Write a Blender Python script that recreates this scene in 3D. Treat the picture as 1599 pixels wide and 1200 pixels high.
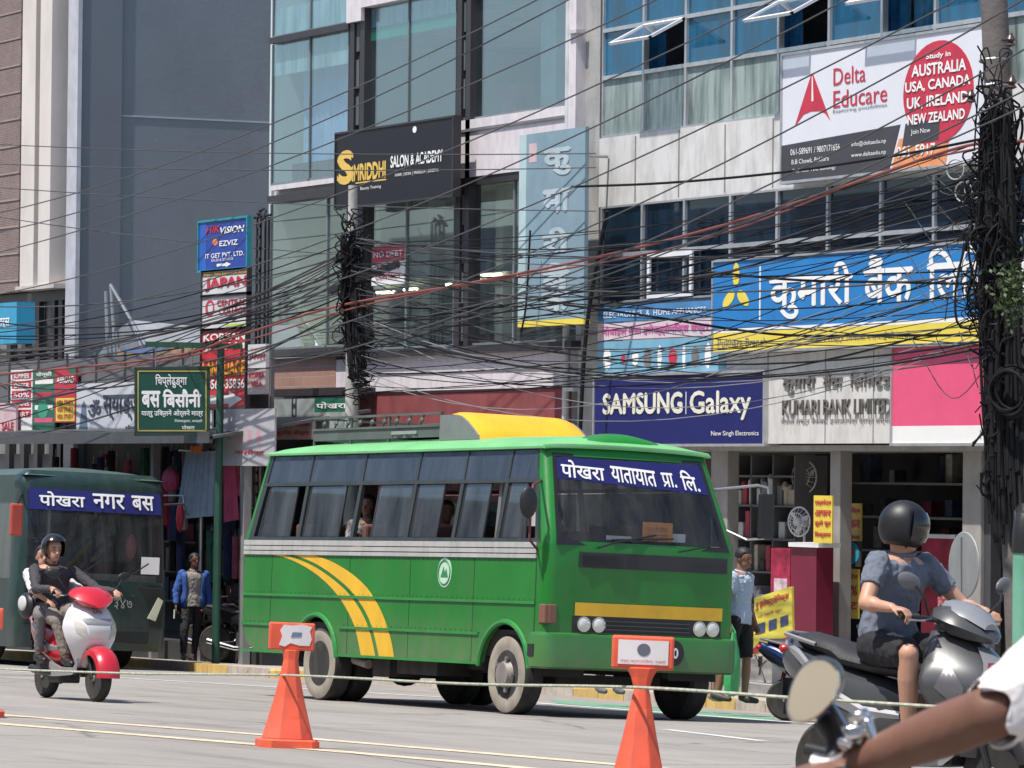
import bpy, bmesh, math, random
from mathutils import Vector as V, Matrix
R=math.radians; rnd=random.Random(7)
S=bpy.context.scene
for o in list(bpy.data.objects): bpy.data.objects.remove(o)
C=S.collection
# ------------------------------------------------------------------ camera
FPX=7155.0; CZ=2.5
F0=V((-.893,.449,0)).normalized(); R0=V((-F0.y*-1,-F0.x,0)).normalized()
if R0.cross(F0).z<0: R0=-R0
PITCH=math.atan(142/FPX); ROLL=.010
fw=F0*math.cos(PITCH)+V((0,0,1))*math.sin(PITCH)
up0=R0.cross(fw)
rt=R0*math.cos(ROLL)+up0*math.sin(ROLL); up=rt.cross(fw)
CR=Matrix((rt,up,-fw)).transposed()
cam=bpy.data.cameras.new('camera'); co=bpy.data.objects.new('camera',cam); C.objects.link(co)
cam.sensor_fit='HORIZONTAL'; cam.sensor_width=36; cam.lens=FPX/1599*36; cam.clip_end=3000; cam.clip_start=.1; cam.dof.use_dof=True; cam.dof.focus_distance=46; cam.dof.aperture_fstop=30
co.matrix_world=Matrix.Translation((0,0,CZ))@CR.to_4x4(); S.camera=co
# ------------------------------------------------------------------ world, sun, exposure
EL=R(66); sh=(R0*-.80+F0*-.60).normalized()
sund=V((sh.x*math.cos(EL),sh.y*math.cos(EL),math.sin(EL)))
w=bpy.data.worlds.new("World"); S.world=w; w.use_nodes=True
nt=w.node_tree; sky=nt.nodes.new('ShaderNodeTexSky'); sky.sky_type='NISHITA'; sky.sun_disc=False
sky.sun_elevation=EL; sky.sun_rotation=math.atan2(sund.x,sund.y); sky.dust_density=1.6; sky.air_density=1.0; sky.ozone_density=2.0
bg=nt.nodes['Background']; nt.links.new(sky.outputs[0],bg.inputs[0]); bg.inputs[1].default_value=.125
sl=bpy.data.lights.new('sun','SUN'); sl.energy=4.7; sl.angle=R(.6); sl.color=(1,.95,.87)
so=bpy.data.objects.new('sun',sl); C.objects.link(so); so.rotation_euler=sund.to_track_quat('Z','Y').to_euler()
S.view_settings.view_transform='Standard'; S.view_settings.look='None'; S.view_settings.gamma=1
S.view_settings.exposure=.35
S.render.engine='CYCLES'
# ------------------------------------------------------------------ pixel (1599x1200 photo) to world helpers
O=V((0,0,CZ))
def ray(px,py): return CR@V(((px-799.5)/FPX,-(py-600)/FPX,-1))
def onY(px,py,Y): d=ray(px,py); return O+d*(Y/d.y)
def onX(px,py,X): d=ray(px,py); return O+d*(X/d.x)
def atD(px,py,D): d=ray(px,py); return O+d*(D/d.dot(F0))
H0,SY,SX=.9,.0327,.03
def gz(X,Y):
    p=V((X,Y,0)); return CZ-H0-SY*p.dot(F0)-SX*p.dot(R0)
GN=(V((0,0,1))+F0*SY+R0*SX).normalized()
def onG(px,py,h=0):
    d=ray(px,py); t=(-H0+h)/(d.z+SY*d.dot(F0)+SX*d.dot(R0)); return O+d*t
def XX(px,Y): return onY(px,742,Y).x
def ZZ(px,py,Y): return onY(px,py,Y).z
def camxy(xc,D): p=R0*xc+F0*D; return V((p.x,p.y,0))
def gpx(px,D,h=0):
    "ground point seen in column px at forward distance D"
    p=O+(ray(px,900)*(D/ray(px,900).dot(F0))); return V((p.x,p.y,gz(p.x,p.y)+h))
def frame(pos,phi,lean=0):
    "matrix: x forward (phi = angle of the heading from straight-at-the-camera towards picture right), y left, z off the ground"
    f=R0*math.sin(phi)-F0*math.cos(phi); z=GN.copy(); f=(f-z*f.dot(z)).normalized(); y=z.cross(f)
    m=Matrix((f,y,z)).transposed().to_4x4(); m.translation=pos
    return m@Matrix.Rotation(lean,4,'X')
def lpix(M,px,py,ax,val):
    Mi=M.inverted(); o=Mi@O; d=Mi.to_3x3()@ray(px,py); t=(val-o[ax])/d[ax]; return o+d*t
# ------------------------------------------------------------------ materials
MATS={}
def mat(name,col,rough=.6,metal=0,var=.12,vs=3.0,bump=0,bs=40,dirt=0,dcol=(.12,.10,.08),coat=0,emit=None,spec=None,skirt=0):
    if name in MATS: return MATS[name]
    m=bpy.data.materials.new(name); m.use_nodes=True; n=m.node_tree; b=n.nodes['Principled BSDF']
    b.inputs['Roughness'].default_value=rough; b.inputs['Metallic'].default_value=metal
    if coat: b.inputs['Coat Weight'].default_value=coat; b.inputs['Coat Roughness'].default_value=.08
    if spec is not None: b.inputs['Specular IOR Level'].default_value=spec
    tc=n.nodes.new('ShaderNodeTexCoord'); nz=n.nodes.new('ShaderNodeTexNoise'); nz.inputs['Scale'].default_value=vs; nz.inputs['Detail'].default_value=6
    n.links.new(tc.outputs['Object'],nz.inputs['Vector'])
    r=n.nodes.new('ShaderNodeValToRGB'); c=V(col); lo=c*(1-var); hi=c*(1+var)
    r.color_ramp.elements[0].position=.3; r.color_ramp.elements[1].position=.7
    r.color_ramp.elements[0].color=(*lo,1); r.color_ramp.elements[1].color=(*[min(1,x) for x in hi],1)
    n.links.new(nz.outputs['Fac'],r.inputs[0]); out=r.outputs[0]
    if dirt:
        n2=n.nodes.new('ShaderNodeTexNoise'); n2.inputs['Scale'].default_value=vs*2.3; n2.inputs['Detail'].default_value=9; n2.inputs['Roughness'].default_value=.7
        mp=n.nodes.new('ShaderNodeMapping'); mp.inputs['Scale'].default_value=(1,1,.35); n.links.new(tc.outputs['Object'],mp.inputs[0]); n.links.new(mp.outputs[0],n2.inputs[0])
        r2=n.nodes.new('ShaderNodeValToRGB'); r2.color_ramp.elements[0].position=.45; r2.color_ramp.elements[1].position=.75
        r2.color_ramp.elements[1].color=(dirt,)*3+(1,)
        n.links.new(n2.outputs['Fac'],r2.inputs[0]); mx=n.nodes.new('ShaderNodeMixRGB'); mx.inputs[2].default_value=(*dcol,1)
        n.links.new(r2.outputs[0],mx.inputs[0]); n.links.new(out,mx.inputs[1]); out=mx.outputs[0]
    if skirt:
        sp=n.nodes.new('ShaderNodeSeparateXYZ'); n.links.new(tc.outputs['Object'],sp.inputs[0]); mr=n.nodes.new('ShaderNodeMapRange'); mr.inputs[1].default_value=skirt; mr.inputs[2].default_value=.45; mr.inputs[3].default_value=0; mr.inputs[4].default_value=.75
        n4=n.nodes.new('ShaderNodeTexNoise'); n4.inputs['Scale'].default_value=5; n4.inputs['Detail'].default_value=8; n.links.new(tc.outputs['Object'],n4.inputs[0]); n.links.new(sp.outputs['Z'],mr.inputs[0])
        mu=n.nodes.new('ShaderNodeMath'); mu.operation='MULTIPLY'; n.links.new(mr.outputs[0],mu.inputs[0]); n.links.new(n4.outputs['Fac'],mu.inputs[1]); m3=n.nodes.new('ShaderNodeMixRGB'); m3.inputs[2].default_value=(.20,.17,.13,1)
        n.links.new(mu.outputs[0],m3.inputs[0]); n.links.new(out,m3.inputs[1]); out=m3.outputs[0]
    n.links.new(out,b.inputs['Base Color'])
    if bump:
        n3=n.nodes.new('ShaderNodeTexNoise'); n3.inputs['Scale'].default_value=bs; n3.inputs['Detail'].default_value=5; n.links.new(tc.outputs['Object'],n3.inputs[0])
        bp=n.nodes.new('ShaderNodeBump'); bp.inputs['Strength'].default_value=bump; bp.inputs['Distance'].default_value=.02
        n.links.new(n3.outputs['Fac'],bp.inputs['Height']); n.links.new(bp.outputs[0],b.inputs['Normal'])
    if emit: b.inputs['Emission Color'].default_value=(*emit[:3],1); b.inputs['Emission Strength'].default_value=emit[3]
    MATS[name]=m; return m
def glass(name,tint,base=.12,rough=.02,dust=.06,dcol=(.5,.5,.48),ior=1.5,wav=0):
    if name in MATS: return MATS[name]
    m=bpy.data.materials.new(name); m.use_nodes=True; n=m.node_tree; n.nodes.remove(n.nodes['Principled BSDF']); out=n.nodes['Material Output']
    t=n.nodes.new('ShaderNodeBsdfTransparent'); t.inputs[0].default_value=(*tint,1)
    g=n.nodes.new('ShaderNodeBsdfGlossy'); g.inputs['Roughness'].default_value=rough; g.inputs[0].default_value=(.9,.95,1,1)
    fr=n.nodes.new('ShaderNodeLayerWeight'); fr.inputs[0].default_value=.5
    pw_=n.nodes.new('ShaderNodeMath'); pw_.operation='POWER'; pw_.inputs[1].default_value=4; n.links.new(fr.outputs['Facing'],pw_.inputs[0])
    ad=n.nodes.new('ShaderNodeMath'); ad.use_clamp=True; ad.inputs[1].default_value=base*.6; n.links.new(pw_.outputs[0],ad.inputs[0])
    mx=n.nodes.new('ShaderNodeMixShader'); n.links.new(ad.outputs[0],mx.inputs[0]); n.links.new(t.outputs[0],mx.inputs[1]); n.links.new(g.outputs[0],mx.inputs[2])
    d=n.nodes.new('ShaderNodeBsdfDiffuse'); d.inputs[0].default_value=(*dcol,1)
    nz=n.nodes.new('ShaderNodeTexNoise'); nz.inputs['Scale'].default_value=1.7; nz.inputs['Detail'].default_value=8; nz.inputs['Roughness'].default_value=.65
    tc=n.nodes.new('ShaderNodeTexCoord'); mpp=n.nodes.new('ShaderNodeMapping'); mpp.inputs['Scale'].default_value=(2.2,2.2,.3); n.links.new(tc.outputs['Object'],mpp.inputs[0]); n.links.new(mpp.outputs[0],nz.inputs[0])
    mr=n.nodes.new('ShaderNodeMapRange'); mr.inputs[1].default_value=.35; mr.inputs[2].default_value=.75; mr.inputs[3].default_value=dust*.3; mr.inputs[4].default_value=dust*2
    n.links.new(nz.outputs['Fac'],mr.inputs[0]); m2=n.nodes.new('ShaderNodeMixShader')
    n.links.new(mr.outputs[0],m2.inputs[0]); n.links.new(mx.outputs[0],m2.inputs[1]); n.links.new(d.outputs[0],m2.inputs[2])
    n.links.new(m2.outputs[0],out.inputs[0])
    if wav:
        n3=n.nodes.new('ShaderNodeTexNoise'); n3.inputs['Scale'].default_value=1.1; n.links.new(tc.outputs['Object'],n3.inputs[0])
        bp=n.nodes.new('ShaderNodeBump'); bp.inputs['Strength'].default_value=wav; bp.inputs['Distance'].default_value=.05
        n.links.new(n3.outputs['Fac'],bp.inputs['Height']); n.links.new(bp.outputs[0],g.inputs['Normal'])
    MATS[name]=m; return m
def texmat(name,kind,c1,c2,scale,rough=.8,vec='Object',bump=.3,mortar=.02,bw=.5,rh=.25,rot=(0,0,0),c3=(.3,.3,.3)):
    if name in MATS: return MATS[name]
    m=bpy.data.materials.new(name); m.use_nodes=True; n=m.node_tree; b=n.nodes['Principled BSDF']; b.inputs['Roughness'].default_value=rough
    tc=n.nodes.new('ShaderNodeTexCoord'); mp=n.nodes.new('ShaderNodeMapping'); mp.inputs['Rotation'].default_value=rot; n.links.new(tc.outputs[vec],mp.inputs[0])
    nz=n.nodes.new('ShaderNodeTexNoise'); nz.inputs['Scale'].default_value=2.5; nz.inputs['Detail'].default_value=8; n.links.new(mp.outputs[0],nz.inputs[0])
    if kind=='brick':
        t=n.nodes.new('ShaderNodeTexBrick'); t.inputs['Scale'].default_value=scale; t.inputs['Color1'].default_value=(*c1,1); t.inputs['Color2'].default_value=(*c2,1)
        t.inputs['Mortar'].default_value=(*c3,1); t.inputs['Mortar Size'].default_value=mortar; t.inputs['Brick Width'].default_value=bw; t.inputs['Row Height'].default_value=rh
        n.links.new(mp.outputs[0],t.inputs['Vector'])
    else:
        t=n.nodes.new('ShaderNodeTexWave'); t.inputs['Scale'].default_value=scale; t.inputs['Distortion'].default_value=.4; n.links.new(mp.outputs[0],t.inputs['Vector'])
        rr=n.nodes.new('ShaderNodeValToRGB'); rr.color_ramp.elements[0].color=(*c1,1); rr.color_ramp.elements[1].color=(*c2,1); n.links.new(t.outputs['Fac'],rr.inputs[0])
    src=t.outputs['Color'] if kind=='brick' else rr.outputs[0]
    mx=n.nodes.new('ShaderNodeMixRGB'); mx.blend_type='MULTIPLY'; mx.inputs[0].default_value=.5; n.links.new(src,mx.inputs[1]); n.links.new(nz.outputs['Color'],mx.inputs[2])
    hs=n.nodes.new('ShaderNodeHueSaturation'); hs.inputs['Saturation'].default_value=.9; hs.inputs['Value'].default_value=1.35; n.links.new(mx.outputs[0],hs.inputs['Color'])
    # grey noise only
    bw_=n.nodes.new('ShaderNodeRGBToBW'); n.links.new(nz.outputs['Color'],bw_.inputs[0]); n.links.new(bw_.outputs[0],mx.inputs[2])
    n.links.new(hs.outputs[0],b.inputs['Base Color'])
    if bump:
        bp=n.nodes.new('ShaderNodeBump'); bp.inputs['Strength'].default_value=bump; bp.inputs['Distance'].default_value=.02; n.links.new(t.outputs['Fac'],bp.inputs['Height']); bp.invert=(kind=='brick'); n.links.new(bp.outputs[0],b.inputs['Normal'])
    MATS[name]=m; return m
# ------------------------------------------------------------------ objects
def props(o,label=None,cat=None,group=None,kind=None):
    if label: o['label']=label
    if cat: o['category']=cat
    if group: o['group']=group
    if kind: o['kind']=kind
    return o
def thing(name,label,cat,loc=(0,0,0),group=None):
    o=bpy.data.objects.new(name,None); C.objects.link(o); o.location=V(loc); o.empty_display_size=.2; return props(o,label,cat,group)
def wm(o):
    m=o.matrix_basis.copy()
    while o.parent: m=o.parent.matrix_basis@o.matrix_parent_inverse@m; o=o.parent
    return m
def adopt(o,parent):
    if parent is not None: o.parent=parent; o.matrix_parent_inverse=wm(parent).inverted()
    return o
def setM(o,M): o.matrix_basis=M
def dup(root,label=None,group=None,M=None):
    def cp(o,p):
        c=o.copy(); C.objects.link(c)
        if p is not None: c.parent=p; c.matrix_parent_inverse=o.matrix_parent_inverse.copy()
        for ch in kids(o): cp(ch,c)
        return c
    def kids(o): return [k for k in list(bpy.data.objects) if k.parent is o]
    r=cp(root,None)
    if label: r['label']=label
    if group: r['group']=group
    if M is not None: r.matrix_basis=M
    return r
class MB:
    def __init__(s): s.b=bmesh.new(); s.mi=0
    def face(s,pts,mi=None):
        try: f=s.b.faces.new([s.b.verts.new(p) for p in pts])
        except ValueError: return
        f.material_index=s.mi if mi is None else mi; return f
    def box(s,x0,x1,y0,y1,z0,z1,M=None,mi=None):
        c=[V((x,y,z)) for x in (x0,x1) for y in (y0,y1) for z in (z0,z1)]
        if M is not None: c=[M@p for p in c]
        vs=[s.b.verts.new(p) for p in c]
        for q in ((0,1,3,2),(4,6,7,5),(0,4,5,1),(2,3,7,6),(0,2,6,4),(1,5,7,3)):
            f=s.b.faces.new([vs[i] for i in q]); f.material_index=s.mi if mi is None else mi
        return s
    def prism(s,poly,ax,d0,d1,mi=None):
        "poly: 2-D points in the two other axes (in xyz order), extruded along axis ax from d0 to d1"
        def mk(p,d):
            l=list(p); l.insert(ax,d); return V(l)
        a=[s.b.verts.new(mk(p,d0)) for p in poly]; b=[s.b.verts.new(mk(p,d1)) for p in poly]; k=s.mi if mi is None else mi
        for f in [a,b[::-1]]+[[a[i],b[i],b[(i+1)%len(a)],a[(i+1)%len(a)]] for i in range(len(a))]:
            try: s.b.faces.new(f).material_index=k
            except ValueError: pass
        return s
    def loft(s,rings,closed=True,cap=True,mi=None,skip=None):
        k=s.mi if mi is None else mi
        rr=[[s.b.verts.new(p) for p in r] for r in rings]; n=len(rr[0])
        for i in range(len(rr)-1):
            for j in range(n if closed else n-1):
                if skip and skip(i,j): continue
                try: s.b.faces.new([rr[i][j],rr[i][(j+1)%n],rr[i+1][(j+1)%n],rr[i+1][j]]).material_index=k
                except ValueError: pass
        if cap and closed:
            for r in (rr[0][::-1],rr[-1]):
                try: s.b.faces.new(r).material_index=k
                except ValueError: pass
        return s
    def tube(s,pts,r,n=6,cap=True,mi=None,flat=None):
        pts=[V(p) for p in pts]; rs=r if isinstance(r,(list,tuple)) else [r]*len(pts); rings=[]; u=None
        for i,p in enumerate(pts):
            d=(pts[min(i+1,len(pts)-1)]-pts[max(i-1,0)])
            if d.length<1e-9: d=V((0,0,1))
            d.normalize()
            if u is None: u=d.orthogonal().normalized()
            else:
                u=u-d*u.dot(d)
                if u.length<1e-6: u=d.orthogonal()
                u.normalize()
            v=d.cross(u)
            rings.append([p+(u*math.cos(a)+v*math.sin(a))*rs[i] for a in [2*math.pi*j/n for j in range(n)]])
        return s.loft(rings,True,cap,mi)
    def cyl(s,p0,p1,r0,r1=None,n=16,mi=None): return s.tube([p0,p1],[r0,r0 if r1 is None else r1],n,True,mi)
    def ell(s,c,rad,M=None,u=14,v=9,mi=None):
        c=V(c); rings=[]
        for i in range(1,v):
            th=math.pi*i/v; rings.append([V((rad[0]*math.sin(th)*math.cos(2*math.pi*j/u),rad[1]*math.sin(th)*math.sin(2*math.pi*j/u),-rad[2]*math.cos(th))) for j in range(u)])
        top,bot=V((0,0,rad[2])),V((0,0,-rad[2]))
        f=(lambda p:c+(M@p if M is not None else p))
        rr=[[s.b.verts.new(f(p)) for p in r] for r in rings]; t=s.b.verts.new(f(top)); b=s.b.verts.new(f(bot)); k=s.mi if mi is None else mi
        for i in range(len(rr)-1):
            for j in range(u): s.b.faces.new([rr[i][j],rr[i][(j+1)%u],rr[i+1][(j+1)%u],rr[i+1][j]]).material_index=k
        for j in range(u):
            s.b.faces.new([b,rr[0][(j+1)%u],rr[0][j]]).material_index=k; s.b.faces.new([t,rr[-1][j],rr[-1][(j+1)%u]]).material_index=k
        return s
    def cap_(s,a,b,r0,r1,n=12,e0=True,e1=True,mi=None):
        a=V(a); b=V(b); s.tube([a,b],[r0,r1],n,True,mi)
        if e0: s.ell(a,(r0,)*3,None,n,8,mi)
        if e1: s.ell(b,(r1,)*3,None,n,8,mi)
        return s
    def ring(s,c,ax,R_,r,n=28,k=8,mi=None,sx=1.0):
        "torus round axis ax (unit vector); sx widens it along the axis"
        c=V(c); ax=V(ax).normalized(); u=ax.orthogonal().normalized(); v=ax.cross(u); rg=[]
        for i in range(n):
            a=2*math.pi*i/n; d=u*math.cos(a)+v*math.sin(a)
            rg.append([c+d*(R_+r*math.cos(b))+ax*(r*sx*math.sin(b)) for b in [2*math.pi*j/k for j in range(k)]])
        rg.append(rg[0]); return s.loft(rg,True,False,mi)
    def lathe(s,c,ax,prof,n=24,mi=None):
        "prof: list of (radius, distance along ax)"
        c=V(c); ax=V(ax).normalized(); u=ax.orthogonal().normalized(); v=ax.cross(u)
        return s.loft([[c+ax*h+(u*math.cos(a)+v*math.sin(a))*max(r,1e-4) for a in [2*math.pi*j/n for j in range(n)]] for r,h in prof],True,True,mi)
    def build(s,name,mats,parent=None,smooth=False,bevel=0,warp=None,M=None,sub=0,remesh=0,sm=3,keep=False):
        if warp:
            for v in s.b.verts: v.co=warp(v.co)
        if M is not None: s.b.transform(M)
        if not remesh: bmesh.ops.remove_doubles(s.b,verts=s.b.verts,dist=2e-5)
        bmesh.ops.recalc_face_normals(s.b,faces=s.b.faces)
        me=bpy.data.meshes.new(name); s.b.to_mesh(me); s.b.free()
        for m in (mats if isinstance(mats,(list,tuple)) else [mats]): me.materials.append(m)
        if smooth:
            me.polygons.foreach_set('use_smooth',[True]*len(me.polygons))
        o=bpy.data.objects.new(name,me); C.objects.link(o); adopt(o,parent)
        if remesh:
            r=o.modifiers.new('r','REMESH'); r.mode='VOXEL'; r.voxel_size=remesh; r.use_smooth_shade=True
            q=o.modifiers.new('s','SMOOTH'); q.factor=.5; q.iterations=sm
        if bevel:
            b=o.modifiers.new('b','BEVEL'); b.width=bevel; b.segments=2; b.limit_method='ANGLE'; b.angle_limit=R(40)
        if sub: q=o.modifiers.new('u','SUBSURF'); q.levels=sub; q.render_levels=sub
        if smooth and not remesh and not sub: me.set_sharp_from_angle(angle=R(38))
        return o
def folds(o,st=.016,sc=.09):
    tx=bpy.data.textures.get('cloth_folds') or bpy.data.textures.new('cloth_folds','CLOUDS'); tx.noise_scale=sc; tx.noise_depth=2; tx.noise_type='HARD_NOISE'
    d=o.modifiers.new('f','DISPLACE'); d.texture=tx; d.strength=st; d.mid_level=.55; d.texture_coords='LOCAL'
def bez(pts,n=10):
    "Catmull-Rom through points"
    P=[V(p) for p in pts]; P=[P[0]*2-P[1]]+P+[P[-1]*2-P[-2]]; out=[]
    for i in range(1,len(P)-2):
        for k in range(n):
            t=k/n; a,b,c,d=P[i-1:i+3]
            out.append(.5*((2*b)+(c-a)*t+(2*a-5*b+4*c-d)*t*t+(3*b-a-3*c+d)*t**3))
    out.append(P[-2]); return out
# ------------------------------------------------------------------ lettering
TXC={}
def tmesh(s,bold=0,shear=0):
    key=(s,bold,shear)
    if key in TXC: return TXC[key]
    c=bpy.data.curves.new('t','FONT'); c.body=s; c.size=1; c.offset=bold; c.shear=shear; c.resolution_u=3
    o=bpy.data.objects.new('t',c); C.objects.link(o); bpy.context.view_layer.update()
    me=bpy.data.meshes.new_from_object(o.evaluated_get(bpy.context.evaluated_depsgraph_get()))
    vs=[v.co.copy() for v in me.vertices]; fs=[list(p.vertices) for p in me.polygons]
    bpy.data.objects.remove(o); bpy.data.curves.remove(c); bpy.data.meshes.remove(me)
    TXC[key]=(vs,fs); return TXC[key]
def letter(mb,s,fn,u0,u1,v0,v1,mi=None,bold=0,shear=0,skew=0,step=.0008,thick=0):
    "fill the rectangle u0..u1, v0..v1 with the text; fn maps (u,v) to a 3-D point; every glyph island gets its own tiny height so that none are coplanar"
    vs,fs=tmesh(s,0,shear)
    if not vs: return
    x0=min(v.x for v in vs);x1=max(v.x for v in vs);y0=min(v.y for v in vs);y1=max(v.y for v in vs)
    k=mb.mi if mi is None else mi
    par=list(range(len(vs)))
    def fd(a):
        while par[a]!=a: par[a]=par[par[a]]; a=par[a]
        return a
    for f in fs:
        for i in f[1:]: par[fd(i)]=fd(f[0])
    roots={}
    for f in fs: roots.setdefault(fd(f[0]),len(roots))
    um,vm=(u0+u1)/2,(v0+v1)/2; e=.01
    nrm=(fn(um+e,vm)-fn(um-e,vm)).cross(fn(um,vm+e)-fn(um,vm-e)).normalized()
    offs=[(0,0)] if bold<=0 else [(0,0),(bold,0),(-bold,0),(0,bold),(0,-bold)] if bold>=.015 else [(0,0),(bold,0)]
    for oi,(dx,dy) in enumerate(offs):
        nv=[mb.b.verts.new(fn(u0+(u1-u0)*(v.x+dx-x0)/(x1-x0),v0+(v1-v0)*(v.y+dy-y0)/(y1-y0)+skew*(v.x-x0)/(x1-x0))+nrm*(step*((roots.get(fd(i),0)%3)+3*.33*oi))) for i,v in enumerate(vs)]
        for f in fs:
            try: mb.b.faces.new([nv[i] for i in f]).material_index=k
            except ValueError: pass
# ================================================================== MATERIALS
def asphalt():
    m=bpy.data.materials.new('asphalt'); m.use_nodes=True; n=m.node_tree; b=n.nodes['Principled BSDF']; b.inputs['Roughness'].default_value=.85
    tc=n.nodes.new('ShaderNodeTexCoord')
    def noise(sc,det,ro=.6,st=None):
        z=n.nodes.new('ShaderNodeTexNoise'); z.inputs['Scale'].default_value=sc; z.inputs['Detail'].default_value=det; z.inputs['Roughness'].default_value=ro
        if st: mp=n.nodes.new('ShaderNodeMapping'); mp.inputs['Scale'].default_value=st; n.links.new(tc.outputs['Object'],mp.inputs[0]); n.links.new(mp.outputs[0],z.inputs[0])
        else: n.links.new(tc.outputs['Object'],z.inputs[0])
        return z
    a=noise(90,3,.8); c=noise(.9,6,.6,(.25,1,1)); d=noise(6,8)
    r1=n.nodes.new('ShaderNodeValToRGB'); r1.color_ramp.elements[0].color=(.205,.19,.175,1); r1.color_ramp.elements[1].color=(.345,.32,.295,1); r1.color_ramp.elements[0].position=.3; r1.color_ramp.elements[1].position=.72; n.links.new(a.outputs['Fac'],r1.inputs[0])
    r2=n.nodes.new('ShaderNodeValToRGB'); r2.color_ramp.elements[0].color=(.86,.86,.86,1); r2.color_ramp.elements[1].color=(1.13,1.12,1.10,1); r2.color_ramp.elements[0].position=.32; r2.color_ramp.elements[1].position=.68; n.links.new(c.outputs['Fac'],r2.inputs[0])
    r3=n.nodes.new('ShaderNodeValToRGB'); r3.color_ramp.elements[0].color=(.85,.85,.85,1); r3.color_ramp.elements[1].color=(1.1,1.1,1.1,1); n.links.new(d.outputs['Fac'],r3.inputs[0])
    m1=n.nodes.new('ShaderNodeMixRGB'); m1.blend_type='MULTIPLY'; m1.inputs[0].default_value=1; m2=n.nodes.new('ShaderNodeMixRGB'); m2.blend_type='MULTIPLY'; m2.inputs[0].default_value=1
    n.links.new(r1.outputs[0],m1.inputs[1]); n.links.new(r2.outputs[0],m1.inputs[2]); n.links.new(m1.outputs[0],m2.inputs[1]); n.links.new(r3.outputs[0],m2.inputs[2]); n.links.new(m2.outputs[0],b.inputs['Base Color'])
    vo=n.nodes.new('ShaderNodeTexVoronoi'); vo.feature='DISTANCE_TO_EDGE'; vo.inputs['Scale'].default_value=.32; wz=noise(1.6,6); wa=n.nodes.new('ShaderNodeMixRGB'); wa.inputs[0].default_value=.35; n.links.new(tc.outputs['Object'],wa.inputs[1]); n.links.new(wz.outputs['Color'],wa.inputs[2]); n.links.new(wa.outputs[0],vo.inputs['Vector'])
    rc=n.nodes.new('ShaderNodeValToRGB'); rc.color_ramp.elements[0].color=(.45,.44,.43,1); rc.color_ramp.elements[1].color=(1,1,1,1); rc.color_ramp.elements[0].position=.002; rc.color_ramp.elements[1].position=.009; n.links.new(vo.outputs['Distance'],rc.inputs[0])
    st=noise(2.2,5,.55,(.18,1,1)); rs=n.nodes.new('ShaderNodeValToRGB'); rs.color_ramp.elements[0].color=(1,1,1,1); rs.color_ramp.elements[1].color=(.78,.77,.75,1); rs.color_ramp.elements[0].position=.56; rs.color_ramp.elements[1].position=.72; n.links.new(st.outputs['Fac'],rs.inputs[0])
    m3=n.nodes.new('ShaderNodeMixRGB'); m3.blend_type='MULTIPLY'; m3.inputs[0].default_value=.8; n.links.new(m2.outputs[0],m3.inputs[1]); n.links.new(rc.outputs[0],m3.inputs[2]); m4=n.nodes.new('ShaderNodeMixRGB'); m4.blend_type='MULTIPLY'; m4.inputs[0].default_value=1; n.links.new(m3.outputs[0],m4.inputs[1]); n.links.new(rs.outputs[0],m4.inputs[2]); n.links.new(m4.outputs[0],b.inputs['Base Color'])
    bp=n.nodes.new('ShaderNodeBump'); bp.inputs['Strength'].default_value=.35; bp.inputs['Distance'].default_value=.01; n.links.new(a.outputs['Fac'],bp.inputs['Height']); n.links.new(bp.outputs[0],b.inputs['Normal'])
    return m
ASPH=asphalt()
black=mat('black_plastic',(.015,.015,.017),.45); rubber=mat('rubber',(.022,.021,.02),.85,dirt=.35,dcol=(.14,.12,.1)); steel=mat('steel',(.45,.45,.46),.35,.9); chrome=mat('chrome',(.75,.75,.76),.12,1)
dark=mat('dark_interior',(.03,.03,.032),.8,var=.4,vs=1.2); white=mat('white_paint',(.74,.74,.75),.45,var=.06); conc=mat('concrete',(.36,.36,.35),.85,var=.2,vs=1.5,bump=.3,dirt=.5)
whited=mat('white_dirty',(.66,.66,.67),.6,var=.08,vs=1.2,dirt=.32,dcol=(.25,.24,.22)); red=mat('red_vinyl',(.55,.03,.045),.5); navy=mat('navy_vinyl',(.014,.018,.12),.55,var=.08,spec=.3)
cable=mat('cable_black',(.014,.014,.016),.8,spec=.15); cableg=mat('cable_grey',(.22,.22,.23),.55); yellow=mat('yellow_vinyl',(.75,.6,.08),.5,var=.06); blue=mat('blue_vinyl',(.02,.19,.5),.45,var=.08)
green=mat('green_vinyl',(.02,.14,.09),.5); cream=mat('cream_paint',(.62,.57,.53),.75,var=.06,vs=.8,dirt=.3,dcol=(.3,.27,.24),bump=.1); greywall=mat('grey_render',(.175,.20,.23),.85,var=.07,vs=.5,dirt=.25,dcol=(.09,.10,.12),bump=.15,bs=14)
orange=mat('orange_vinyl',(.8,.24,.07),.5); maroon=mat('maroon',(.25,.035,.045),.6,var=.15,dirt=.3); alum=mat('aluminium',(.55,.56,.57),.4,.6,dirt=.3); frame_d=mat('dark_frame',(.035,.03,.035),.45)
pink=mat('pink_panel',(.72,.09,.2),.5,var=.05)
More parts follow.
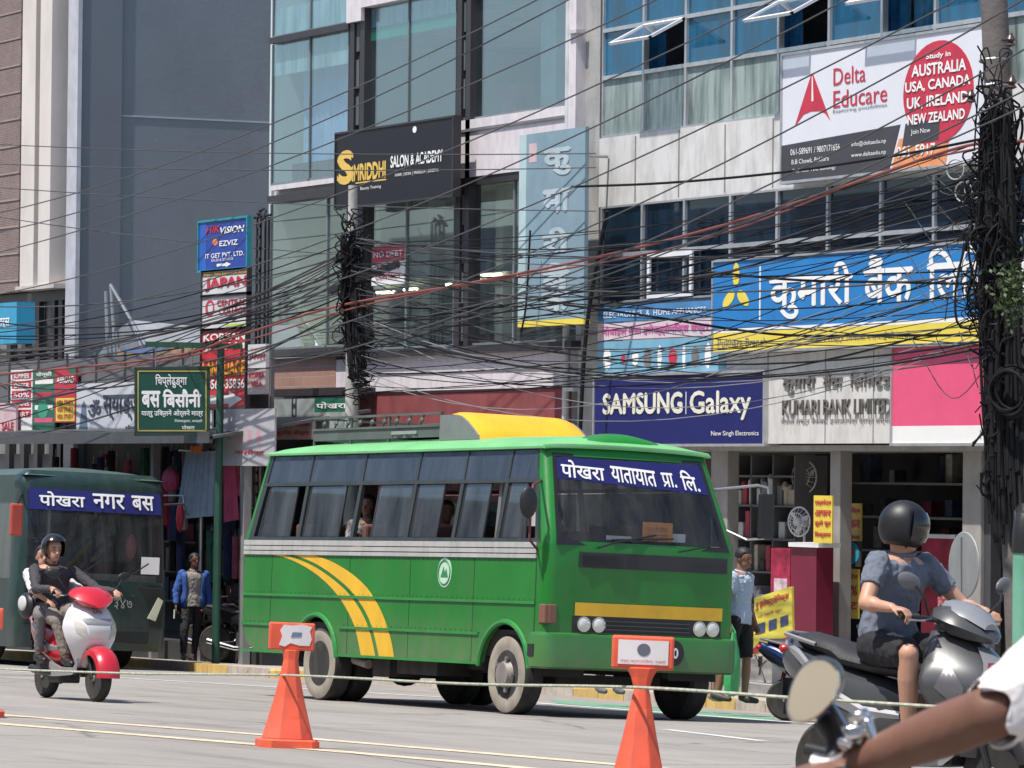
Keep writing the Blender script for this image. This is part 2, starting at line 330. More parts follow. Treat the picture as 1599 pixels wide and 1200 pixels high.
# ================================================================== GROUND
def gsheet(name,poly,h,m,kind='structure'):
    mb=MB(); mb.face([V((x,y,gz(x,y)+h)) for x,y in poly]); return props(mb.build(name,m),kind=kind)
gsheet('road',[(-420,-160),(160,-160),(160,220),(-420,220)],0,ASPH)
kp=[(420,1059),(640,1071),(895,1088),(1195,1113),(1599,1153)]
K=[V((XX(px,Y),Y,0)) for px,Y in ((-900,26.3),(-420,26.6),(0,27.0),(210,27.3))]+[onG(x,y) for x,y in kp]
K.append(K[-1]+(K[-1]-K[-2])*4)
def off(i,d):
    a=K[max(i-1,0)]; b=K[min(i+1,len(K)-1)]; t=(b-a); t.z=0; t.normalize(); nrm=V((-t.y,t.x,0)); p=K[i]+nrm*d; return V((p.x,p.y,0))
def gp(p,h): return V((p.x,p.y,gz(p.x,p.y)+h))
pave=texmat('paving','brick',(.34,.31,.28),(.42,.38,.34),1.6,.85,mortar=.02,bw=.5,rh=.5,c3=(.2,.19,.17))
mb=MB()
for i in range(len(K)-1):
    a,b=off(i,.2),off(i+1,.2); mb.face([gp(a,.13),gp(b,.13),gp(V((b.x,33,0)),.13),gp(V((a.x,33,0)),.13)])
props(mb.build('pavement',pave),kind='structure')
ky=mat('kerb_yellow',(.58,.40,.12),.8,var=.15,vs=4,dirt=.5,dcol=(.25,.2,.15)); kw=mat('kerb_pale',(.46,.40,.34),.8,var=.15,vs=4,dirt=.5)
mb=MB(); q=0
for i in range(len(K)-1):
    a0,b0,a1,b1=off(i,0),off(i+1,0),off(i,.2),off(i+1,.2); n=max(1,int((b0-a0).length/.9)); 
    for k in range(n):
        t0,t1=(k+.01)/n,(k+.985)/n; p=[a0.lerp(b0,t0),a0.lerp(b0,t1),a1.lerp(b1,t1),a1.lerp(b1,t0)]; q+=1
        mb.loft([[gp(x,-.05) for x in p],[gp(x,.10) for x in p],[gp(x+(off(i,.1)-x).normalized()*.02,.136) for x in p]],mi=(0 if (q//2)%2 else 1))
props(mb.build('kerb',[ky,kw]),kind='structure')
cream_l=mat('line_cream',(.70,.54,.36),.8,var=.15,vs=5,dirt=.85,dcol=(.28,.26,.24)); white_l=mat('line_white',(.6,.6,.58),.8,var=.12,vs=4,dirt=.5,dcol=(.25,.24,.23))
def gline(name,pts,wd,m,h=.004):
    P=[onG(*p) for p in pts]; P=[P[0]+(P[0]-P[1])*2]+P+[P[-1]+(P[-1]-P[-2])*1] if len(P)>2 else P
    mb=MB(); L=[];
    for i,p in enumerate(P):
        t=(P[min(i+1,len(P)-1)]-P[max(i-1,0)]); t.z=0; t.normalize(); nn=V((-t.y,t.x,0)); L.append((gp(p-nn*wd/2,h),gp(p+nn*wd/2,h)))
    for (a,b),(c,d) in zip(L,L[1:]): mb.face([a,c,d,b])
    return props(mb.build(name,m),kind='structure')
gline('centre_line',[(0,1117),(420,1149),(720,1174),(1000,1198)],.23,cream_l)
gline('centre_line',[(0,1131),(420,1165),(720,1191),(1000,1217)],.23,cream_l)
gline('edge_line',[(420,1073),(832,1098),(1230,1128)],.22,white_l)
gline('lane_mark',[(1040,1140),(1192,1158)],.13,white_l)
gline('lane_mark',[(500,1086),(640,1096)],.10,white_l)
mb=MB()
g0=onG(860,1093);g1=onG(1210,1120);g2=onG(1205,1128);g3=onG(870,1099)
mb.face([gp(p,.003) for p in (g0,g1,g2,g3)]); props(mb.build('green_shine',mat('shine_green',(.12,.30,.20),.8,dirt=.6,dcol=(.2,.2,.19))),kind='structure')  # greenish shine on the road, drawn as a flat coloured strip
# ================================================================== FACADE HELPERS
YF=30.2
def fb(mb,p0,p1,z0,z1,Y0,Y1,mi=None):
    "box on the street front: picture columns p0..p1 on plane Y0, heights z0..z1 above camera level"
    return mb.box(XX(p0,Y0),XX(p1,Y0),Y0,Y1,CZ+z0,CZ+z1,mi=mi)
def LT(Y): return lambda u,v: V((XX(u,Y),Y,CZ+v))
def zr(px,py,Y): return ZZ(px,py,Y)-CZ
gbase=lambda px,Y: gz(XX(px,Y),Y)-CZ
def wavy(mb,x0,x1,Y,z0,z1,amp=.04,n=60,mi=None,w_=9):
    fr_=[x0+(x1-x0)*i/n for i in range(n+1)]
    f=lambda x,z:V((x,Y+amp*math.sin((x-x0)*w_*3.1)+amp*.5*math.sin((x-x0)*w_*7+z),z))
    mb.loft([[f(x,z) for x in fr_] for z in (z0,(z0+z1)/2,z1)],False,False,mi)
# ================================================================== OFFICE BUILDING (right)
gblue=glass('blue_glass',(.10,.30,.45),.16,dust=.30,dcol=(.02,.22,.42)); gnavy=glass('navy_glass',(.12,.22,.34),.06,dust=.12,dcol=(.05,.12,.22)); gfrost=glass('frosted_panel',(.3,.36,.34),.05,.3,dust=.8,dcol=(.30,.37,.36))
spand=mat('stone_panel',(.62,.61,.60),.55,var=.05,vs=1.5,dirt=.6,dcol=(.24,.22,.20))
ob=thing('office_building','white panelled office building with rows of blue glass windows above the bank and phone shop','building',(XX(1250,YF),YF,0))
mb=MB()
fb(mb,931,1720,3.80,4.77,YF-.03,YF+.25)      # spandrel
ob_sp=mb.build('spandrel',spand,ob)
mb=MB()
for p in (987,1055,1127,1202,1284,1370,1460,1555): fb(mb,p-.7,p+.7,3.83,4.74,YF-.038,YF-.03)
mb.build('panel_joint',mat('joint',(.22,.21,.2),.8),ob)
mb=MB()
for z0,z1 in ((7.4,8.2),(1.9,2.43)): fb(mb,931,1720,z0,z1,YF,YF+.3)
for z in (5.0,): fb(mb,931,1720,z-.25,z,YF+.3,YF+4)
fb(mb,931,1720,2.0,2.3,YF+.3,YF+4); fb(mb,931,1720,7.4,7.6,YF+.3,YF+4)
mb.box(XX(931,YF)-.02,XX(931,YF)+14,YF+4,YF+4.3,CZ-4,CZ+9); fb(mb,905,931,-3.4,9,YF+.02,YF+4)
fb(mb,1690,1720,-3.4,9,YF+.02,YF+4)
mb.build('wall',conc,ob)
bays=[937,1001,1067,1139,1212,1291,1374,1457,1541,1627,1700]
rows=[(6.29,7.4,gblue,'u'),(5.62,6.29,gblue,'b'),(4.77,5.62,gfrost,'c'),(3.10,3.80,gnavy,'d'),(2.43,3.10,gnavy,'e')]
fr=alum
for bi in range(len(bays)-1):
    for (z0,z1,gm,t) in rows:
        a,b=XX(bays[bi],YF),XX(bays[bi+1],YF); mb=MB(); f=.028
        mb.box(a,a+f,YF-.03,YF+.05,CZ+z0,CZ+z1).box(b-f,b,YF-.03,YF+.05,CZ+z0,CZ+z1).box(a+f,b-f,YF-.03,YF+.05,CZ+z0,CZ+z0+f).box(a+f,b-f,YF-.03,YF+.05,CZ+z1-f,CZ+z1)
        o=mb.build('window',fr,ob)
        op=(t=='b' and bi in (1,4,6))
        if op:
            o['label']='top hung window standing open'
            M=Matrix.Translation((0,YF-.03,CZ+z1-.02))@Matrix.Rotation(R(-62),4,'X'); h=z1-z0-.04
            mb=MB(); 
            for (x0,x1,zz0,zz1) in ((a+.02,b-.02,-.045,0),(a+.02,b-.02,-h,-h+.045),(a+.02,a+.065,-h,0),(b-.065,b-.02,-h,0)): mb.box(x0,x1,-.02,.02,zz0,zz1,M)
            s=mb.build('sash',white,o)
            mb=MB(); mb.box(a+.06,b-.06,-.004,.004,-h+.045,-.045,M); mb.build('pane',glass('clear_sash',(.75,.8,.82),.1),o)
        else:
            mb=MB(); mb.box(a+f,b-f,YF+.01,YF+.018,CZ+z0+f,CZ+z1-f); mb.build('pane',gm,o)
# opened casement frame in the lower row
mb=MB()
for (x0,x1,z0,z1) in ((1007,1077,3.02,3.08),(1007,1077,2.46,2.52),(1007,1011,2.52,3.02),(1073,1077,2.52,3.02)): fb(mb,x0,x1,z0,z1,YF-.06,YF-.03)
mb.build('casement',white,ob)
# curtains / blinds behind glass
for bi in range(len(bays)-1):
    if bi%3!=1: mb=MB(); wavy(mb,XX(bays[bi]+4,YF),XX(bays[bi+1]-4,YF),YF+.4,CZ+5.6,CZ+6.2+.3*(bi%2),.03,24); mb.build('blind',mat('blind_blue',(.06,.22,.36),.9,var=.3,vs=6),ob)
# down pipe + trim left of it
mb=MB(); mb.cyl(onY(886,300,YF-.12)*1.0-V((0,0,6)),onY(886,300,YF-.12)+V((0,0,6)),.05,n=12); 
for z in (1.2,2.9,4.6,6.3): fb(mb,879,893,z,z+.05,YF-.2,YF-.05)
tp=mb.build('drain_pipe',mat('pipe_white',(.55,.56,.57),.5,dirt=.4)); props(tp,'long pale drain pipe running down the edge between the two buildings','drain pipe')
# shop fronts under the office
mb=MB()
fl=-2.30
fb(mb,905,1720,-3.4,fl,28.9,YF+4)
fb(mb,905,1720,-3.4,fl-.28,28.5,28.9)
mb.build('plinth',mat('step_stone',(.42,.40,.37),.8,dirt=.4,bump=.2),ob)
mb=MB(); fb(mb,905,1720,.42,2.0,YF-.02,YF+.3); fb(mb,905,1720,.35,.42,YF-.3,YF+4)
mb.build('shop_lintel',conc,ob)
colm=mat('column_tile',(.31,.295,.28),.5,dirt=.3)
for p0,p1 in ((1110,1136),(1296,1312),(1503,1532),(905,940)):
    mb=MB(); fb(mb,p0,p1,fl,.36,YF-.1,YF+.08); mb.build('column',colm,ob,bevel=.01)
mb=MB(); fb(mb,1533,1548,fl,.36,YF-.05,YF+.1); fb(mb,1548,1700,fl,.35,YF+.2,YF+.3); mb.build('shutter',mat('shutter_dark',(.06,.06,.065),.5),ob)
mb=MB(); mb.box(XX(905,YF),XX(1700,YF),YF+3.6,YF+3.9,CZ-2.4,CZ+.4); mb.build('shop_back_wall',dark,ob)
# ------------------------------------------------------------------ signs
def sign(name,label,p0,p1,z0,z1,Y,th=.08,m=white,edge=None,group=None):
    t=thing(name,label,'sign',(XX((p0+p1)/2,Y),Y,CZ+z0),group)
    mb=MB(); fb(mb,p0,p1,z0,z1,Y,Y+th); mb.build('panel',m,t)
    if edge:
        mb=MB(); e=.035
        a,b=XX(p0,Y),XX(p1,Y); z0+=CZ; z1+=CZ
        mb.box(a-e,b+e,Y-.02,Y+th+.01,z1,z1+e).box(a-e,b+e,Y-.02,Y+th+.01,z0-e,z0).box(a-e,a,Y-.02,Y+th+.01,z0,z1).box(b,b+e,Y-.02,Y+th+.01,z0,z1)
        mb.build('frame',edge,t)
    return t
def txt(t,s,p0,p1,z0,z1,Y,m,bold=.012,name='lettering',shear=0,up=0,ex=None):
    mb=MB(); letter(mb,s,LT(Y-.006),p0,p1,z0,z1,bold=bold,shear=shear); return mb.build(name,m,t)
def band(t,p0,p1,z0,z1,Y,m,name='band',d=.003):
    mb=MB(); fb(mb,p0,p1,z0,z1,Y-d,Y); return mb.build(name,m,t)
def poly(t,pts,Y,m,name='emblem',d=.004):
    mb=MB(); P=[(XX(u,Y),CZ+v) for u,v in pts]; mb.prism(P,1,Y-d,Y-d*.2); return mb.build(name,m,t)
def oval(t,u,v,ru,rv,Y,m,name='emblem',d=.004,n=36): return poly(t,[(u+ru*math.cos(2*math.pi*i/n),v+rv*math.sin(2*math.pi*i/n)) for i in range(n)],Y,m,name,d)
lw=mat('letter_white',(.8,.8,.8),.5,var=.03); lr=mat('letter_red',(.5,.03,.06),.5); lg=mat('letter_grey',(.16,.16,.17),.5); gold=mat('letter_gold',(.72,.48,.10),.45)
charc=mat('charcoal_vinyl',(.055,.05,.06),.45)
# Education billboard
Y=29.95
t=sign('billboard','large white billboard with a red arrow emblem and a red balloon listing countries',1217,1545,3.86,5.50,Y,.1,mat('billboard_white',(.66,.67,.72),.5,var=.03),alum)
poly(t,[(1217,3.862),(1217,4.33),(1402,4.42),(1385,3.862)],Y,charc,'contact_band')
poly(t,[(1388,3.862),(1400,4.24),(1480,4.28),(1473,3.862)],Y,mat('billboard_orange',(.72,.28,.12),.5),'orange_band',.005)
oval(t,1461,4.77,55,.63,Y,lr,'balloon',.006); poly(t,[(1415,4.45),(1440,4.12),(1476,4.12),(1500,4.4)],Y,lr,'balloon_tail',.0055)
poly(t,[(1405,4.14),(1410,4.42),(1464,4.44),(1462,4.17)],Y,charc,'grey_tab',.0075)
poly(t,[(1236,4.55),(1262,5.22),(1264,5.22),(1292,4.58),(1284,4.68),(1275,4.72),(1262,4.73),(1250,4.70)],Y,lr,'arrow_emblem')
poly(t,[(1262.6,4.86),(1262.8,5.18),(1264.2,5.18),(1265.5,4.86)],Y,lw,'arrow_slot',.006)
txt(t,'Delta',1296,1346,5.02,5.24,Y,lr); txt(t,'Educare',1296,1380,4.73,4.95,Y,lr); txt(t,'Exploring possibilities',1296,1380,4.66,4.71,Y,lg,.004)
for s,u0,u1,v0,v1 in (('Study in',1441,1479,5.17,5.25),('AUSTRALIA',1419,1503,4.99,5.13),('USA, CANADA',1409,1510,4.79,4.93),('UK, IRELAND,',1412,1510,4.58,4.73),('NEW ZEALAND',1413,1502,4.40,4.52)): txt(t,s,u0,u1,v0,v1,Y-.006,lw,.03)
txt(t,'Join Now',1418,1448,4.26,4.34,Y-.006,lw); txt(t,'061-5917',1396,1456,4.01,4.14,Y-.004,lw,.02)
for s,u0,u1,v0,v1 in (('061-589691 / 9807171656',1230,1307,4.19,4.27),('B.B Chowk, Pokhara',1232,1290,4.06,4.13),('(2nd floor NIC Building)',1232,1300,3.94,4.01),('info@deltaedu.np',1325,1379,4.20,4.27),('www.deltaedu.np',1325,1379,4.06,4.13)): txt(t,s,u0,u1,v0,v1,Y,lw,.006)
# Bank fascia
Y=29.62
t=sign('bank_sign','long blue and yellow bank fascia with white lettering and a yellow flame emblem',1112,1640,1.66,2.84,Y,.3,blue,alum)
band(t,1112,1640,1.66,1.90,Y,yellow,'yellow_band',.004); band(t,1112,1640,1.90,1.95,Y,lw,'white_line',.005)
for (cu,cv,an) in ((1147,2.63,0),(1137.5,2.36,125),(1156.5,2.36,-125)):
    pts=[]
    for i in range(20):
        a=2*math.pi*i/20; x=math.sin(a)*.075; y=math.cos(a)*.15*(1.25 if math.cos(a)>0 else .8); c_,s_=math.cos(R(an)),math.sin(R(an)); pts.append((cu+(x*c_-y*s_)*116*.95*.62,cv+(x*s_+y*c_)))
    poly(t,pts,Y,yellow,'flame_petal',.006)
band(t,1183,1185,2.05,2.75,Y,lw,'divider')
txt(t,'कुमारी',1200,1328,2.05,2.72,Y,lw,.02); txt(t,'बैंक',1347,1422,2.18,2.78,Y,lw,.02); txt(t,'िलिमटेड',1446,1602,2.18,2.80,Y,lw,.02)
txt(t,'Pokhara Branch',1119,1195,1.71,1.82,Y,lg,.004); txt(t,'कखग राष्ट्र िवकास र तपाईको साथी',1262,1420,1.70,1.82,Y,lg,.004)
# ACP bank name panel
Y=29.75
t=sign('bank_name_board','white panel board with raised grey bank name letters under the blue fascia',1133,1393,.44,1.62,Y,.3,mat('acp_white',(.62,.61,.60),.45,var=.04,dirt=.35),None)
for p in (1197,1287,1362): band(t,p,p+1.2,.44,1.62,Y,lg,'joint')
def raised(t,s,p0,p1,z0,z1,Y,m,bold):
    mb=MB(); letter(mb,s,LT(Y-.024),p0,p1,z0,z1,bold=bold)
    ex=bmesh.ops.extrude_face_region(mb.b,geom=mb.b.faces[:]); 
    for v in [g for g in ex['geom'] if isinstance(g,bmesh.types.BMVert)]: v.co.y+=.02
    return mb.build('raised_lettering',m,t)
brz=mat('bronze_letters',(.17,.16,.15),.4,.3)
raised(t,'कुमारी  बैंक  िलिमटेड',1220,1389,1.08,1.34,Y,brz,.0); raised(t,'KUMARI BANK LIMITED',1220,1389,.80,1.00,Y,brz,.0); txt(t,'नेपाल राष्ट्र बैंकबाट इजाजतपत्र प्राप्त संस्था',1219,1389,.67,.77,Y,brz,.01)
# pink board
Y=29.70
t=sign('pink_board','plain pink shop board with a white strip along its bottom',1393,1600,.44,1.62,Y,.25,pink,alum)
band(t,1393,1600,.44,.65,Y,lw,'white_strip'); txt(t,'HOUSE',1530,1566,.49,.60,Y-.003,lg,.004)
# phone shop sign
Y=29.70
t=sign('phone_shop_sign','wide navy shop sign with pale capital letters directly right of the bus roof',928,1192,.44,1.37,Y,.25,navy,alum)
pl=mat('letter_pale',(.72,.71,.60),.45)
txt(t,'SAMSUNG',941,1064,.86,1.13,Y,pl,.035); band(t,1069.5,1070.5,.84,1.14,Y,lw,'divider'); txt(t,'Galaxy',1077,1171,.76,1.14,Y,pl,.022); txt(t,'New Singh Electronics',1110,1184,.53,.61,Y,lw,.008)
# product posters over it
Y=29.85
t=sign('product_sign','pale blue sign with small appliance pictures directly above the navy shop sign',931,1120,1.39,1.87,Y,.15,mat('poster_blue',(.16,.36,.50),.5,var=.15,vs=3))
for i,(u,w_,h_) in enumerate(((940,13,.30),(968,8,.12),(985,11,.2),(1003,13,.28),(1025,7,.34),(1042,14,.24),(1064,5,.36),(1078,12,.3),(1099,10,.35))):
    oval(t,u+w_/2,1.62,w_/2,h_/2,Y,(lw,lr,lw,lg)[i%4] if i%4 else lw,'appliance_picture',.004,8)
t=sign('product_sign','pink and white lettered strip sign below the office windows',931,1112,1.89,2.12,Y,.12,mat('strip_white',(.6,.5,.58),.5,var=.1)); txt(t,'मोबाइल तथा इलेक्ट्रोनिक्स सेन्टर',938,1105,1.93,2.08,Y,mat('letter_pink',(.6,.12,.35),.5),.03)
t=sign('product_sign','blue strip sign just under the lowest office windows',931,1112,2.14,2.36,Y,.12,mat('strip_blue',(.06,.20,.42),.5,var=.2,vs=3)); txt(t,'ELECTRONICS  &  HOME APPLIANCES',940,1100,2.20,2.28,Y,lw,.01)
# vertical projecting sign
Y=29.5
vb=mat('faded_blue',(.20,.30,.36),.5,var=.1,dirt=.25,dcol=(.3,.35,.38))
t=thing('vertical_sign','tall faded blue vertical sign with white letters fixed to the glass building corner','sign',(XX(858,Y),Y,CZ+2))
mb=MB(); fb(mb,817,909,2.16,4.86,Y,Y+.06); mb.build('panel',vb,t)
mb=MB(); fb(mb,806,817,2.16,4.86,Y+.0,Y+.06); mb.build('side_strip',mat('sign_pale',(.40,.52,.54),.5),t)
mb=MB(); fb(mb,806,909,2.11,2.19,Y-.02,Y+.08); mb.build('yellow_edge',yellow,t)
lf=mat('letter_faded',(.42,.50,.54),.5)
for s,y0,y1 in (('कु',4.24,4.6),('मा',3.72,4.02),('री',3.14,3.48),('बैं',2.62,2.98),('क',2.32,2.56)): txt(t,s,845,885,y0,y1,Y,lf,.04)
band(t,816+5,833,4.45,4.72,Y,mat('faded_pink',(.55,.40,.42),.6),'sticker')
mb=MB()
for z in (2.4,4.5): mb.cyl((XX(880,Y),Y+.07,CZ+z),(XX(880,Y),YF-.05,CZ+z),.025)
mb.build('bracket',steel,t)
# ================================================================== GLASS BUILDING (middle)
gteal=glass('teal_glass',(.80,.90,.92),.20,dust=.02,dcol=(.40,.50,.52)); gteal2=glass('clear_teal',(.82,.88,.88),.12,dust=.015,dcol=(.36,.42,.42))
gb=thing('glass_building','glass fronted commercial building with dark columns and white spandrel band','building',(XX(650,YF),YF,0))
mb=MB()
fb(mb,415,905,4.46,4.62,YF+.1,YF+5); fb(mb,415,905,7.12,7.42,YF+.1,YF+5); fb(mb,415,905,1.70,1.86,YF+.1,YF+5)
mb.build('floor_slab',mat('ceiling_cream',(.55,.54,.50),.8),gb)
mb=MB(); fb(mb,415,905,-3.4,10,YF+5,YF+5.2); fb(mb,415,419,-3.4,10,YF+.05,YF+5); fb(mb,897,905,-3.4,10,YF+.05,YF+5); fb(mb,415,905,9.5,9.8,YF-.0,YF+5)
mb.build('wall',mat('inner_grey',(.55,.60,.62),.9,var=.15,vs=.7),gb)
mb=MB(); fb(mb,703,881,4.44,5.30,YF-.1,YF+.1); fb(mb,533,893,7.30,7.62,YF-.16,YF+.1); fb(mb,533,556,7.1,7.30,YF-.16,YF+.1); fb(mb,881,893,4.3,10,YF-.14,YF+.1)
fb(mb,562,890,1.27,1.80,YF-.06,YF+.1); fb(mb,522,562,-.2,1.80,YF-.02,YF+.1)
fb(mb,418,703,4.62,4.70,YF-.04,YF+.1)
mb.build('spandrel',mat('pinkish_white',(.66,.61,.64),.5,var=.04,dirt=.3),gb)
mb=MB(); fb(mb,703,881,5.12,5.16,YF-.13,YF-.1); fb(mb,562,890,1.53,1.55,YF-.075,YF-.06); mb.build('drip_line',lg,gb)
mb=MB(); fb(mb,560,890,-.4,1.25,YF-.03,YF+.1); mb.build('maroon_fascia',mat('maroon_fascia',(.23,.05,.055),.7,var=.2,dirt=.4),gb)
mb=MB(); fb(mb,415,522,1.36,1.86,YF-.03,YF+.1); mb.build('tile_panel',texmat('brown_tile','brick',(.30,.15,.10),(.36,.19,.13),2.0,.6,bw=.6,rh=.3,rot=(R(90),0,0),mortar=.01),gb)
mb=MB(); fb(mb,413,536,7.02,7.12,YF-.12,YF+.1); fb(mb,412,530,4.40,4.52,YF-.14,YF+.1); fb(mb,412,540,1.88,2.0,YF-.14,YF+.1); fb(mb,540,890,1.80,1.92,YF-.16,YF+.1); fb(mb,412,545,1.22,1.34,YF-.5,YF+.1); fb(mb,703,890,4.32,4.44,YF-.08,YF+.1)
mb.build('ledge',frame_d,gb)
for p0,p1 in ((539,562),(707,728)):
    mb=MB(); fb(mb,p0,p0+7,1.9,7.3,YF-.1,YF+.1); fb(mb,p1-7,p1,1.9,7.3,YF-.1,YF+.1); fb(mb,p0+7,p1-7,1.9,7.3,YF-.03,YF+.1); 
    for k in range(9): fb(mb,p0+8,p1-8,2.0+k*.58,2.45+k*.58,YF-.06,YF-.03,mi=1)
    mb.build('column',[frame_d,mat('louver_grey',(.10,.12,.13),.5)],gb)
def pane(p0,p1,z0,z1,m,split=None):
    xs=[XX(p0,YF),XX(p1,YF)] if not split else [XX(p0,YF),XX(split,YF),XX(p1,YF)]
    mb=MB()
    for a,b in zip(xs,xs[1:]):
        mb.box(a,a+.02,YF-.02,YF+.03,CZ+z0,CZ+z1).box(b-.02,b,YF-.02,YF+.03,CZ+z0,CZ+z1)
    mb.box(xs[0]+.02,xs[-1]-.02,YF-.02,YF+.03,CZ+z0,CZ+z0+.04)
    o=mb.build('window',mat('silicone_joint',(.16,.19,.2),.5),gb)
    mb=MB()
    for a,b in zip(xs,xs[1:]): mb.box(a+.02,b-.02,YF,YF+.012,CZ+z0+.04,CZ+z1)
    mb.build('pane',m,o); return o
pane(419,539,7.12,9.5,gteal,478); pane(419,539,4.70,7.02,gteal,478); pane(562,707,5.1,7.30,gteal,632); pane(562,707,7.62,9.5,gteal,632); pane(728,881,5.30,7.30,gteal); pane(728,881,7.62,9.5,gteal)
pane(419,539,2.0,4.40,gteal2,508); pane(562,707,1.92,4.60,gteal2,632); pane(728,881,1.92,4.32,gteal2,800)
frost=glass('frost_strip',(.6,.68,.66),.05,.3,dust=.7,dcol=(.62,.68,.68))
for (p0,p1,z0,z1,m,nm) in ((421,537,6.50,7.02,frost,'frosted_strip'),(564,705,6.98,7.28,frost,'frosted_strip'),(564,705,6.78,6.97,mat('green_film',(.03,.34,.22),.4),'green_strip'),(421,537,7.14,7.6,frost,'frosted_strip')):
    mb=MB(); fb(mb,p0,p1,z0,z1,YF+.014,YF+.018); mb.build(nm,m,gb)
# interior
mb=MB(); wavy(mb,XX(436,YF),XX(532,YF),YF+.35,CZ+4.75,CZ+6.6); mb.build('curtain',mat('curtain_lilac',(.50,.60,.85),.9),gb)
mb=MB(); wavy(mb,XX(428,YF),XX(500,YF),YF+.25,CZ+4.7,CZ+5.05); wavy(mb,XX(510,YF),XX(536,YF),YF+.3,CZ+4.7,CZ+5.25); mb.build('cloth_pile',mat('cloth_dark',(.10,.09,.13),.9),gb)
mb=MB(); fb(mb,838,862,4.62,7.12,YF+.8,YF+1.1); fb(mb,572,590,1.86,4.46,YF+1.5,YF+1.8); fb(mb,640,664,1.86,4.46,YF+2,YF+2.3); fb(mb,770,782,1.86,4.46,YF+1.2,YF+1.5); mb.build('inner_column',mat('inner_white',(.62,.66,.64),.7),gb)
mb=MB(); fb(mb,773,800,4.65,5.9,YF+.9,YF+1.2); mb.build('pink_cabinet',mat('dusty_pink',(.45,.25,.32),.8),gb)
mb=MB(); fb(mb,610,628,4.65,5.2,YF+.5,YF+.7); fb(mb,655,705,4.65,5.35,YF+.7,YF+1); fb(mb,864,880,4.65,5.3,YF+1,YF+1.2); mb.build('cabinet',mat('cabinet_pale',(.5,.52,.5),.7),gb)
mb=MB(); fb(mb,425,506,2.0,3.15,YF+.6,YF+.65); mb.build('patterned_blind',texmat('honeycomb','brick',(.50,.50,.36),(.56,.56,.42),5,.8,rot=(R(90),0,0),c3=(.3,.3,.24)),gb)
mb=MB()
for i in range(14): fb(mb,570+i*22,570+i*22+rnd.choice((8,14)),1.9,rnd.uniform(2.5,3.1),YF+1+rnd.random(),YF+2.2)
mb.build('display_stand',mat('stand_grey',(.16,.19,.20),.6,var=.4),gb)
tubel=mat('tube_light',(.9,.85,.7),.4,emit=(1,.86,.6,7))
for p0,p1,z in ((417,462,3.08),(478,529,3.0),(585,612,2.9),(628,648,2.92),(694,706,2.95),(731,779,3.05),(795,845,3.0)):
    a=onY(p0,742,YF+.9); b=onY(p1,742,YF+.9); mb=MB(); mb.cyl((a.x,YF+.9,CZ+z),(b.x,YF+.9,CZ+z),.022,n=8); mb.build('tube_lamp',tubel,gb)
mb=MB(); fb(mb,417,905,2.98,3.10,YF+1.0,YF+1.6); mb.build('ceiling_beam',mat('beam_cream',(.5,.5,.44),.8),gb)
# ground floor of the glass building: dark shops
mb=MB(); fb(mb,415,905,-3.5,-2.35,28.9,YF+4); mb.build('plinth',conc,gb)
mb=MB()
for p in (415,520,700,880): fb(mb,p,p+14,-2.4,1.2,YF-.02,YF+.3)
mb.build('ground_column',colm,gb)
# salon sign
Y=29.7
blk=mat('salon_black',(.016,.016,.02),.5,spec=.3)
t=sign('salon_sign','black salon sign board with gold initial and name above the utility pole',519,702,4.15,5.30,Y,.12,blk,None)
mb=MB(); a,b=XX(519,Y),XX(702,Y); mb.box(a,b,Y-.015,Y,CZ+5.3,CZ+5.33).box(a,b,Y-.015,Y,CZ+4.12,CZ+4.15).box(a-.03,a,Y-.015,Y+.12,CZ+4.12,CZ+5.33).box(b,b+.03,Y-.015,Y+.12,CZ+4.12,CZ+5.33); mb.build('frame',frame_d,t)
txt(t,'S',524,545,4.53,5.0,Y,gold,.05); txt(t,'iMRIDDHI',545,597,4.54,4.78,Y,gold,.04); band(t,550,598,4.49,4.51,Y,gold,'underline')
txt(t,'SALON & ACADEMY',605,686,4.67,4.84,Y,lw,.03); txt(t,'HAIR | SKIN | MAKEUP | BRIDAL',612,680,4.51,4.57,Y,lw,.008); txt(t,'Beauty Training',558,590,4.37,4.43,Y,lw,.006); oval(t,642,5.2,3,.05,Y,lw,'small_crest')
# red notice on the glass
Y=YF-.06
t=sign('window_notice','small red and white notice hung behind the cables on the glass front',577,628,2.93,3.53,Y,.02,lw)
band(t,577,628,3.28,3.53,Y,lr,'red_head',.003); txt(t,'NO DEBT',580,625,3.36,3.45,Y-.003,lw,.02); txt(t,'TO LET',583,622,3.16,3.24,Y,lr,.02); txt(t,'CONTACT',583,622,3.02,3.10,Y,lr,.02)
# signs under the glass building left
Y=29.3
t=sign('shop_signboard','green topped shop signboard beside the foot of the concrete utility pole',428,548,.62,1.16,Y,.1,mat('sign_grey',(.30,.33,.33),.6,var=.3,vs=4))
band(t,490,548,.95,1.16,Y,green,'green_head'); txt(t,'पोखरा',493,540,1.0,1.1,Y-.003,lw,.02)
t=sign('shop_signboard','small red lettered board under the brown tile panel',428,486,.52,.84,Y-.2,.06,mat('sign_cream',(.5,.36,.36),.6,var=.2)); txt(t,'सस्तो पसल',431,482,.70,.80,Y-.2,lr,.03); txt(t,'बुटिक सेन्टर',431,482,.57,.66,Y-.2,lr,.03)
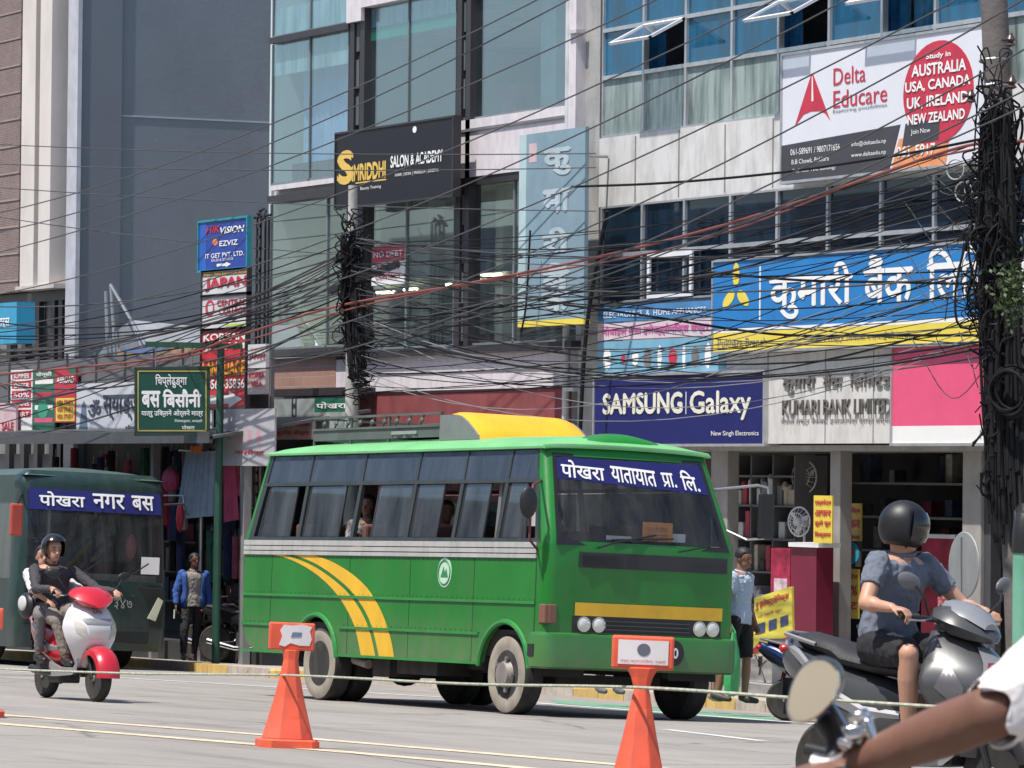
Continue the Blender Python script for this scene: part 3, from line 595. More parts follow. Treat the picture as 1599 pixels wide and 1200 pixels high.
# ================================================================== LEFT BUILDING + GREY WALL
YA=30.0
lb=thing('cream_building','cream and brick building with a tall blank grey side wall','building',(XX(90,YA),YA,0))
Xc=XX(113,YA)
mb=MB(); mb.box(Xc-.25,Xc,YA+.05,YA+14,CZ-3.5,CZ+11); mb.build('side_wall',greywall,lb)
mb=MB(); mb.box(Xc,Xc+.05,YA+.05,YA+.85,CZ-1,CZ+11); mb.build('side_pilaster',mat('grey_render_dark',(.15,.172,.20),.85,var=.08,vs=.5),lb)
mb=MB(); mb.box(Xc,Xc+.012,YA+.85,YA+14,CZ+6.42,CZ+6.45); mb.build('wall_seam',mat('seam_pale',(.35,.38,.42),.8),lb)
mb=MB(); fb(mb,98.5,114,-3.5,11,YA-.02,YA+.06); mb.build('corner_pilaster',mat('pale_blue_render',(.44,.45,.50),.8,dirt=.2,bump=.2),lb)
mb=MB(); fb(mb,73,98.5,3.38,11,YA+.25,YA+.5); fb(mb,96,99,3.38,5.6,YA+.1,YA+.5); mb.build('recess_wall',cream,lb)
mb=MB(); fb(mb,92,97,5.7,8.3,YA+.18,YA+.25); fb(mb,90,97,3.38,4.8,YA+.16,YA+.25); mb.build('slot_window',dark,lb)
for p0,p1 in ((27,48),(55,73)):
    mb=MB(); fb(mb,p0,p1,3.38,11,YA-.22,YA+.5); mb.build('column',cream,lb)
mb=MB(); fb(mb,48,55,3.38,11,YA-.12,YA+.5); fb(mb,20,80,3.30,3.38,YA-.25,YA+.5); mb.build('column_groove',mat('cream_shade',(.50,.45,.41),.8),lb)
mb=MB(); fb(mb,-60,25,3.30,11,YA-.1,YA+.5); mb.build('brick_strip',texmat('brown_brick','brick',(.13,.085,.075),(.19,.13,.115),7,.85,rot=(R(90),0,0),mortar=.03,c3=(.28,.22,.2),bw=.6,rh=.22),lb)
mb=MB()
for i in range(14): fb(mb,-60,24,3.5+i*.5,3.53+i*.5,YA-.115,YA-.1)
mb.build('string_course',mat('brick_pale',(.3,.24,.22),.8),lb)
mb=MB(); fb(mb,-60,98,-3.5,3.30,YA+.5,YA+.7); mb.build('lower_wall',mat('lower_wall_grey',(.14,.15,.17),.8,var=.2),lb)
mb=MB()
for p in (8,31,52,76,88): fb(mb,p,p+6,-.2,3.28,YA+.1,YA+.2)
fb(mb,-60,98,3.1,3.28,YA+.08,YA+.22); fb(mb,-60,98,2.2,2.26,YA+.08,YA+.2); mb.build('window_grid',frame_d,lb)
mb=MB(); fb(mb,-60,98,.3,3.1,YA+.24,YA+.25); mb.build('grid_glass',glass('grey_glass',(.4,.42,.44),.1,dust=.3),lb)
Y=29.0
t=sign('blue_box_sign','plain bright blue box sign at the far left above the shops',-14,23,2.28,3.02,Y,.35,mat('sky_vinyl',(.03,.30,.50),.45),None); txt(t,'टेलर्स',-12,12,2.55,2.8,Y,lw,.02)
# ------------------------------------------------------------------ low shop row
YS=28.2
sr=thing('shop_row','low row of dim clothes shops under a dark sheet metal eave','building',(XX(200,YS),YS,0))
rustm=texmat('corrugated','wave',(.05,.055,.06),(.10,.105,.11),9,.6,bump=.6)
mb=MB()
x0,x1=XX(-60,YS),XX(412,YS)
mb.loft([[V((x0,27.3,CZ+.50)),V((x1,27.3,CZ+.50)),V((x1,30,CZ+.95)),V((x0,30,CZ+.95))],[V((x0,27.3,CZ+.54)),V((x1,27.3,CZ+.54)),V((x1,30,CZ+1.0)),V((x0,30,CZ+1.0))]]); mb.build('eave',rustm,sr)
mb=MB(); mb.box(x0,x1,27.28,27.34,CZ+.44,CZ+.62); mb.build('gutter',mat('gutter_dark',(.06,.065,.075),.5,dirt=.3),sr)
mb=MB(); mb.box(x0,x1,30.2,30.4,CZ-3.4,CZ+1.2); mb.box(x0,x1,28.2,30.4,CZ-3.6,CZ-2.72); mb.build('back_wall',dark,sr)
for px in (-20,262,405):
    mb=MB(); p=XX(px,YS); mb.box(p,p+.12,YS-.3,YS-.18,CZ-3.4,CZ+.5); mb.build('post',mat('post_grey',(.2,.2,.2),.7),sr)
mb=MB(); mb.box(x0,x1,YS+.1,YS+.16,CZ+.55,CZ+1.9)
for px in range(-40,410,45): p=XX(px,YS); mb.box(p,p+.04,YS+.06,YS+.1,CZ+.55,CZ+2.0)
mb.build('sign_rail',mat('rail_grey',(.13,.13,.14),.7),sr)
Y=YS
def zz(px,y): return zr(px,y,YS)
t=sign('shop_poster','pink and white poster at the far left of the low shops',-12,24,zz(8,688),zz(8,630),Y-.1,.04,mat('poster_pink',(.58,.42,.44),.6,var=.2,vs=4)); txt(t,'SALE',2,20,zz(8,672),zz(8,660),Y-.1,lr,.03); band(t,4,22,zz(8,690)+.03,zz(8,678),Y-.1,lr,'red_patch')
t=sign('shop_poster','tall red and white poster left of the green one',15,49,zz(32,682),zz(32,578),Y,.04,lw)
for i in range(5): band(t,17,47,zz(32,592+i*15),zz(32,582+i*15)+.02,Y,lr,'red_row'); 
for i,s in enumerate(('SUMMER','OFFER','50%','JEANS','SHIRT')): txt(t,s,20,44,zz(32,591+i*15),zz(32,584+i*15),Y-.003,lw,.02)
t=sign('shop_poster','tall green and white clothes poster between two red ones',50,84,zz(67,682),zz(67,578),Y,.04,green)
for i in range(4): band(t,53,81,zz(67,600+i*20),zz(67,593+i*20),Y,(lw,lr,lw,pink)[i],'poster_row')
txt(t,'फेन्सी',55,79,zz(67,590),zz(67,581),Y,lw,.02); oval(t,66,zz(67,640),8,.16,Y,mat('poster_green2',(.05,.3,.2),.6),'poster_picture',.005)
t=sign('shop_poster','red poster with yellow rows and a green top corner',84,117,zz(100,660),zz(100,574),Y,.04,lr)
band(t,86,115,zz(100,658),zz(100,622),Y,yellow,'yellow_rows'); poly(t,[(98,zz(100,575)),(117,zz(100,575)),(117,zz(100,588))],Y,green,'green_corner'); txt(t,'ABROAD',87,114,zz(100,598),zz(100,588),Y,lw,.02)
for i in range(3): txt(t,'VISA STUDY',88,113,zz(100,632+i*11),zz(100,625+i*11),Y-.003,lr,.02)
t=sign('shop_banner','wide white banner with dark script lettering beside the green stop board',118,330,zz(200,680),zz(200,597),Y,.03,mat('banner_white',(.55,.57,.62),.6,var=.08,vs=2)); dk=mat('letter_slate',(.06,.07,.11),.6)
txt(t,'ॐ',137,156,zz(145,650),zz(145,625),Y,dk,.03); txt(t,'स्याङ्जा',160,222,zz(180,656),zz(180,618),Y,dk,.03); txt(t,'फेन्सी स्टोर',195,240,zz(180,676),zz(180,664),Y,dk,.02)
poly(t,[(122,zz(128,678)),(127,zz(128,632)),(130,zz(128,626)),(133,zz(128,632)),(137,zz(128,678))],Y,mat('gown_slate',(.12,.17,.24),.7),'gown_picture')
t=sign('painted_banner','ochre and blue painted banner strung behind the green stop board',182,312,zz(245,577),zz(245,540),Y+.25,.03,mat('ochre',(.34,.22,.13),.7,var=.4,vs=3)); poly(t,[(182,zz(182,542)),(262,zz(250,542)),(230,zz(250,552)),(190,zz(190,548))],Y+.25,mat('denim_blue',(.12,.18,.36),.7),'blue_patch'); 
for u in (237,297): oval(t,u,zz(u,560),5,.1,Y+.25,gold,'gold_figure')
t=sign('shop_banner','white banner with faint pink bars right of the stop post',346,428,zz(385,728),zz(385,640),Y-.35,.03,mat('banner_pale',(.42,.41,.43),.6,var=.08))
for u in (372,386,400): band(t,u,u+6,zz(385,694),zz(385,672),Y-.35,mat('bar_pink',(.55,.3,.35),.6),'pink_bar')
txt(t,'गारमेन्ट',366,412,zz(385,712),zz(385,703),Y-.35,lr,.02)
# peaked sheet roof
t=thing('sheet_shelter','pale grey sheet covered peak rising behind the white banner','shelter',(XX(165,29),29,CZ+1))
mb=MB(); A=[(118,597),(150,560),(178,520),(205,500),(222,540),(236,597)]
P=[onY(x,y,28.7) for x,y in A]; Q=[p+V((.3,1.2,-.1)) for p in P]; mb.loft([P,Q],False,False); mb.face(P); mb.build('sheeting',mat('sheet_grey',(.22,.24,.27),.5,var=.25,vs=2.5,bump=.5,bs=5),t)
mb=MB()
for a,b in (((173,445),(228,540)),((173,445),(180,560)),((165,455),(168,560)),((205,500),(228,560))): mb.cyl(onY(*a,28.6),onY(*b,28.6),.03,n=6)
mb.build('pole_frame',steel,t)
# ------------------------------------------------------------------ stacked signs
Y=27.9
t=sign('shop_sign','blue box sign with white text and a white arrow, topmost of the stacked signs',307,382,zr(345,420,Y),zr(345,345,Y),Y,.05,mat('royal_blue',(.015,.05,.30),.45),mat('teal_edge',(.02,.25,.30),.5))
band(t,307,318,zr(345,420,Y),zr(345,345,Y),Y,mat('bright_blue',(.02,.10,.45),.45),'side_stripe')
def L(t,s,p0,p1,y0,y1,m,b=.02,sh=0,d=0): return txt(t,s,p0,p1,zr((p0+p1)/2,y1,Y-d),zr((p0+p1)/2,y0,Y-d),Y-d,m,b,shear=sh)
L(t,'HIK',318,339,354,364,lr,.03,.2); L(t,'VISION',340,377,354,364,lw,.03,.2); L(t,'EZVIZ',339,367,376,384,lw,.02); L(t,'IT GET PVT. LTD.',317,377,395,402,lw,.015); L(t,'SALES & SERVICE',326,360,404,408,lw,.01)
oval(t,332,zr(332,379,Y),4,.05,Y,orange,'round_mark')
def arrow(t,p0,p1,yc,h,m,d=.004):
    z=zr(p0,yc,Y); e=h/100; poly(t,[(p0,z-e*.25),(p0,z+e*.25),(p1-(p1-p0)*.35,z+e*.25),(p1-(p1-p0)*.35,z+e*.5),(p1,z),(p1-(p1-p0)*.35,z-e*.5),(p1-(p1-p0)*.35,z-e*.25)],Y,m,'arrow',d)
arrow(t,335,357,415,8,lw)
pw=mat('panel_white',(.62,.6,.62),.5,var=.05)
t=sign('shop_sign','white sign with big red word above the college sign',313,383,zr(348,460,Y),zr(348,424,Y),Y,.05,pw,frame_d)
band(t,313,383,zr(348,431,Y),zr(348,425,Y),Y,mat('brown_strip',(.2,.12,.05),.6),'strip'); L(t,'Nepal Asia Education Acad',315,381,425.5,430.5,gold,.01,d=.003); L(t,'JAPAN',318,381,434,453,lr,.05)
t=sign('shop_sign','white college sign with a red figure emblem, second below the blue box',313,383,zr(348,512,Y),zr(348,462,Y),Y,.05,pw,frame_d)
L(t,'CENTRAL',336,381,468,477,lr,.03); L(t,'COLLEGE',339,381,481,490,lr,.03); oval(t,325,zr(325,482,Y),7,.13,Y,lr,'emblem'); oval(t,326,zr(325,482,Y),4,.08,Y,pw,'emblem_inner',.006); band(t,350,383,zr(348,511,Y),zr(348,507,Y),Y,mat('lime',(.5,.6,.1),.5),'lime_strip')
t=sign('shop_sign','tall red language class sign with yellow letters and a large white arrow',313,382,zr(348,637,Y),zr(348,516,Y),Y,.05,red,frame_d)
L(t,'KOREAN',316,380,521,532,lw,.03); L(t,'JAPAN',317,379,536,549,lw,.03); L(t,'LANGUAGE',315,380,565,586,mat('letter_orange',(.85,.45,.03),.5),.04); L(t,'98560-35856',316,380,593,607,lw,.03); arrow(t,318,377,625,26,lw)
mb=MB()
for px in (316,380): p=onY(px,600,Y+.2); mb.cyl((p.x,Y+.2,CZ-3),(p.x,Y+.2,CZ+3.5),.035,n=8)
props(mb.build('sign_frame',steel),'steel uprights carrying the stacked shop signs','frame')
t=sign('shop_sign','small white sign with a red word beside the dark lattice post',385,413,zr(399,575,Y),zr(399,538,Y),Y,.06,pw); L(t,'JAPAN',387,411,553,563,lr,.03); L(t,'STUDY IN',389,409,544,548,lr,.01)
t=sign('shop_sign','small grey sign with faded red words under the small white one',385,413,zr(399,616,Y),zr(399,577,Y),Y,.06,mat('panel_grey',(.42,.36,.37),.6,var=.1)); L(t,'KOREA',387,411,582,590,lr,.03); L(t,'VISA',390,408,596,604,lr,.03)
t=thing('lattice_post','dark lattice steel post beside the glass building edge','post',(XX(404,28.6),28.6,CZ-3))
mb=MB()
for dx,dy in ((0,0),(.14,0),(0,.14),(.14,.14)): p=onY(398,500,28.6); mb.box(p.x+dx,p.x+dx+.03,28.6+dy,28.6+dy+.03,CZ-3,CZ+4.0)
for k in range(40): z=CZ-3+k*.175; p=onY(398,500,28.6); mb.box(p.x,p.x+.17,28.6,28.615,z,z+.05)
mb.build('lattice',frame_d,t); mb=MB(); p=onY(403,336,28.6)
for k in range(7): mb.cyl(p+V((rnd.uniform(-.2,.2),0,rnd.uniform(-.1,.1))),p+V((rnd.uniform(-.2,.3),.1,rnd.uniform(-.1,.12))),.02,n=5)
mb.build('bracket',black,t)

# ------------------------------------------------------------------ the row across the street, behind the camera (unseen, added to block low sky and darken reflections)
for i,(xa,xb,h,c) in enumerate(((-150,-112,11,(.5,.47,.42)),(-111,-84,14,(.34,.36,.38)),(-83,-60,10,(.55,.52,.5)),(-59,-33,13,(.40,.27,.22)),(-32,-8,12,(.48,.50,.5)),(-7,24,15,(.5,.46,.38)))):
    t=thing('street_building',('beige','slate grey','off white','brick red','pale grey','sand')[i]+' building across the street, added unseen to darken reflections','building',((xa+xb)/2,-10,0))
    mb=MB(); mb.box(xa,xb,-20,-10,-3,h); mb.build('wall',mat('far_wall_%d'%i,c,.8,dirt=.3),t)
    x=xa+1.2
    while x<xb-2:
        for z in (2.2,5.2,8.2,11.2):
            if z+1.6<h: mb=MB(); mb.box(x,x+1.6,-10.0,-9.97,z,z+1.6); mb.build('window',mat('far_window',(.05,.07,.08),.1),t)
        x+=3.1
# ================================================================== STREET FURNITURE
polem=mat('pole_concrete',(.40,.39,.37),.85,var=.12,vs=4,dirt=.35,bump=.3,bs=25); pold=mat('pole_dark',(.13,.115,.11),.85,var=.25,vs=3,dirt=.4,bump=.4,bs=20)
def tangle(mb,c,rx,rz,n,r=.012,ry=.2):
    for k in range(n):
        a=rnd.uniform(0,6.28); pts=[]; m=rnd.randint(5,8); x0=rnd.gauss(0,.35)*rx; z0=rnd.uniform(-1,1)*rz; sx=rnd.uniform(.08,.40)*rx; szz=rnd.uniform(.12,.42)*rz
        for i in range(m): t=i/m*6.28*rnd.uniform(.9,1.1); pts.append(V(c)+V(((x0+sx*math.cos(t+a))*.449,(x0+sx*math.cos(t+a))*.6+rnd.uniform(-ry,ry),z0+szz*math.sin(t+a))))
        mb.tube(bez(pts,4),r*rnd.uniform(.6,1.4),5)
P1=onY(551,600,27.5)
t=thing('utility_pole','slim pale concrete utility pole wrapped in cables in front of the glass building','utility pole',(P1.x,27.5,gz(P1.x,27.5)))
mb=MB(); top=onY(551,290,27.5); mb.tube([V((P1.x,27.5,gz(P1.x,27.5))),V((top.x,27.5,top.z))],[.125,.065],14); mb.build('shaft',polem,t,smooth=True)
mb=MB(); c=onY(553,440,27.35); mb.box(-.5,.9,-.04,.04,-.04,.04,Matrix.Translation(c)@Matrix.Rotation(R(-16),4,'Y')@Matrix.Rotation(R(20),4,'Z')); mb.build('crossarm',black,t)
for px,py in ((551,375),(551,420)):
    mb=MB(); c=onY(px,py,27.4); mb.cyl(c-V((.12,0,0)),c+V((.12,0,0)),.05,n=10); mb.build('clamp',steel,t)
mb=MB(); c=onY(548,440,27.3); tangle(mb,c,.26,.95,46,.010); tangle(mb,onY(568,575,27.3),.28,.45,24,.008)
for k in range(34):
    x=rnd.uniform(-.22,.16); a=onY(548,372,27.35)+V((x*.449,x*.5,rnd.uniform(-.1,.1))); b=onY(560,560,27.35)+V((x*.449+rnd.uniform(-.05,.1),x*.5,rnd.uniform(-.35,.1))); m=(a+b)/2+V((rnd.uniform(-.1,.1),0,0)); mb.tube(bez([a,m,b],5),rnd.uniform(.012,.03),6)
props(mb.build('cable_bundle',cable),'dense black cable bundle wound round the slim pale utility pole','cable bundle')
# big pole
B0=onY(1592,870,27.2); T0=onY(1543,-200,27.2)
t=thing('utility_pole','thick dark leaning utility pole buried in black cables at the right','utility pole',(B0.x,27.2,gz(B0.x,27.2)))
mb=MB(); d=(T0-B0); base=B0+d*((gz(B0.x,27.2)-B0.z)/d.z); mb.tube([base,T0],[.20,.14],18); mb.build('shaft',pold,t,smooth=True)
for py in (95,135,170): mb=MB(); c=onY(1552,py,27.1); mb.ring(c,d.normalized(),.155,.012,20,6); mb.build('band',steel,t)
for px,py in ((1578,62),(1580,128),(1516,150)):
    mb=MB(); c=onY(px,py,27.0); mb.cyl(c-V((.05,.08,0)),c+V((.02,.03,0)),.02,n=6); mb.lathe(c-V((0,0,.08)),(0,0,1),[(.02,0),(.06,.02),(.03,.05),(.06,.08),(.03,.12),(.02,.15)],12); mb.build('insulator',mat('insulator_brown',(.06,.04,.035),.3),t,smooth=True)
mb=MB(); tangle(mb,onY(1556,330,27.0),.36,1.35,90,.011); tangle(mb,onY(1566,560,27.0),.34,1.3,80,.012); tangle(mb,onY(1535,400,26.95),.5,.9,36,.007)
for k in range(52):
    x=rnd.uniform(-.30,.26); a=onY(1558,rnd.uniform(170,330),27.0)+V((x*.449,x*.5,0)); b=onY(1574,rnd.uniform(640,860),27.0)+V((x*.449+rnd.uniform(-.04,.04),x*.5,0)); m=(a+b)/2+V((rnd.uniform(-.12,.1),0,0)); mb.tube(bez([a,m,b],5),rnd.uniform(.012,.035),6)
props(mb.build('cable_bundle',cable),'thick mass of black cables wrapped round the big leaning pole','cable bundle')
t=thing('cable_coil','big round coil of black cable hanging low on the leaning pole','cable coil',onY(1577,612,26.9))
mb=MB(); c=onY(1577,612,26.9); ax=V((-.45,.89,.05))
for k in range(12): mb.ring(c+V((rnd.uniform(-.02,.02),rnd.uniform(-.05,.05),rnd.uniform(-.03,.03))),ax+V((rnd.uniform(-.2,.2),rnd.uniform(-.2,.2),rnd.uniform(-.1,.1))),rnd.uniform(.19,.26),.014,28,6)
mb.build('cable_loop',cable,t)
# vine leaves
mb=MB(); c=onY(1582,455,26.85)
for k in range(420):
    p=c+V((rnd.gauss(0,.10),rnd.gauss(0,.10),rnd.gauss(0,.17))); u=V((rnd.uniform(-1,1),rnd.uniform(-1,1),rnd.uniform(-1,1))).normalized()*.035; v=u.cross(V((rnd.uniform(-1,1),rnd.uniform(-1,1),.3))).normalized()*.02
    mb.face([p-u,p+v,p+u,p-v],mi=k%2)
props(mb.build('vine',[mat('leaf_green',(.05,.085,.02),.6),mat('leaf_dark',(.025,.045,.012),.6)]),'small clump of green vine leaves growing on the cable wrapped pole','plant')
# ------------------------------------------------------------------ cables
def cab(a,b,sag,r,m=None,grp='overhead cables',lab='thin dark overhead cable strung between the utility poles',n=16,name='overhead_cable',cat='cable'):
    pts=[a.lerp(b,i/n)-V((0,0,sag*4*(i/n)*(1-i/n))) for i in range(n+1)]
    mb=MB(); mb.tube(pts,r,5,False); return props(mb.build(name,m or cable,smooth=True),lab,cat,grp)
cabd=mat('cable_sunlit',(.055,.055,.06),.6)  # greyer copy of the black cable, sun on it put into the colour
for k in range(46):
    f=k/45; y1=372+rnd.random()**1.4*150; y2=225+f*330+rnd.uniform(-25,25)
    if rnd.random()<.25: y1=rnd.uniform(540,625)
    cab(onY(rnd.uniform(545,560),y1,27.35+rnd.uniform(-.2,.1)),onY(rnd.uniform(1540,1562),y2,27.0+rnd.uniform(-.2,.2)),rnd.uniform(.05,.75),rnd.choice((.005,.006,.007,.009,.012)),rnd.choice((cable,cable,cabd)))
for k in range(24):
    y1=375+rnd.random()*110; y2=rnd.uniform(470,700)
    cab(onY(545,y1,27.4),onY(-90,y2,27.3+rnd.uniform(-.4,.3)),rnd.uniform(.1,.7),rnd.choice((.007,.009,.012,.015)),rnd.choice((cable,cabd)),'cables running left','thin dark overhead cable running left from the slim pole')
for k in range(9):
    y1=rnd.uniform(470,620); cab(onY(560,y1,27.3),onY(1545,rnd.uniform(330,560),27),rnd.uniform(.6,1.2),.006,cableg,'slack cables','pale slack cable drooping between the two poles')
diag=[(-60,345,1000,-85,.42),(-60,375,1060,-95,.48),(-60,408,1150,-60,.35),(-60,470,1290,-40,.5),(-60,520,1450,-70,.7),(-60,575,1560,-35,.75),(100,600,1700,-60,.8),(240,600,1700,20,.7),(420,560,1700,90,.5),(500,520,1700,120,.4)]
for i,(a,b,c_,d_,s_) in enumerate(diag):
    cab(onY(a,b,28.0),onY(c_,d_,24.5),s_,.010,cabd,'diagonal cables','twisted grey cable rising steeply across the facades to the upper right',n=26)
for (x0,y0,x1,y1) in ((-60,223,930,240),(-60,254,930,262),(-60,289,930,330),(-60,330,560,400)): cab(onY(x0,y0,26),onY(x1,y1,29.5),.08,.008,cabd,'level cables','single thin cable crossing the blank grey wall almost level')
redc=mat('cable_red',(.22,.06,.05),.6)
for (pts,lab) in (([(-60,590),(250,560),(380,522),(529,478),(720,445),(920,405),(1130,352),(1330,288),(1480,236),(1560,222),(1700,222)],'long thick reddish cable rising right from the slim pole past the office windows'),([(-60,610),(250,565),(400,528),(535,486),(640,462),(760,440),(930,412),(1060,385),(1200,340),(1400,262),(1545,228)],'second reddish cable sagging just beneath the thick reddish one')):
    mb=MB(); mb.tube(bez([onY(x,y,27.2) for x,y in pts],6),.018 if 'long' in lab else .012,6); props(mb.build('overhead_cable',redc,smooth=True),lab,'cable')
for (pts,lab) in (([(880,476),(1000,492),(1206,522),(1380,524),(1560,524)],'thick black cable sagging level across the blue bank sign'),([(1095,424),(1250,438),(1400,441),(1560,445)],'black cable crossing the white bank lettering nearly level'),([(893,292),(1040,286),(1217,270),(1400,243),(1545,215)],'dark cable running along the white stone panels to the pole')):
    mb=MB(); mb.tube(bez([onY(x,y,27.6) for x,y in pts],6),.016,6); props(mb.build('overhead_cable',cable,smooth=True),lab,'cable')
for (pts,lab) in (([(905,690),(912,560),(922,470),(948,330)],'slack black cable climbing the grey column beside the tall vertical sign'),([(828,360),(822,470),(814,520)],'short loose cable end hanging before the glass front')):
    mb=MB(); mb.tube(bez([onY(x,y,29.3) for x,y in pts],6),.03 if 'climb' in lab else .015,6); props(mb.build('loose_cable',cable,smooth=True),lab,'cable')
for k in range(14):
    x=rnd.uniform(1380,1530); y=rnd.uniform(230,560); p=[onY(x,y,27),onY((x+1550)/2,y+rnd.uniform(20,110),27),onY(1552,y+rnd.uniform(-60,40),27)]
    cabm=MB(); cabm.tube(bez(p,6),.006,5); props(cabm.build('loose_cable',cabd,smooth=True),'thin slack cable loop drooping off the big leaning pole','cable','loops at the big pole')
for (x,y) in ((1492,265),(1505,300),(1520,295)):
    c=onY(x,y,27); mb=MB(); mb.ring(c,(-.45,.89,0),.11,.009,20,5); props(mb.build('cable_loop',mat('cable_pale',(.4,.4,.4),.5)),'pale round cable loop hanging under the billboard corner','cable','pale cable loops')
# ------------------------------------------------------------------ bus stop sign
gp_=mat('sign_green_paint',(.015,.075,.05),.45,var=.15,dirt=.25)
b=onG(338,1050,.0); Bp=gpx(338,(b-O).dot(F0)+.3,.1); D=(Bp-O).dot(F0)
def ad(px,py): return atD(px,py,D)
t=thing('bus_stop_sign','dark green post and top bar carrying a green bus stop board','sign',Bp)
mb=MB(); tp=ad(345,540); mb.tube([Bp,V((tp.x,tp.y,tp.z))],[.062,.058],14); mb.build('post',gp_,t,smooth=True)
mb=MB(); a_,b_=ad(227,538),ad(378,541); mb.tube([a_,b_],.06,4); mb.build('crossbar',gp_,t)
ux=(R0); bd=thing
def bdp(u,v,off=0): p=ad(u,v); return p-F0*off
mb=MB(); c4=[(210,574),(328,572),(328,680),(210,681)]
mb.loft([[bdp(u,v,.03) for u,v in c4],[bdp(u,v,-.03) for u,v in c4]]); bo=mb.build('board',mat('board_green',(.006,.062,.045),.4,var=.06),t)
mb=MB()
for (u0,v0,u1,v1) in ((210,574,328,577.5),(210,676,328,680),(210,574,213,680),(325,572,328,680)): mb.loft([[bdp(u0,v0,.036),bdp(u1,v0,.036),bdp(u1,v1,.036),bdp(u0,v1,.036)],[bdp(u0,v0,.02),bdp(u1,v0,.02),bdp(u1,v1,.02),bdp(u0,v1,.02)]])
mb.build('board_rim',mat('rim_green',(.02,.04,.03),.5),bo)
mb=MB()
for (u0,v0,u1,v1) in ((215,579,323,581),(215,672,323,674),(215,579,217,674),(321,579,323,674)): mb.loft([[bdp(u0,v0,.038),bdp(u1,v0,.038),bdp(u1,v1,.038),bdp(u0,v1,.038)],[bdp(u0,v0,.03),bdp(u1,v0,.03),bdp(u1,v1,.03),bdp(u0,v1,.03)]])
mb.build('board_border',mat('border_ochre',(.42,.33,.08),.5),bo)
for px in (243,300): mb=MB(); mb.cyl(ad(px,541),ad(px,574),.012,n=6); mb.build('hanger',steel,t)
fn=lambda u,v: bdp(u,-v,.034); mb=MB()
for s,u0,u1,y0,y1,bo_ in (('िचप्लेढुङ्गा',243,292,585,606,.015),('बस',222,250,612,636,.035),('िबसौनी',255,314,609,636,.035),('यात्रु उिक्लने ओर्लने मात्र',221,317,640,652,.02),('िनयमानुसार, कास्की',273,316,655,661,.01),('पोखरा',284,304,664,671,.012)): letter(mb,s,fn,u0,u1,-y1,-y0,bold=bo_)
mb.build('lettering',lw,bo)
# ------------------------------------------------------------------ delineators and rope
om=mat('cone_orange',(.74,.105,.05),.55,var=.15,vs=4,dirt=.4,dcol=(.38,.13,.09),bump=.15,bs=12); stk=mat('sticker_white',(.72,.68,.68),.5)
def cone(px,D,label,kind,phi=6):
    p=gpx(px,D); M=frame(p,R(phi)); t=thing('traffic_delineator',label,'traffic cone',group='orange delineators along the centre line')
    sq=lambda wx,wy,z,r=.25:[V((x*wx,y*wy,z)) for x,y in ((1,r),(r,1),(-r,1),(-1,r),(-1,-r),(-r,-1),(r,-1),(1,-r))]
    mb=MB(); mb.loft([sq(.20,.20,0,.7),sq(.20,.20,.05,.7),sq(.185,.185,.06,.7)]); mb.build('base',om,t)
    mb=MB(); prof=[(.13,.150,.06),(.105,.12,.2),(.075,.085,.36),(.048,.058,.5),(.036,.038,.60),(.04,.055,.66),(.045,.082,.71)]
    if kind==0: prof=[(.14,.17,.06),(.10,.135,.2),(.07,.10,.34),(.05,.07,.48),(.042,.05,.6),(.044,.058,.67)]
    mb.loft([sq(a,b,z,.45) for a,b,z in prof]); mb.build('body',om,t,bevel=.006)
    z0,z1=(.70,.87) if kind else (.665,.855)
    mb=MB(); mb.box(-.028,.028,-.158,.158,z0,z1); h=mb.build('head',om,t,bevel=.012)
    if kind:
        mb=MB(); mb.box(.029,.032,-.128,.128,z0+.025,z1-.022); st=mb.build('head_sticker',stk,h)
        mb=MB(); mb.prism([(.002+.034*math.cos(a),z0+.10+.032*math.sin(a)) for a in [2*math.pi*i/20 for i in range(20)]],0,.0325,.034); mb.build('emblem',mat('emblem_slate',(.12,.13,.16),.5),st)
        mb=MB(); letter(mb,'पोखरा महानगरपािलका, कास्की',lambda u,v:V((.034,u,v)),-.115,.115,z0+.032,z0+.05); mb.build('lettering',lr,st)
    else:
        mb=MB(); mb.prism([(-.09,.70),(-.05,.69),(-.01,.715),(.05,.70),(.12,.70),(.135,.745),(.12,.80),(.135,.83),(.07,.845),(.0,.835),(-.06,.84),(-.085,.80),(-.07,.76)],0,.029,.032); st=mb.build('torn_sticker',stk,h)
        mb=MB(); mb.prism([(-.01,.755),(.06,.76),(.065,.79),(0,.79)],0,.0325,.0345); mb.build('emblem',mat('emblem_blue',(.15,.2,.3),.5),st)
    mb=MB(); letter(mb,'पोखरा',lambda u,v:V((.062+.0*u-.0*v,-.085-(v-.2)*.0+v*.16-.075,.2+u)),0,.22,0,.14,bold=.02) if 0 else None
    mb.b.free(); setM(t,M); return t
cone(451,31.4,'orange centre line marker with torn sticker on its head, left of the bus wheels',0,12)
cone(998,23.3,'orange centre line marker with a clean white panel, nearest the camera',1,2)
cone(-30,36.6,'orange centre line marker cut by the left edge of the picture',1,6)
rp=[(-120,1040,36.4),(-30,1044,36.3),(210,1052,33.8),(455,1055,31.2),(720,1068,27),(997,1074,23.15),(1240,1090,22.0),(1480,1105,21.2),(1750,1122,20.2)]
mb=MB(); mb.tube(bez([atD(x,y,d) for x,y,d in rp],8),.009,6); props(mb.build('rope',mat('rope_pale',(.36,.38,.30),.8,var=.3,vs=30),smooth=True),'thin pale green rope strung between the orange markers','rope')
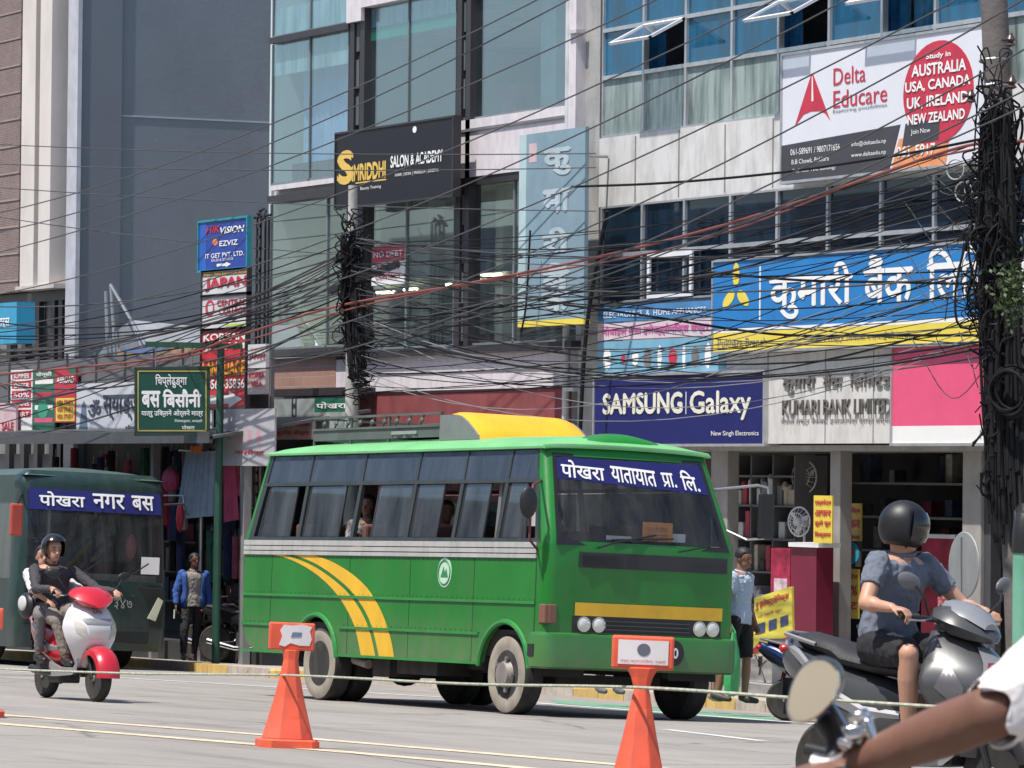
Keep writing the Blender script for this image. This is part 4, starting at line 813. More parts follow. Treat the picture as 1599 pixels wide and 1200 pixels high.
# ------------------------------------------------------------------ right side posts
p=gpx(1507,48.8,.13); t=thing('round_road_sign','round road sign seen from its grey back beside the shop column','sign',p)
c=atD(1507,883,48.8); mb=MB(); mb.lathe(c,(-R0*.93-F0*.36),[(.001,-.0),(.355,0),(.36,.01),(.35,.02),(.001,.022)],36); mb.build('disc',mat('sign_back_grey',(.30,.31,.31),.5,.2,dirt=.3),t,smooth=True)
mb=MB(); mb.cyl(p,c+V((-.04,0,.3)),.03,n=10); mb.build('post',steel,t)
p=gpx(1531,50,.13); t=thing('utility_box','grey metal cabinet on the pavement behind the round sign','box',p); mb=MB(); mb.box(-.2,.12,-.12,.12,0,.95,Matrix.Translation(p)); mb.build('cabinet',mat('cabinet_grey',(.16,.18,.19),.5,dirt=.3),t,bevel=.01); mb=MB(); mb.box(-.21,.13,-.13,.13,.95,.99,Matrix.Translation(p)); mb.build('lid',mat('cabinet_lid',(.22,.24,.25),.5),t)
p=gpx(1600,38,.0); t=thing('bollard_post','thick green and white post with a black domed top at the right edge','post',p)
mb=MB(); T=atD(1600,860,38); mb.cyl(p,V((p.x,p.y,T.z)),.10,n=20); mb.build('tube',mat('post_green',(.12,.36,.24),.5,var=.15,dirt=.3,dcol=(.4,.45,.42)),t,smooth=True)
mb=MB(); mb.lathe(V((p.x,p.y,T.z)),(0,0,1),[(.108,-.02),(.108,.10),(.095,.24),(.06,.31),(.001,.33)],20); mb.build('cap',black,t,smooth=True)
# ------------------------------------------------------------------ phone shop and shop next door
Ys=29.0
posty=mat('poster_yellow',(.72,.55,.06),.5,var=.05)
def poster(label,p0,p1,y0,y1,Y,m,rows,rm,head=None):
    t=sign('poster',label,p0,p1,zr(p0,y1,Y),zr(p0,y0,Y),Y,.02,m)
    for i,(s,a,b) in enumerate(rows): txt(t,s,p0+2,p1-2,zr(p0,b,Y),zr(p0,a,Y),Y,rm,.03)
    return t
poster('yellow shop poster with red script hung by the white column',1271,1300,774,848,29.6,posty,(('एक्सचेन्ज',780,790),('अफर',797,806),('ठूलो छुट',812,822),('िकस्तामा',830,840)),lr)
poster('second yellow shop poster, right of the column in the doorway',1313,1345,786,848,30.5,mat('poster_yellow2',(.50,.36,.05),.5),(('एक्सचेन्ज',792,803),('अफर',812,824),('सुिवधा',834,844)),lr)
poster('yellow and red poster under the round blue sticker',1313,1342,888,965,30.4,posty,(('िब्र सेल',895,906),('५०%',914,930),('छुट',940,955)),lr)
t=sign('round_sticker','blue sticker with a red centre in the shop doorway',1312,1345,zr(1328,885,30.35),zr(1328,845,30.35),30.35,.02,dark); oval(t,1328,zr(1328,864,30.35),15,.15,30.35,mat('sticker_cyan',(.03,.30,.42),.5),'disc'); oval(t,1329,zr(1328,864,30.35),6,.07,30.35,mat('coral',(.6,.09,.08),.5),'centre',.006)
# yellow sandwich banner
t=thing('banner_board','tilted yellow sale banner with red heading leaning by the shop steps','banner',gpx(1208,54,.13)); Yb=28.6
mb=MB(); q=[(1178,934),(1236,916),(1238,1004),(1176,1024)]; mb.loft([[onY(x,y,Yb) for x,y in q],[onY(x,y,Yb)+V((0,.03,0)) for x,y in q]]); pb=mb.build('panel',mat('banner_yellow',(.72,.62,.08),.5),t)
def bq(u,v,d=.006): 
    a=V((*q[0],0)).lerp(V((*q[1],0)),u); b=V((*q[3],0)).lerp(V((*q[2],0)),u); c=b.lerp(a,v); p=onY(c.x,c.y,Yb); return p-V((0,d,0))
mb=MB(); letter(mb,'रु इलेक्ट्रोिनक्स',bq,.05,.93,.76,.93,bold=.02); letter(mb,'मा भारी छुट',bq,.1,.75,.60,.68); mb.build('lettering',lr,pb)
mb=MB(); mb.face([bq(.0,.02),bq(1,.02),bq(1,.13),bq(0,.13)]); mb.build('red_strip',lr,pb)
mb=MB()
for u in (.1,.40,.7): mb.face([bq(u,.34),bq(u+.2,.34),bq(u+.2,.52),bq(u,.52)])
mb.build('appliance_picture',mat('pict_navy',(.05,.07,.16),.4),pb)
mb=MB()
for u in (.02,.98): a=bq(u,0); mb.cyl(V((a.x,a.y+.02,a.z)),V((a.x,a.y+.25,gz(a.x,a.y)+.13)),.015,n=6)
mb.build('leg',steel,t)
def fan(px,py,Y,r,label,m,dimz):
    c=onY(px,py,Y); t=thing('pedestal_fan',label,'fan',(c.x,Y,CZ-2.3)); ax=V((.3,-.95,0)).normalized()
    mb=MB(); mb.ring(c,ax,r,.012,28,6); mb.ring(c+ax*.05,ax,r*.6,.006,24,5); mb.ring(c+ax*.06,ax,r*.25,.006,20,5)
    u=ax.orthogonal().normalized(); v=ax.cross(u)
    for k in range(16): a=k*math.pi/8; d=u*math.cos(a)+v*math.sin(a); mb.tube([c+ax*.07,c+ax*.05+d*r*.6,c+d*r],.004,4)
    mb.build('cage',m,t); mb=MB()
    for k in range(3):
        a=k*2.094+.4; d=u*math.cos(a)+v*math.sin(a); e=u*math.cos(a+.8)+v*math.sin(a+.8); mb.face([c,c+d*r*.85+ax*.02,c+(d+e)*r*.52,c+e*r*.5-ax*.02])
    mb.ell(c+ax*.02,(.05,.05,.05)); mb.build('blade',m,t); mb=MB(); mb.ell(c-ax*.1,(.07,.07,.07)); mb.cyl(c-ax*.1,V((c.x,Y+.1,CZ-2.28)),.018); mb.cyl(V((c.x,Y+.1,CZ-2.3)),V((c.x,Y+.1,CZ-2.26)),.17,n=20); mb.build('stand',m,t)
fan(1248,815,30.3,.19,'white pedestal fan standing behind the maroon shop counter',white,0); fan(1256,745,31.2,.22,'grey wall fan high in the dim phone shop',mat('fan_grey',(.5,.5,.5),.5),0)
t=thing('shop_counter','maroon product counter with a white top at the shop entrance','counter',(XX(1250,29.6),29.6,CZ+fl))
mb=MB(); fb(mb,1236,1276,fl,zr(1268,855,29.6),29.6,29.85); mb.build('cabinet',mat('counter_maroon',(.16,.012,.035),.4,var=.1),t)
mb=MB(); fb(mb,1205,1235,fl,zr(1225,857,29.6),29.65,29.85); o=mb.build('glossy_front',mat('counter_red',(.35,.02,.06),.25,var=.5,vs=6),t)
mb=MB(); fb(mb,1210,1230,-1.5,-1.3,29.63,29.65); fb(mb,1208,1232,-1.95,-1.7,29.63,29.65); mb.build('product_picture',mat('pict_pale',(.6,.45,.5),.4,var=.4,vs=9),o)
mb=MB(); fb(mb,1232,1279,zr(1268,855,29.6),zr(1268,848,29.6),29.55,29.88); mb.build('top',white,t)
t=thing('shop_counter','dark red display counter deep in the right hand shop','counter',(XX(1470,31),31,CZ+fl)); mb=MB(); fb(mb,1440,1490,fl,-.75,31,31.2); mb.build('cabinet',mat('counter_red2',(.28,.02,.05),.4,var=.4,vs=4),t); mb=MB(); fb(mb,1438,1492,-.75,-.70,30.95,31.25); mb.build('top',whited,t)
gm=[mat('good_%s'%n,c,.5,var=.2,vs=8) for n,c in (('white',(.55,.55,.56)),('grey',(.2,.2,.21)),('red',(.4,.04,.06)),('blue',(.06,.12,.3)),('black',(.03,.03,.03)),('cream',(.5,.45,.36)))]
t=thing('display_shelf','tall dark shelf of small kitchen appliances inside the phone shop','shelf',(XX(1180,31),31,CZ+fl))
mb=MB()
for z in (-2.2,-1.75,-1.3,-.85,-.4,.0): fb(mb,1138,1240,z,z+.03,31,31.5)
for p in (1137,1172,1206,1240): fb(mb,p,p+1.5,fl,.3,31,31.5)
mb.build('frame',mat('shelf_steel',(.14,.14,.15),.5),t)
for z in (-2.17,-1.72,-1.27,-.82,-.37):
    x=1141
    while x<1232:
        w_=rnd.uniform(5,13); h=rnd.uniform(.12,.38); m=rnd.choice(gm[:3]+gm[:1]*2+gm[4:])
        if rnd.random()<.8:
            mb=MB(); fb(mb,x,x+w_,z,z+h,31.05,31.3); 
            if rnd.random()<.5: mb.ell(onY(x+w_/2,742,31.1).xy.to_3d()+V((0,0,CZ+z+h)),(.05,.05,.07),None,10,6)
            o=props(mb.build('appliance_box',m,None,bevel=.008),'small boxed appliance on the dim shop shelf','box','appliances on the shop shelf')
        x+=w_+rnd.uniform(1,4)
t=sign('small_shop_sign','small plain red sign high beside the big leaning pole',1548,1572,zr(1560,725,29.9),zr(1560,693,29.9),29.9,.06,lr)
t=thing('meter_box','small white meter box on the dark shutter wall','box',onY(1568,750,30.1)); mb=MB(); fb(mb,1560,1576,zr(1568,760,30.1),zr(1568,740,30.1),30.1,30.25); mb.build('case',whited,t,bevel=.01); mb=MB(); fb(mb,1563,1572,zr(1568,752,30.1),zr(1568,744,30.1),30.09,30.1); mb.build('dial',dark,t)
# ------------------------------------------------------------------ clothes at the left shops
def garment(px,py,w_,h,Y,m,label,kind='dress'):
    c=onY(px,py,Y); t=thing('hanging_garment',label,'clothing',c,'clothes hanging under the left eave'); n=16
    mb=MB(); rows=[(.30,0),(.5,-.06),(.42,-.25),(.46,-.5),(.55,-1)] if kind=='dress' else [(.5,0),(.5,-.3),(.5,-.7),(.5,-1)]
    ph=rnd.random()*6
    mb.loft([[c+V((w_*k*math.cos(a),.05*math.sin(a)+.02*math.sin(5*a+ph),h*z+.01*math.sin(3*a))) for a in [2*math.pi*i/n for i in range(n)]] for k,z in rows]); mb.build('cloth',m,t,smooth=True)
    mb=MB(); mb.tube([c+V((-w_*.25,0,-.02)),c+V((0,0,.06)),c+V((w_*.25,0,-.02))],.008,5); mb.tube([c+V((0,0,.06)),c+V((.0,0,.13))],.006,5); mb.build('hanger',steel,t)
cols=[('red',(.35,.03,.05)),('dark blue',(.03,.04,.1)),('black',(.02,.02,.02)),('pink',(.5,.12,.2)),('grey',(.2,.2,.22)),('maroon',(.16,.02,.04)),('cream',(.45,.4,.34)),('green',(.04,.14,.08))]
for k in range(44):
    px=rnd.uniform(205,408); n_,c_=rnd.choice(cols+cols[1:3]*3); lv=rnd.choice((0,0,1,2)); y=705+lv*62+rnd.uniform(-8,12)
    garment(px,y,rnd.uniform(.14,.24),rnd.uniform(.55,.85),28.6+rnd.uniform(0,1.0),mat('cloth_'+n_.replace(' ','_'),c_,.9,var=.25,vs=6),n_+' garment on a hanger in the crowded clothes shop','dress' if rnd.random()<.6 else 'p')
for k in range(16):
    px=rnd.uniform(70,400); n_,c_=rnd.choice(cols); garment(px,rnd.uniform(700,730),rnd.uniform(.12,.2),rnd.uniform(.5,.75),28.3+rnd.uniform(0,1.2),mat('cloth_'+n_.replace(' ','_'),c_,.9,var=.25,vs=6),n_+' garment on a hanger in the crowded clothes shop','p')
t=thing('hanging_cloth','long pale blue grey pleated cloth hanging in front of the clothes shop','clothing',onY(305,705,28.0))
def drape(mb,pts,Y,n=40,amp=.035):
    (xa,ya),(xb,yb),(xc,yc),(xd,yd)=pts; rows=[]
    for j in range(9):
        v=j/8; L_=onY(xa+(xd-xa)*v,ya+(yd-ya)*v,Y); R_=onY(xb+(xc-xb)*v,yb+(yc-yb)*v,Y); rows.append([L_.lerp(R_,i/n)+V((0,amp*math.sin(i*1.15+v*.8)+amp*.4*math.sin(i*.4),.0)) for i in range(n+1)])
    mb.loft(rows,False,False)
mb=MB(); drape(mb,[(290,704),(334,706),(332,806),(272,812)],28.0); mb.build('cloth',mat('cloth_bluegrey',(.28,.34,.42),.9,var=.12,vs=6),t,smooth=True); mb=MB(); mb.cyl(onY(280,703,28),onY(345,706,28),.02); mb.build('rod',steel,t)
t=thing('hanging_cloth','small orange cloth folded over the top of the pale pleated cloth','clothing',onY(308,698,27.95)); mb=MB(); drape(mb,[(296,697),(318,697),(316,707),(298,707)],27.93,14,.02); mb.build('cloth',mat('cloth_orange',(.8,.2,.05),.9),t,smooth=True)
t=thing('hanging_cloth','tall rose red cloth hanging just right of the stop post','clothing',onY(358,690,28.1)); mb=MB(); drape(mb,[(348,690),(366,690),(372,812),(347,816)],28.1,16); mb.build('cloth',mat('cloth_rose',(.42,.06,.12),.9,var=.2,vs=5),t,smooth=True)
t=thing('hanging_bag','puffy red and pink bag hanging left of the pale pleated cloth','bag',onY(268,745,28.1)); mb=MB(); mb.ell(onY(266,750,28.1),(.24,.12,.2)); mb.build('bag',mat('bag_rose',(.42,.05,.12),.7,var=.4,vs=7),t,smooth=True); mb=MB(); mb.tube([onY(258,738,28.1),onY(266,724,28.1),onY(274,738,28.1)],.012,5); mb.build('strap',black,t)
t=thing('hanging_bag','long red pouch dangling under a wire hook before the clothes shop','bag',onY(281,800,27.9)); mb=MB(); mb.ell(onY(281,808,27.9),(.08,.06,.24)); mb.build('pouch',mat('pouch_red',(.48,.03,.05),.6),t,smooth=True); mb=MB(); mb.tube([onY(256,774,27.9),onY(286,774,27.9),onY(288,795,27.9)],.012,5); mb.build('hook',steel,t)
# shop stock behind (boxes / shelves)
t=thing('stock_rack','dim rack of folded clothes against the back wall of the clothes shop','shelf',(XX(200,29.8),29.8,CZ-2.6)); mb=MB()
for z in (-2.2,-1.7,-1.2,-.7,-.2): fb(mb,20,400,z,z+.03,29.7,30.1)
mb.build('frame',mat('shelf_wood',(.1,.07,.05),.7),t)
mb=MB(); 
for z in (-2.17,-1.67,-1.17,-.67):
    x=25
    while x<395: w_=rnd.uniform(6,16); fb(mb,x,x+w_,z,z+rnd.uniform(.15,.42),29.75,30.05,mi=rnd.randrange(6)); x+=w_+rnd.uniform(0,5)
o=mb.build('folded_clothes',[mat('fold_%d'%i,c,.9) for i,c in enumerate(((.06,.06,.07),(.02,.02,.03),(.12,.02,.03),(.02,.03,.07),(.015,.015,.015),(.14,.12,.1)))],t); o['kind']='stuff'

for k in range(34):
    px=rnd.uniform(1318,1495); z=rnd.choice((-2.3,-1.85,-1.4,-.95,-.5,-.05)); w_=rnd.uniform(5,14); h=rnd.uniform(.15,.40); Yk=rnd.uniform(32.2,33.6)
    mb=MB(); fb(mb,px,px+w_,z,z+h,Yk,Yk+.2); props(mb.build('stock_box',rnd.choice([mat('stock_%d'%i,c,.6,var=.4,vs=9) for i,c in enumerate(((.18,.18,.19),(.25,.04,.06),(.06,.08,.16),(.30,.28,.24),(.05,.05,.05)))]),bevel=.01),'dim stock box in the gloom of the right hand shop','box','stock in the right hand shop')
t=thing('stock_rack','dark wall rack at the back of the right hand shop','shelf',(XX(1400,33),33,CZ-2.3)); mb=MB()
for z in (-2.33,-1.88,-1.43,-.98,-.53,-.08): fb(mb,1312,1505,z,z+.03,32,33.8)
mb.build('shelf_board',mat('shelf_steel',(.14,.14,.15),.5),t)
# ================================================================== VEHICLES
gpaint=mat('bus_green',(.011,.175,.020),.34,var=.14,vs=1.5,dirt=.28,dcol=(.09,.14,.07),coat=.2,bump=.5,bs=1.3,skirt=1.0)
gtrim=mat('bus_trim_green',(.018,.21,.04),.4,dirt=.3,dcol=(.15,.2,.12)); byel=mat('bus_yellow',(.72,.42,.025),.4,var=.08,dirt=.25,dcol=(.3,.2,.05)); belt=mat('belt_pale',(.42,.42,.41),.4,var=.1,dirt=.5,dcol=(.2,.2,.18))
tan=mat('dusty_sidewall',(.30,.27,.22),.9,var=.15,vs=5,dirt=.4,dcol=(.12,.11,.09)); hub=mat('hub_grey',(.28,.25,.23),.6,.3,dirt=.6); bglass=glass('bus_glass',(.40,.45,.47),.10,dust=.12,dcol=(.26,.30,.33)); bgtop=glass('bus_glass_top',(.12,.15,.20),.08,dust=.5,dcol=(.07,.09,.13)); wglass=glass('windscreen_glass',(.62,.66,.66),.05,dust=.07,dcol=(.3,.3,.3))
seatm=mat('seat_brown',(.12,.05,.045),.8,var=.3); lensw=mat('lens_clear',(.7,.7,.68),.15,.3); lenso=mat('lens_amber',(.20,.09,.06),.3)
def wheel(name,M,c,r,w,parent,out=-1,rim=.6,side=tan,spokes=5,proud=.0):
    "wheel as tyre + rim; out = direction (y) of its outer face"
    mb=MB(); c=V(c); a=V((0,out,0)); h=w/2
    mb.lathe(c,a,[(r*rim,-h),(r*.93,-h),(r,-h*.7),(r,h*.7),(r*.96,h*.92)],36,mi=0)
    mb.lathe(c,a,[(r*.96,h*.92),(r*.90,h),(r*.72,h*1.05),(r*rim,h*.9)],36,mi=1)
    t=mb.build('tyre',[rubber,side],parent,smooth=True)
    mb=MB(); d=h*.9
    mb.lathe(c,a,[(r*rim,d),(r*rim*.93,d*.9),(r*rim*.8,d*.35),(r*.35,d*(.45+proud)),(r*.3,d*(.9+proud)),(r*.12,d*(1.0+proud)),(.001,d*(1+proud))],28)
    rm=mb.build('rim',hub,parent,smooth=True)
    mb=MB()
    for k in range(spokes):
        an=2*math.pi*k/spokes; p=c+a*(d*(.48+proud))+V((math.cos(an),0,math.sin(an)))*r*.42; mb.cyl(p,p+a*.03,.022,n=8)
    mb.build('wheel_nut',steel,rm)
# ------------------------------------------------------------------ green bus
g=camxy(.318,45.5); MBUS=frame(V((g.x,g.y,gz(g.x,g.y))),R(29))
bus=thing('city_bus','green and yellow passenger bus with a yellow cover on its roof rack','bus')
Wd=2.22; XR=-6.9
def bw(p):
    k=max(0,min(1,(p.z-1.74)/.98)); x,y,z=p
    y2=y+.16*k*(1-2*y/Wd)
    if x>-1: x-=.43*k*(x+1)
    if x<-6: x+=.22*k*min(1.2,(-6-x)/.9)
    return V((x,y2,z))
def s2(cx,cy,y=0): q=lpix(MBUS,360+cx/2.352,620+cy/2.353,1,y); return q.x,q.z
def f2(cx,cy,x=0): q=lpix(MBUS,760+cx/2.352,640+cy/2.353,0,x); return q.y,q.z
WX=(-5.04,-.79); zc=.40
def arc(xc,r,a0,a1,n=12): return [(xc+r*math.cos(R(a0+(a1-a0)*i/n)),zc+r*math.sin(R(a0+(a1-a0)*i/n))) for i in range(n+1)]
pol=[(XR,1.575),(XR,.80),(XR+.12,.60),(XR+.35,.50)]+arc(WX[0],.52,168,12)+arc(WX[1],.52,168,12)+[(-.2,.50),(-.2,1.575)]
for y0,y1,nm in ((0,.05,'side_panel'),(Wd-.05,Wd,'side_panel')):
    mb=MB(); mb.prism(pol,1,y0,y1); mb.build(nm,gpaint,bus)
# mouldings, arch lips
mb=MB()
def mould(z,x0=XR,x1=-.2,r=.016):
    segs=[]; 
    for a,b in ((x0,WX[0]-.56),(WX[0]+.56,WX[1]-.56),(WX[1]+.56,x1)) if z<.9 else ((x0,x1),): mb.box(a,b,-.016,0,z-.014,z+.014)
mould(1.13); mould(.80); mould(.50)
for xc in WX: mb.tube([V((x,-.01,z)) for x,z in arc(xc,.53,172,8,18)],.028,6)
mb.build('side_moulding',gtrim,bus)
mb=MB()
for z0,z1 in ((1.575,1.615),(1.625,1.67),(1.68,1.735)): mb.box(XR-.005,-.2,-.018,.05,z0,z1); mb.box(XR-.005,-.2,Wd-.05,Wd+.015,z0,z1)
mb.build('belt_moulding',belt,bus)
mb=MB()
for x in (-6.2,-4.3,-2.9,-1.5): mb.box(x,x+.006,-.003,0,.5,1.57)
mb.box(-.215,-.2,-.004,.0,.5,1.72); mb.build('panel_seam',mat('seam_green',(.01,.08,.02),.6),bus)
mb=MB()
for z in (1.55,1.16,.83):
    x=-6.8
    while x<-.25:
        if z>.9 or abs(x-WX[0])>.62 and abs(x-WX[1])>.62: mb.box(x-.006,x+.006,-.004,0,z-.006,z+.006)
        x+=.11
mb.build('rivet_row',mat('rivet_green',(.02,.10,.03),.5),bus)
# yellow swoosh
out=[(160,565),(230,568),(300,580),(365,602),(420,632),(465,665),(505,705),(535,750),(560,800),(578,850),(592,900),(600,945),(603,968)]
mid=[(188,572),(240,588),(300,612),(350,642),(400,680),(440,718),(475,765),(500,810),(517,855),(530,905),(538,945),(541,966)]
inn=[(115,575),(165,582),(215,596),(262,618),(305,644),(345,676),(380,712),(410,752),(435,795),(455,840),(468,890),(476,930),(480,955)]
def strip(a,b,m,nm):
    A=bez([(*s2(x,y),0) for x,y in a],4); B=bez([(*s2(x,y),0) for x,y in b],4); n=40
    def at(P,t): i=t*(len(P)-1); k=min(int(i),len(P)-2); return P[k].lerp(P[k+1],i-k)
    mb=MB(); mb.loft([[V((at(P,i/n).x,-.0035,max(.505,at(P,i/n).y))) for i in range(n+1)] for P in (A,B)],False,False); mb.build(nm,m,bus)
midA=[(x+5,y-3) for x,y in mid]; midB=[(x-6,y+4) for x,y in mid]
strip(out,midA,byel,'yellow_stripe'); strip(midB,inn,byel,'yellow_stripe')
# emblem on the side
ex_,ez_=s2(787,645)
mb=MB(); mb.prism([(ex_+.15*math.cos(a),ez_+.155*math.sin(a)) for a in [2*math.pi*i/28 for i in range(28)]],1,-.004,0); em=mb.build('side_emblem',mat('emblem_pale',(.45,.62,.48),.5),bus)
mb=MB(); mb.ring((ex_,-.006,ez_),(0,1,0),.125,.008,28,6); mb.prism([(ex_-.08,ez_-.05),(ex_-.02,ez_+.06),(ex_+.01,ez_),(ex_+.04,ez_+.04),(ex_+.08,ez_-.05)],1,-.007,-.004); mb.build('emblem_mark',mat('emblem_dark',(.03,.2,.08),.5),em)
# window band
bxs=[s2(c,430)[0] for c in (60,250,445,645,817,980,1118)]; bxs[0]=XR+.12; bxs[-1]=-.2
mb=MB()
for yy0,yy1 in ((0,.045),(Wd-.045,Wd)):
    for i,x in enumerate(bxs): w_=.035 if 0<i<6 else .06; mb.box(x-w_,x+w_,yy0,yy1,1.74,2.34); mb.box(x-w_*.6,x+w_*.6,yy0,yy1,2.38,2.69)
    mb.box(bxs[0]-.06,bxs[-1]+.06,yy0-.004,yy1+.004,2.34,2.38); mb.box(bxs[0]-.06,bxs[-1]+.06,yy0,yy1,1.735,1.775); mb.box(bxs[0]-.06,bxs[-1]+.06,yy0,yy1,2.69,2.72)
mb.build('window_frame',mat('bus_frame_dark',(.025,.035,.035),.45,dirt=.3),bus,warp=bw)
mb=MB()
for yy0,yy1 in ((0,.05),(Wd-.05,Wd)): mb.box(XR,bxs[0]-.06,yy0,yy1,1.735,2.72)
mb.box(XR,XR+.04,.05,Wd-.05,.62,1.80); mb.box(XR,XR+.04,.05,Wd-.05,2.5,2.72); mb.box(XR,XR+.04,.05,.3,1.8,2.5); mb.box(XR,XR+.04,Wd-.3,Wd-.05,1.8,2.5)
mb.prism([(XR,.80),(XR+.12,.60),(XR+.35,.50),(XR+.35,.55),(XR+.14,.66),(XR+.04,.82)],1,.05,Wd-.05)
mb.build('rear_panel',gpaint,bus,warp=bw)
mb=MB(); mb.box(XR+.01,XR+.02,.3,Wd-.3,1.8,2.5); mb.build('rear_window',bglass,bus,warp=bw)
panes=[(98,210),(262,388),(512,632),(655,748),(828,918),(990,1075)]
for i,(a,b) in enumerate(zip(bxs,bxs[1:])):
    mb=MB(); mb.box(a+.022,b-.022,.012,.018,2.38,2.69); o=mb.build('quarter_window',bgtop,bus,warp=bw)
    mb=MB(); p0,p1=s2(panes[i][0],430)[0],s2(panes[i][1],430)[0]; mb.box(p0,p1,.022,.028,1.78,2.33); o=mb.build('window_pane',bglass,bus,warp=bw)
    mb=MB(); mb.box(p0-.02,p0,.016,.034,1.77,2.34).box(p1,p1+.02,.016,.034,1.77,2.34); mb.build('pane_frame',frame_d,o,warp=bw)
    mb=MB(); mb.box(a+.04,b-.04,Wd-.03,Wd-.02,1.78,2.33); mb.box(a+.03,b-.03,Wd-.03,Wd-.02,2.38,2.69); mb.build('far_window',glass('far_glass',(.42,.46,.46),.08,dust=.25,dcol=(.2,.22,.22)),bus,warp=bw)
# roof
mb=MB(); rg=[]
for x,h in ((XR+.0,.0),(XR+.06,.06),(XR+.25,.115),(XR+.8,.145),(-4,.155),(-2,.155),(-.8,.14),(-.25,.11),(-.02,.07),(.05,.03)):
    rg.append([V((x+(.04*math.sin(math.pi*t) if x>-.3 else 0),-.02+(Wd+.04)*t,2.715+h*math.sin(math.pi*t)**.55+.002)) for t in [i/22 for i in range(23)]])
mb.loft(rg,False,False); 
mb.loft([[p-V((0,0,.035)) for p in r] for r in rg],False,False)
mb.tube([r[0]-V((0,0,.015)) for r in rg],.022,6); mb.tube([r[-1]-V((0,0,.015)) for r in rg],.022,6); mb.tube([p-V((0,0,.012)) for p in rg[-1]],.026,6)
mb.build('roof',mat('bus_green_sunlit',(.15,.45,.17),.45,var=.12,vs=2,dirt=.35,dcol=(.30,.36,.28)),bus,smooth=True,warp=bw)  # body green made paler, with the sun on the roof put into the colour
mb=MB()
mb.loft([[V((x,Wd*(.24+.52*t),2.72+h*math.sin(math.pi*t)**.4)) for t in [i/12 for i in range(13)]] for x,h in ((-.7,.12),(-.4,.165),(-.1,.135),(.02,.075),(.06,.01))],False,False); mb.build('roof_scoop',gpaint,bus,smooth=True,warp=bw)
# nose
r_=.11
def plan(ox,rr=r_,x0=-.2):
    a=[(x0,-ox),(-rr,-ox)]+[(-rr+(rr+ox)*math.sin(R(t)),rr-(rr+ox)*math.cos(R(t))) for t in (22,45,67)]+[(ox,rr)]
    n=10; m=[(ox+.03*math.sin(math.pi*i/n),rr+(Wd-2*rr)*i/n) for i in range(1,n)]
    return a+m+[(x,Wd-y) for x,y in a[::-1]]
zs=[.50,.84,.845,1.0,1.45,1.70,1.76,2.0,2.35,2.62,2.70,2.725]
P0=plan(0); mb=MB(); rings=[[V((x,y,z)) for x,y in P0] for z in zs]; n_=len(P0)
mb.loft(rings,False,False,skip=lambda i,j: zs[i]>=1.76 and zs[i+1]<=2.62 and 5<=j<=n_-7)
mb.build('front_panel',gpaint,bus,smooth=True,warp=bw)
mb=MB(); P1=plan(.055); mb.loft([[V((x,y,z)) for x,y in pp] for pp,z in ((plan(.02),.48),(P1,.50),(P1,.80),(plan(.045),.83),(plan(.0),.845))],False,False); mb.build('bumper',gpaint,bus,smooth=True,warp=bw)
mb=MB(); mb.box(-.02,.012,.13,Wd-.13,1.72,1.765).box(-.02,.012,.13,Wd-.13,2.61,2.645).box(-.02,.012,.10,.14,1.72,2.645).box(-.02,.012,Wd-.14,Wd-.10,1.72,2.645); mb.build('windscreen_seal',black,bus,warp=bw)
mb=MB(); mb.loft([[V((.004+.028*math.sin(math.pi*(y-.11)/(Wd-.22)),y,z)) for y in [.14+(Wd-.28)*i/12 for i in range(13)]] for z in (1.765,2.05,2.35,2.61)],False,False); wsn=mb.build('windscreen',wglass,bus,smooth=True,warp=bw)
fx=lambda y:.008+.028*math.sin(math.pi*(y-.11)/(Wd-.22))
mb=MB(); pts=[(.15,2.60),(.15,2.40),(.6,2.375),(1.2,2.345),(Wd-.15,2.315),(Wd-.15,2.60),(1.2,2.60),(.6,2.60)]
mb.loft([[V((fx(y)+.001,y,zb)) for y,zb in ((.15,2.39),(.5,2.375),(.9,2.355),(1.3,2.335),(1.7,2.32),(Wd-.15,2.30))],[V((fx(y)+.001,y,2.60)) for y in (.15,.5,.9,1.3,1.7,Wd-.15)]],False,False); bn=mb.build('windscreen_banner',mat('banner_navy',(.014,.016,.12),.6,spec=.3),bus,warp=bw)
fn=lambda u,v: bw(V((fx(u)+.006,u,v)))
mb=MB()
for s,u0,u1,v0,v1,sk in (('पोखरा',.20,.75,2.405,2.58,-.02),('यातायात',.84,1.42,2.385,2.54,-.03),('पा.',1.50,1.68,2.36,2.50,0),('िल.',1.76,1.98,2.34,2.54,-.01)): letter(mb,s,fn,u0,u1,v0,v1,bold=.018,skew=sk)
u0=1.50; mb.face([fn(1.505,2.375)+V((.002,0,0)),fn(1.545,2.405)+V((.002,0,0)),fn(1.55,2.39)+V((.002,0,0)),fn(1.515,2.36)+V((.002,0,0))]); mb.build('lettering',lw,bn)
# vent, stripe, lamps
fo=lambda u,v,d=.034: V((d+.03*math.sin(math.pi*max(0,min(1,(u-.11)/(Wd-.22)))),u,v))
def fstrip(nm,m,u0,u1,zl,zh,d=.004,n=10,skl=0):
    mb=MB(); us=[u0+(u1-u0)*i/n for i in range(n+1)]; mb.loft([[V((x_,u,z)) for u in us for x_ in (d+.03*math.sin(math.pi*(u-.11)/(Wd-.22)),)] for z in (zl,zh)],False,False)
    mb.loft([[V((d+.03*math.sin(math.pi*(u-.11)/(Wd-.22)),u,zl)) for u in us],[V((0,u,zl)) for u in us]],False,False); return mb.build(nm,m,bus)
fstrip('vent',mat('vent_black',(.03,.03,.035),.6),.36,2.10,1.50,1.655,.008)
mb=MB()
for k in range(4):
    z=1.525+k*.03; mb.box(.012,.036,.40,.88,z,z+.01)
mb.build('vent_slat',black,bus)
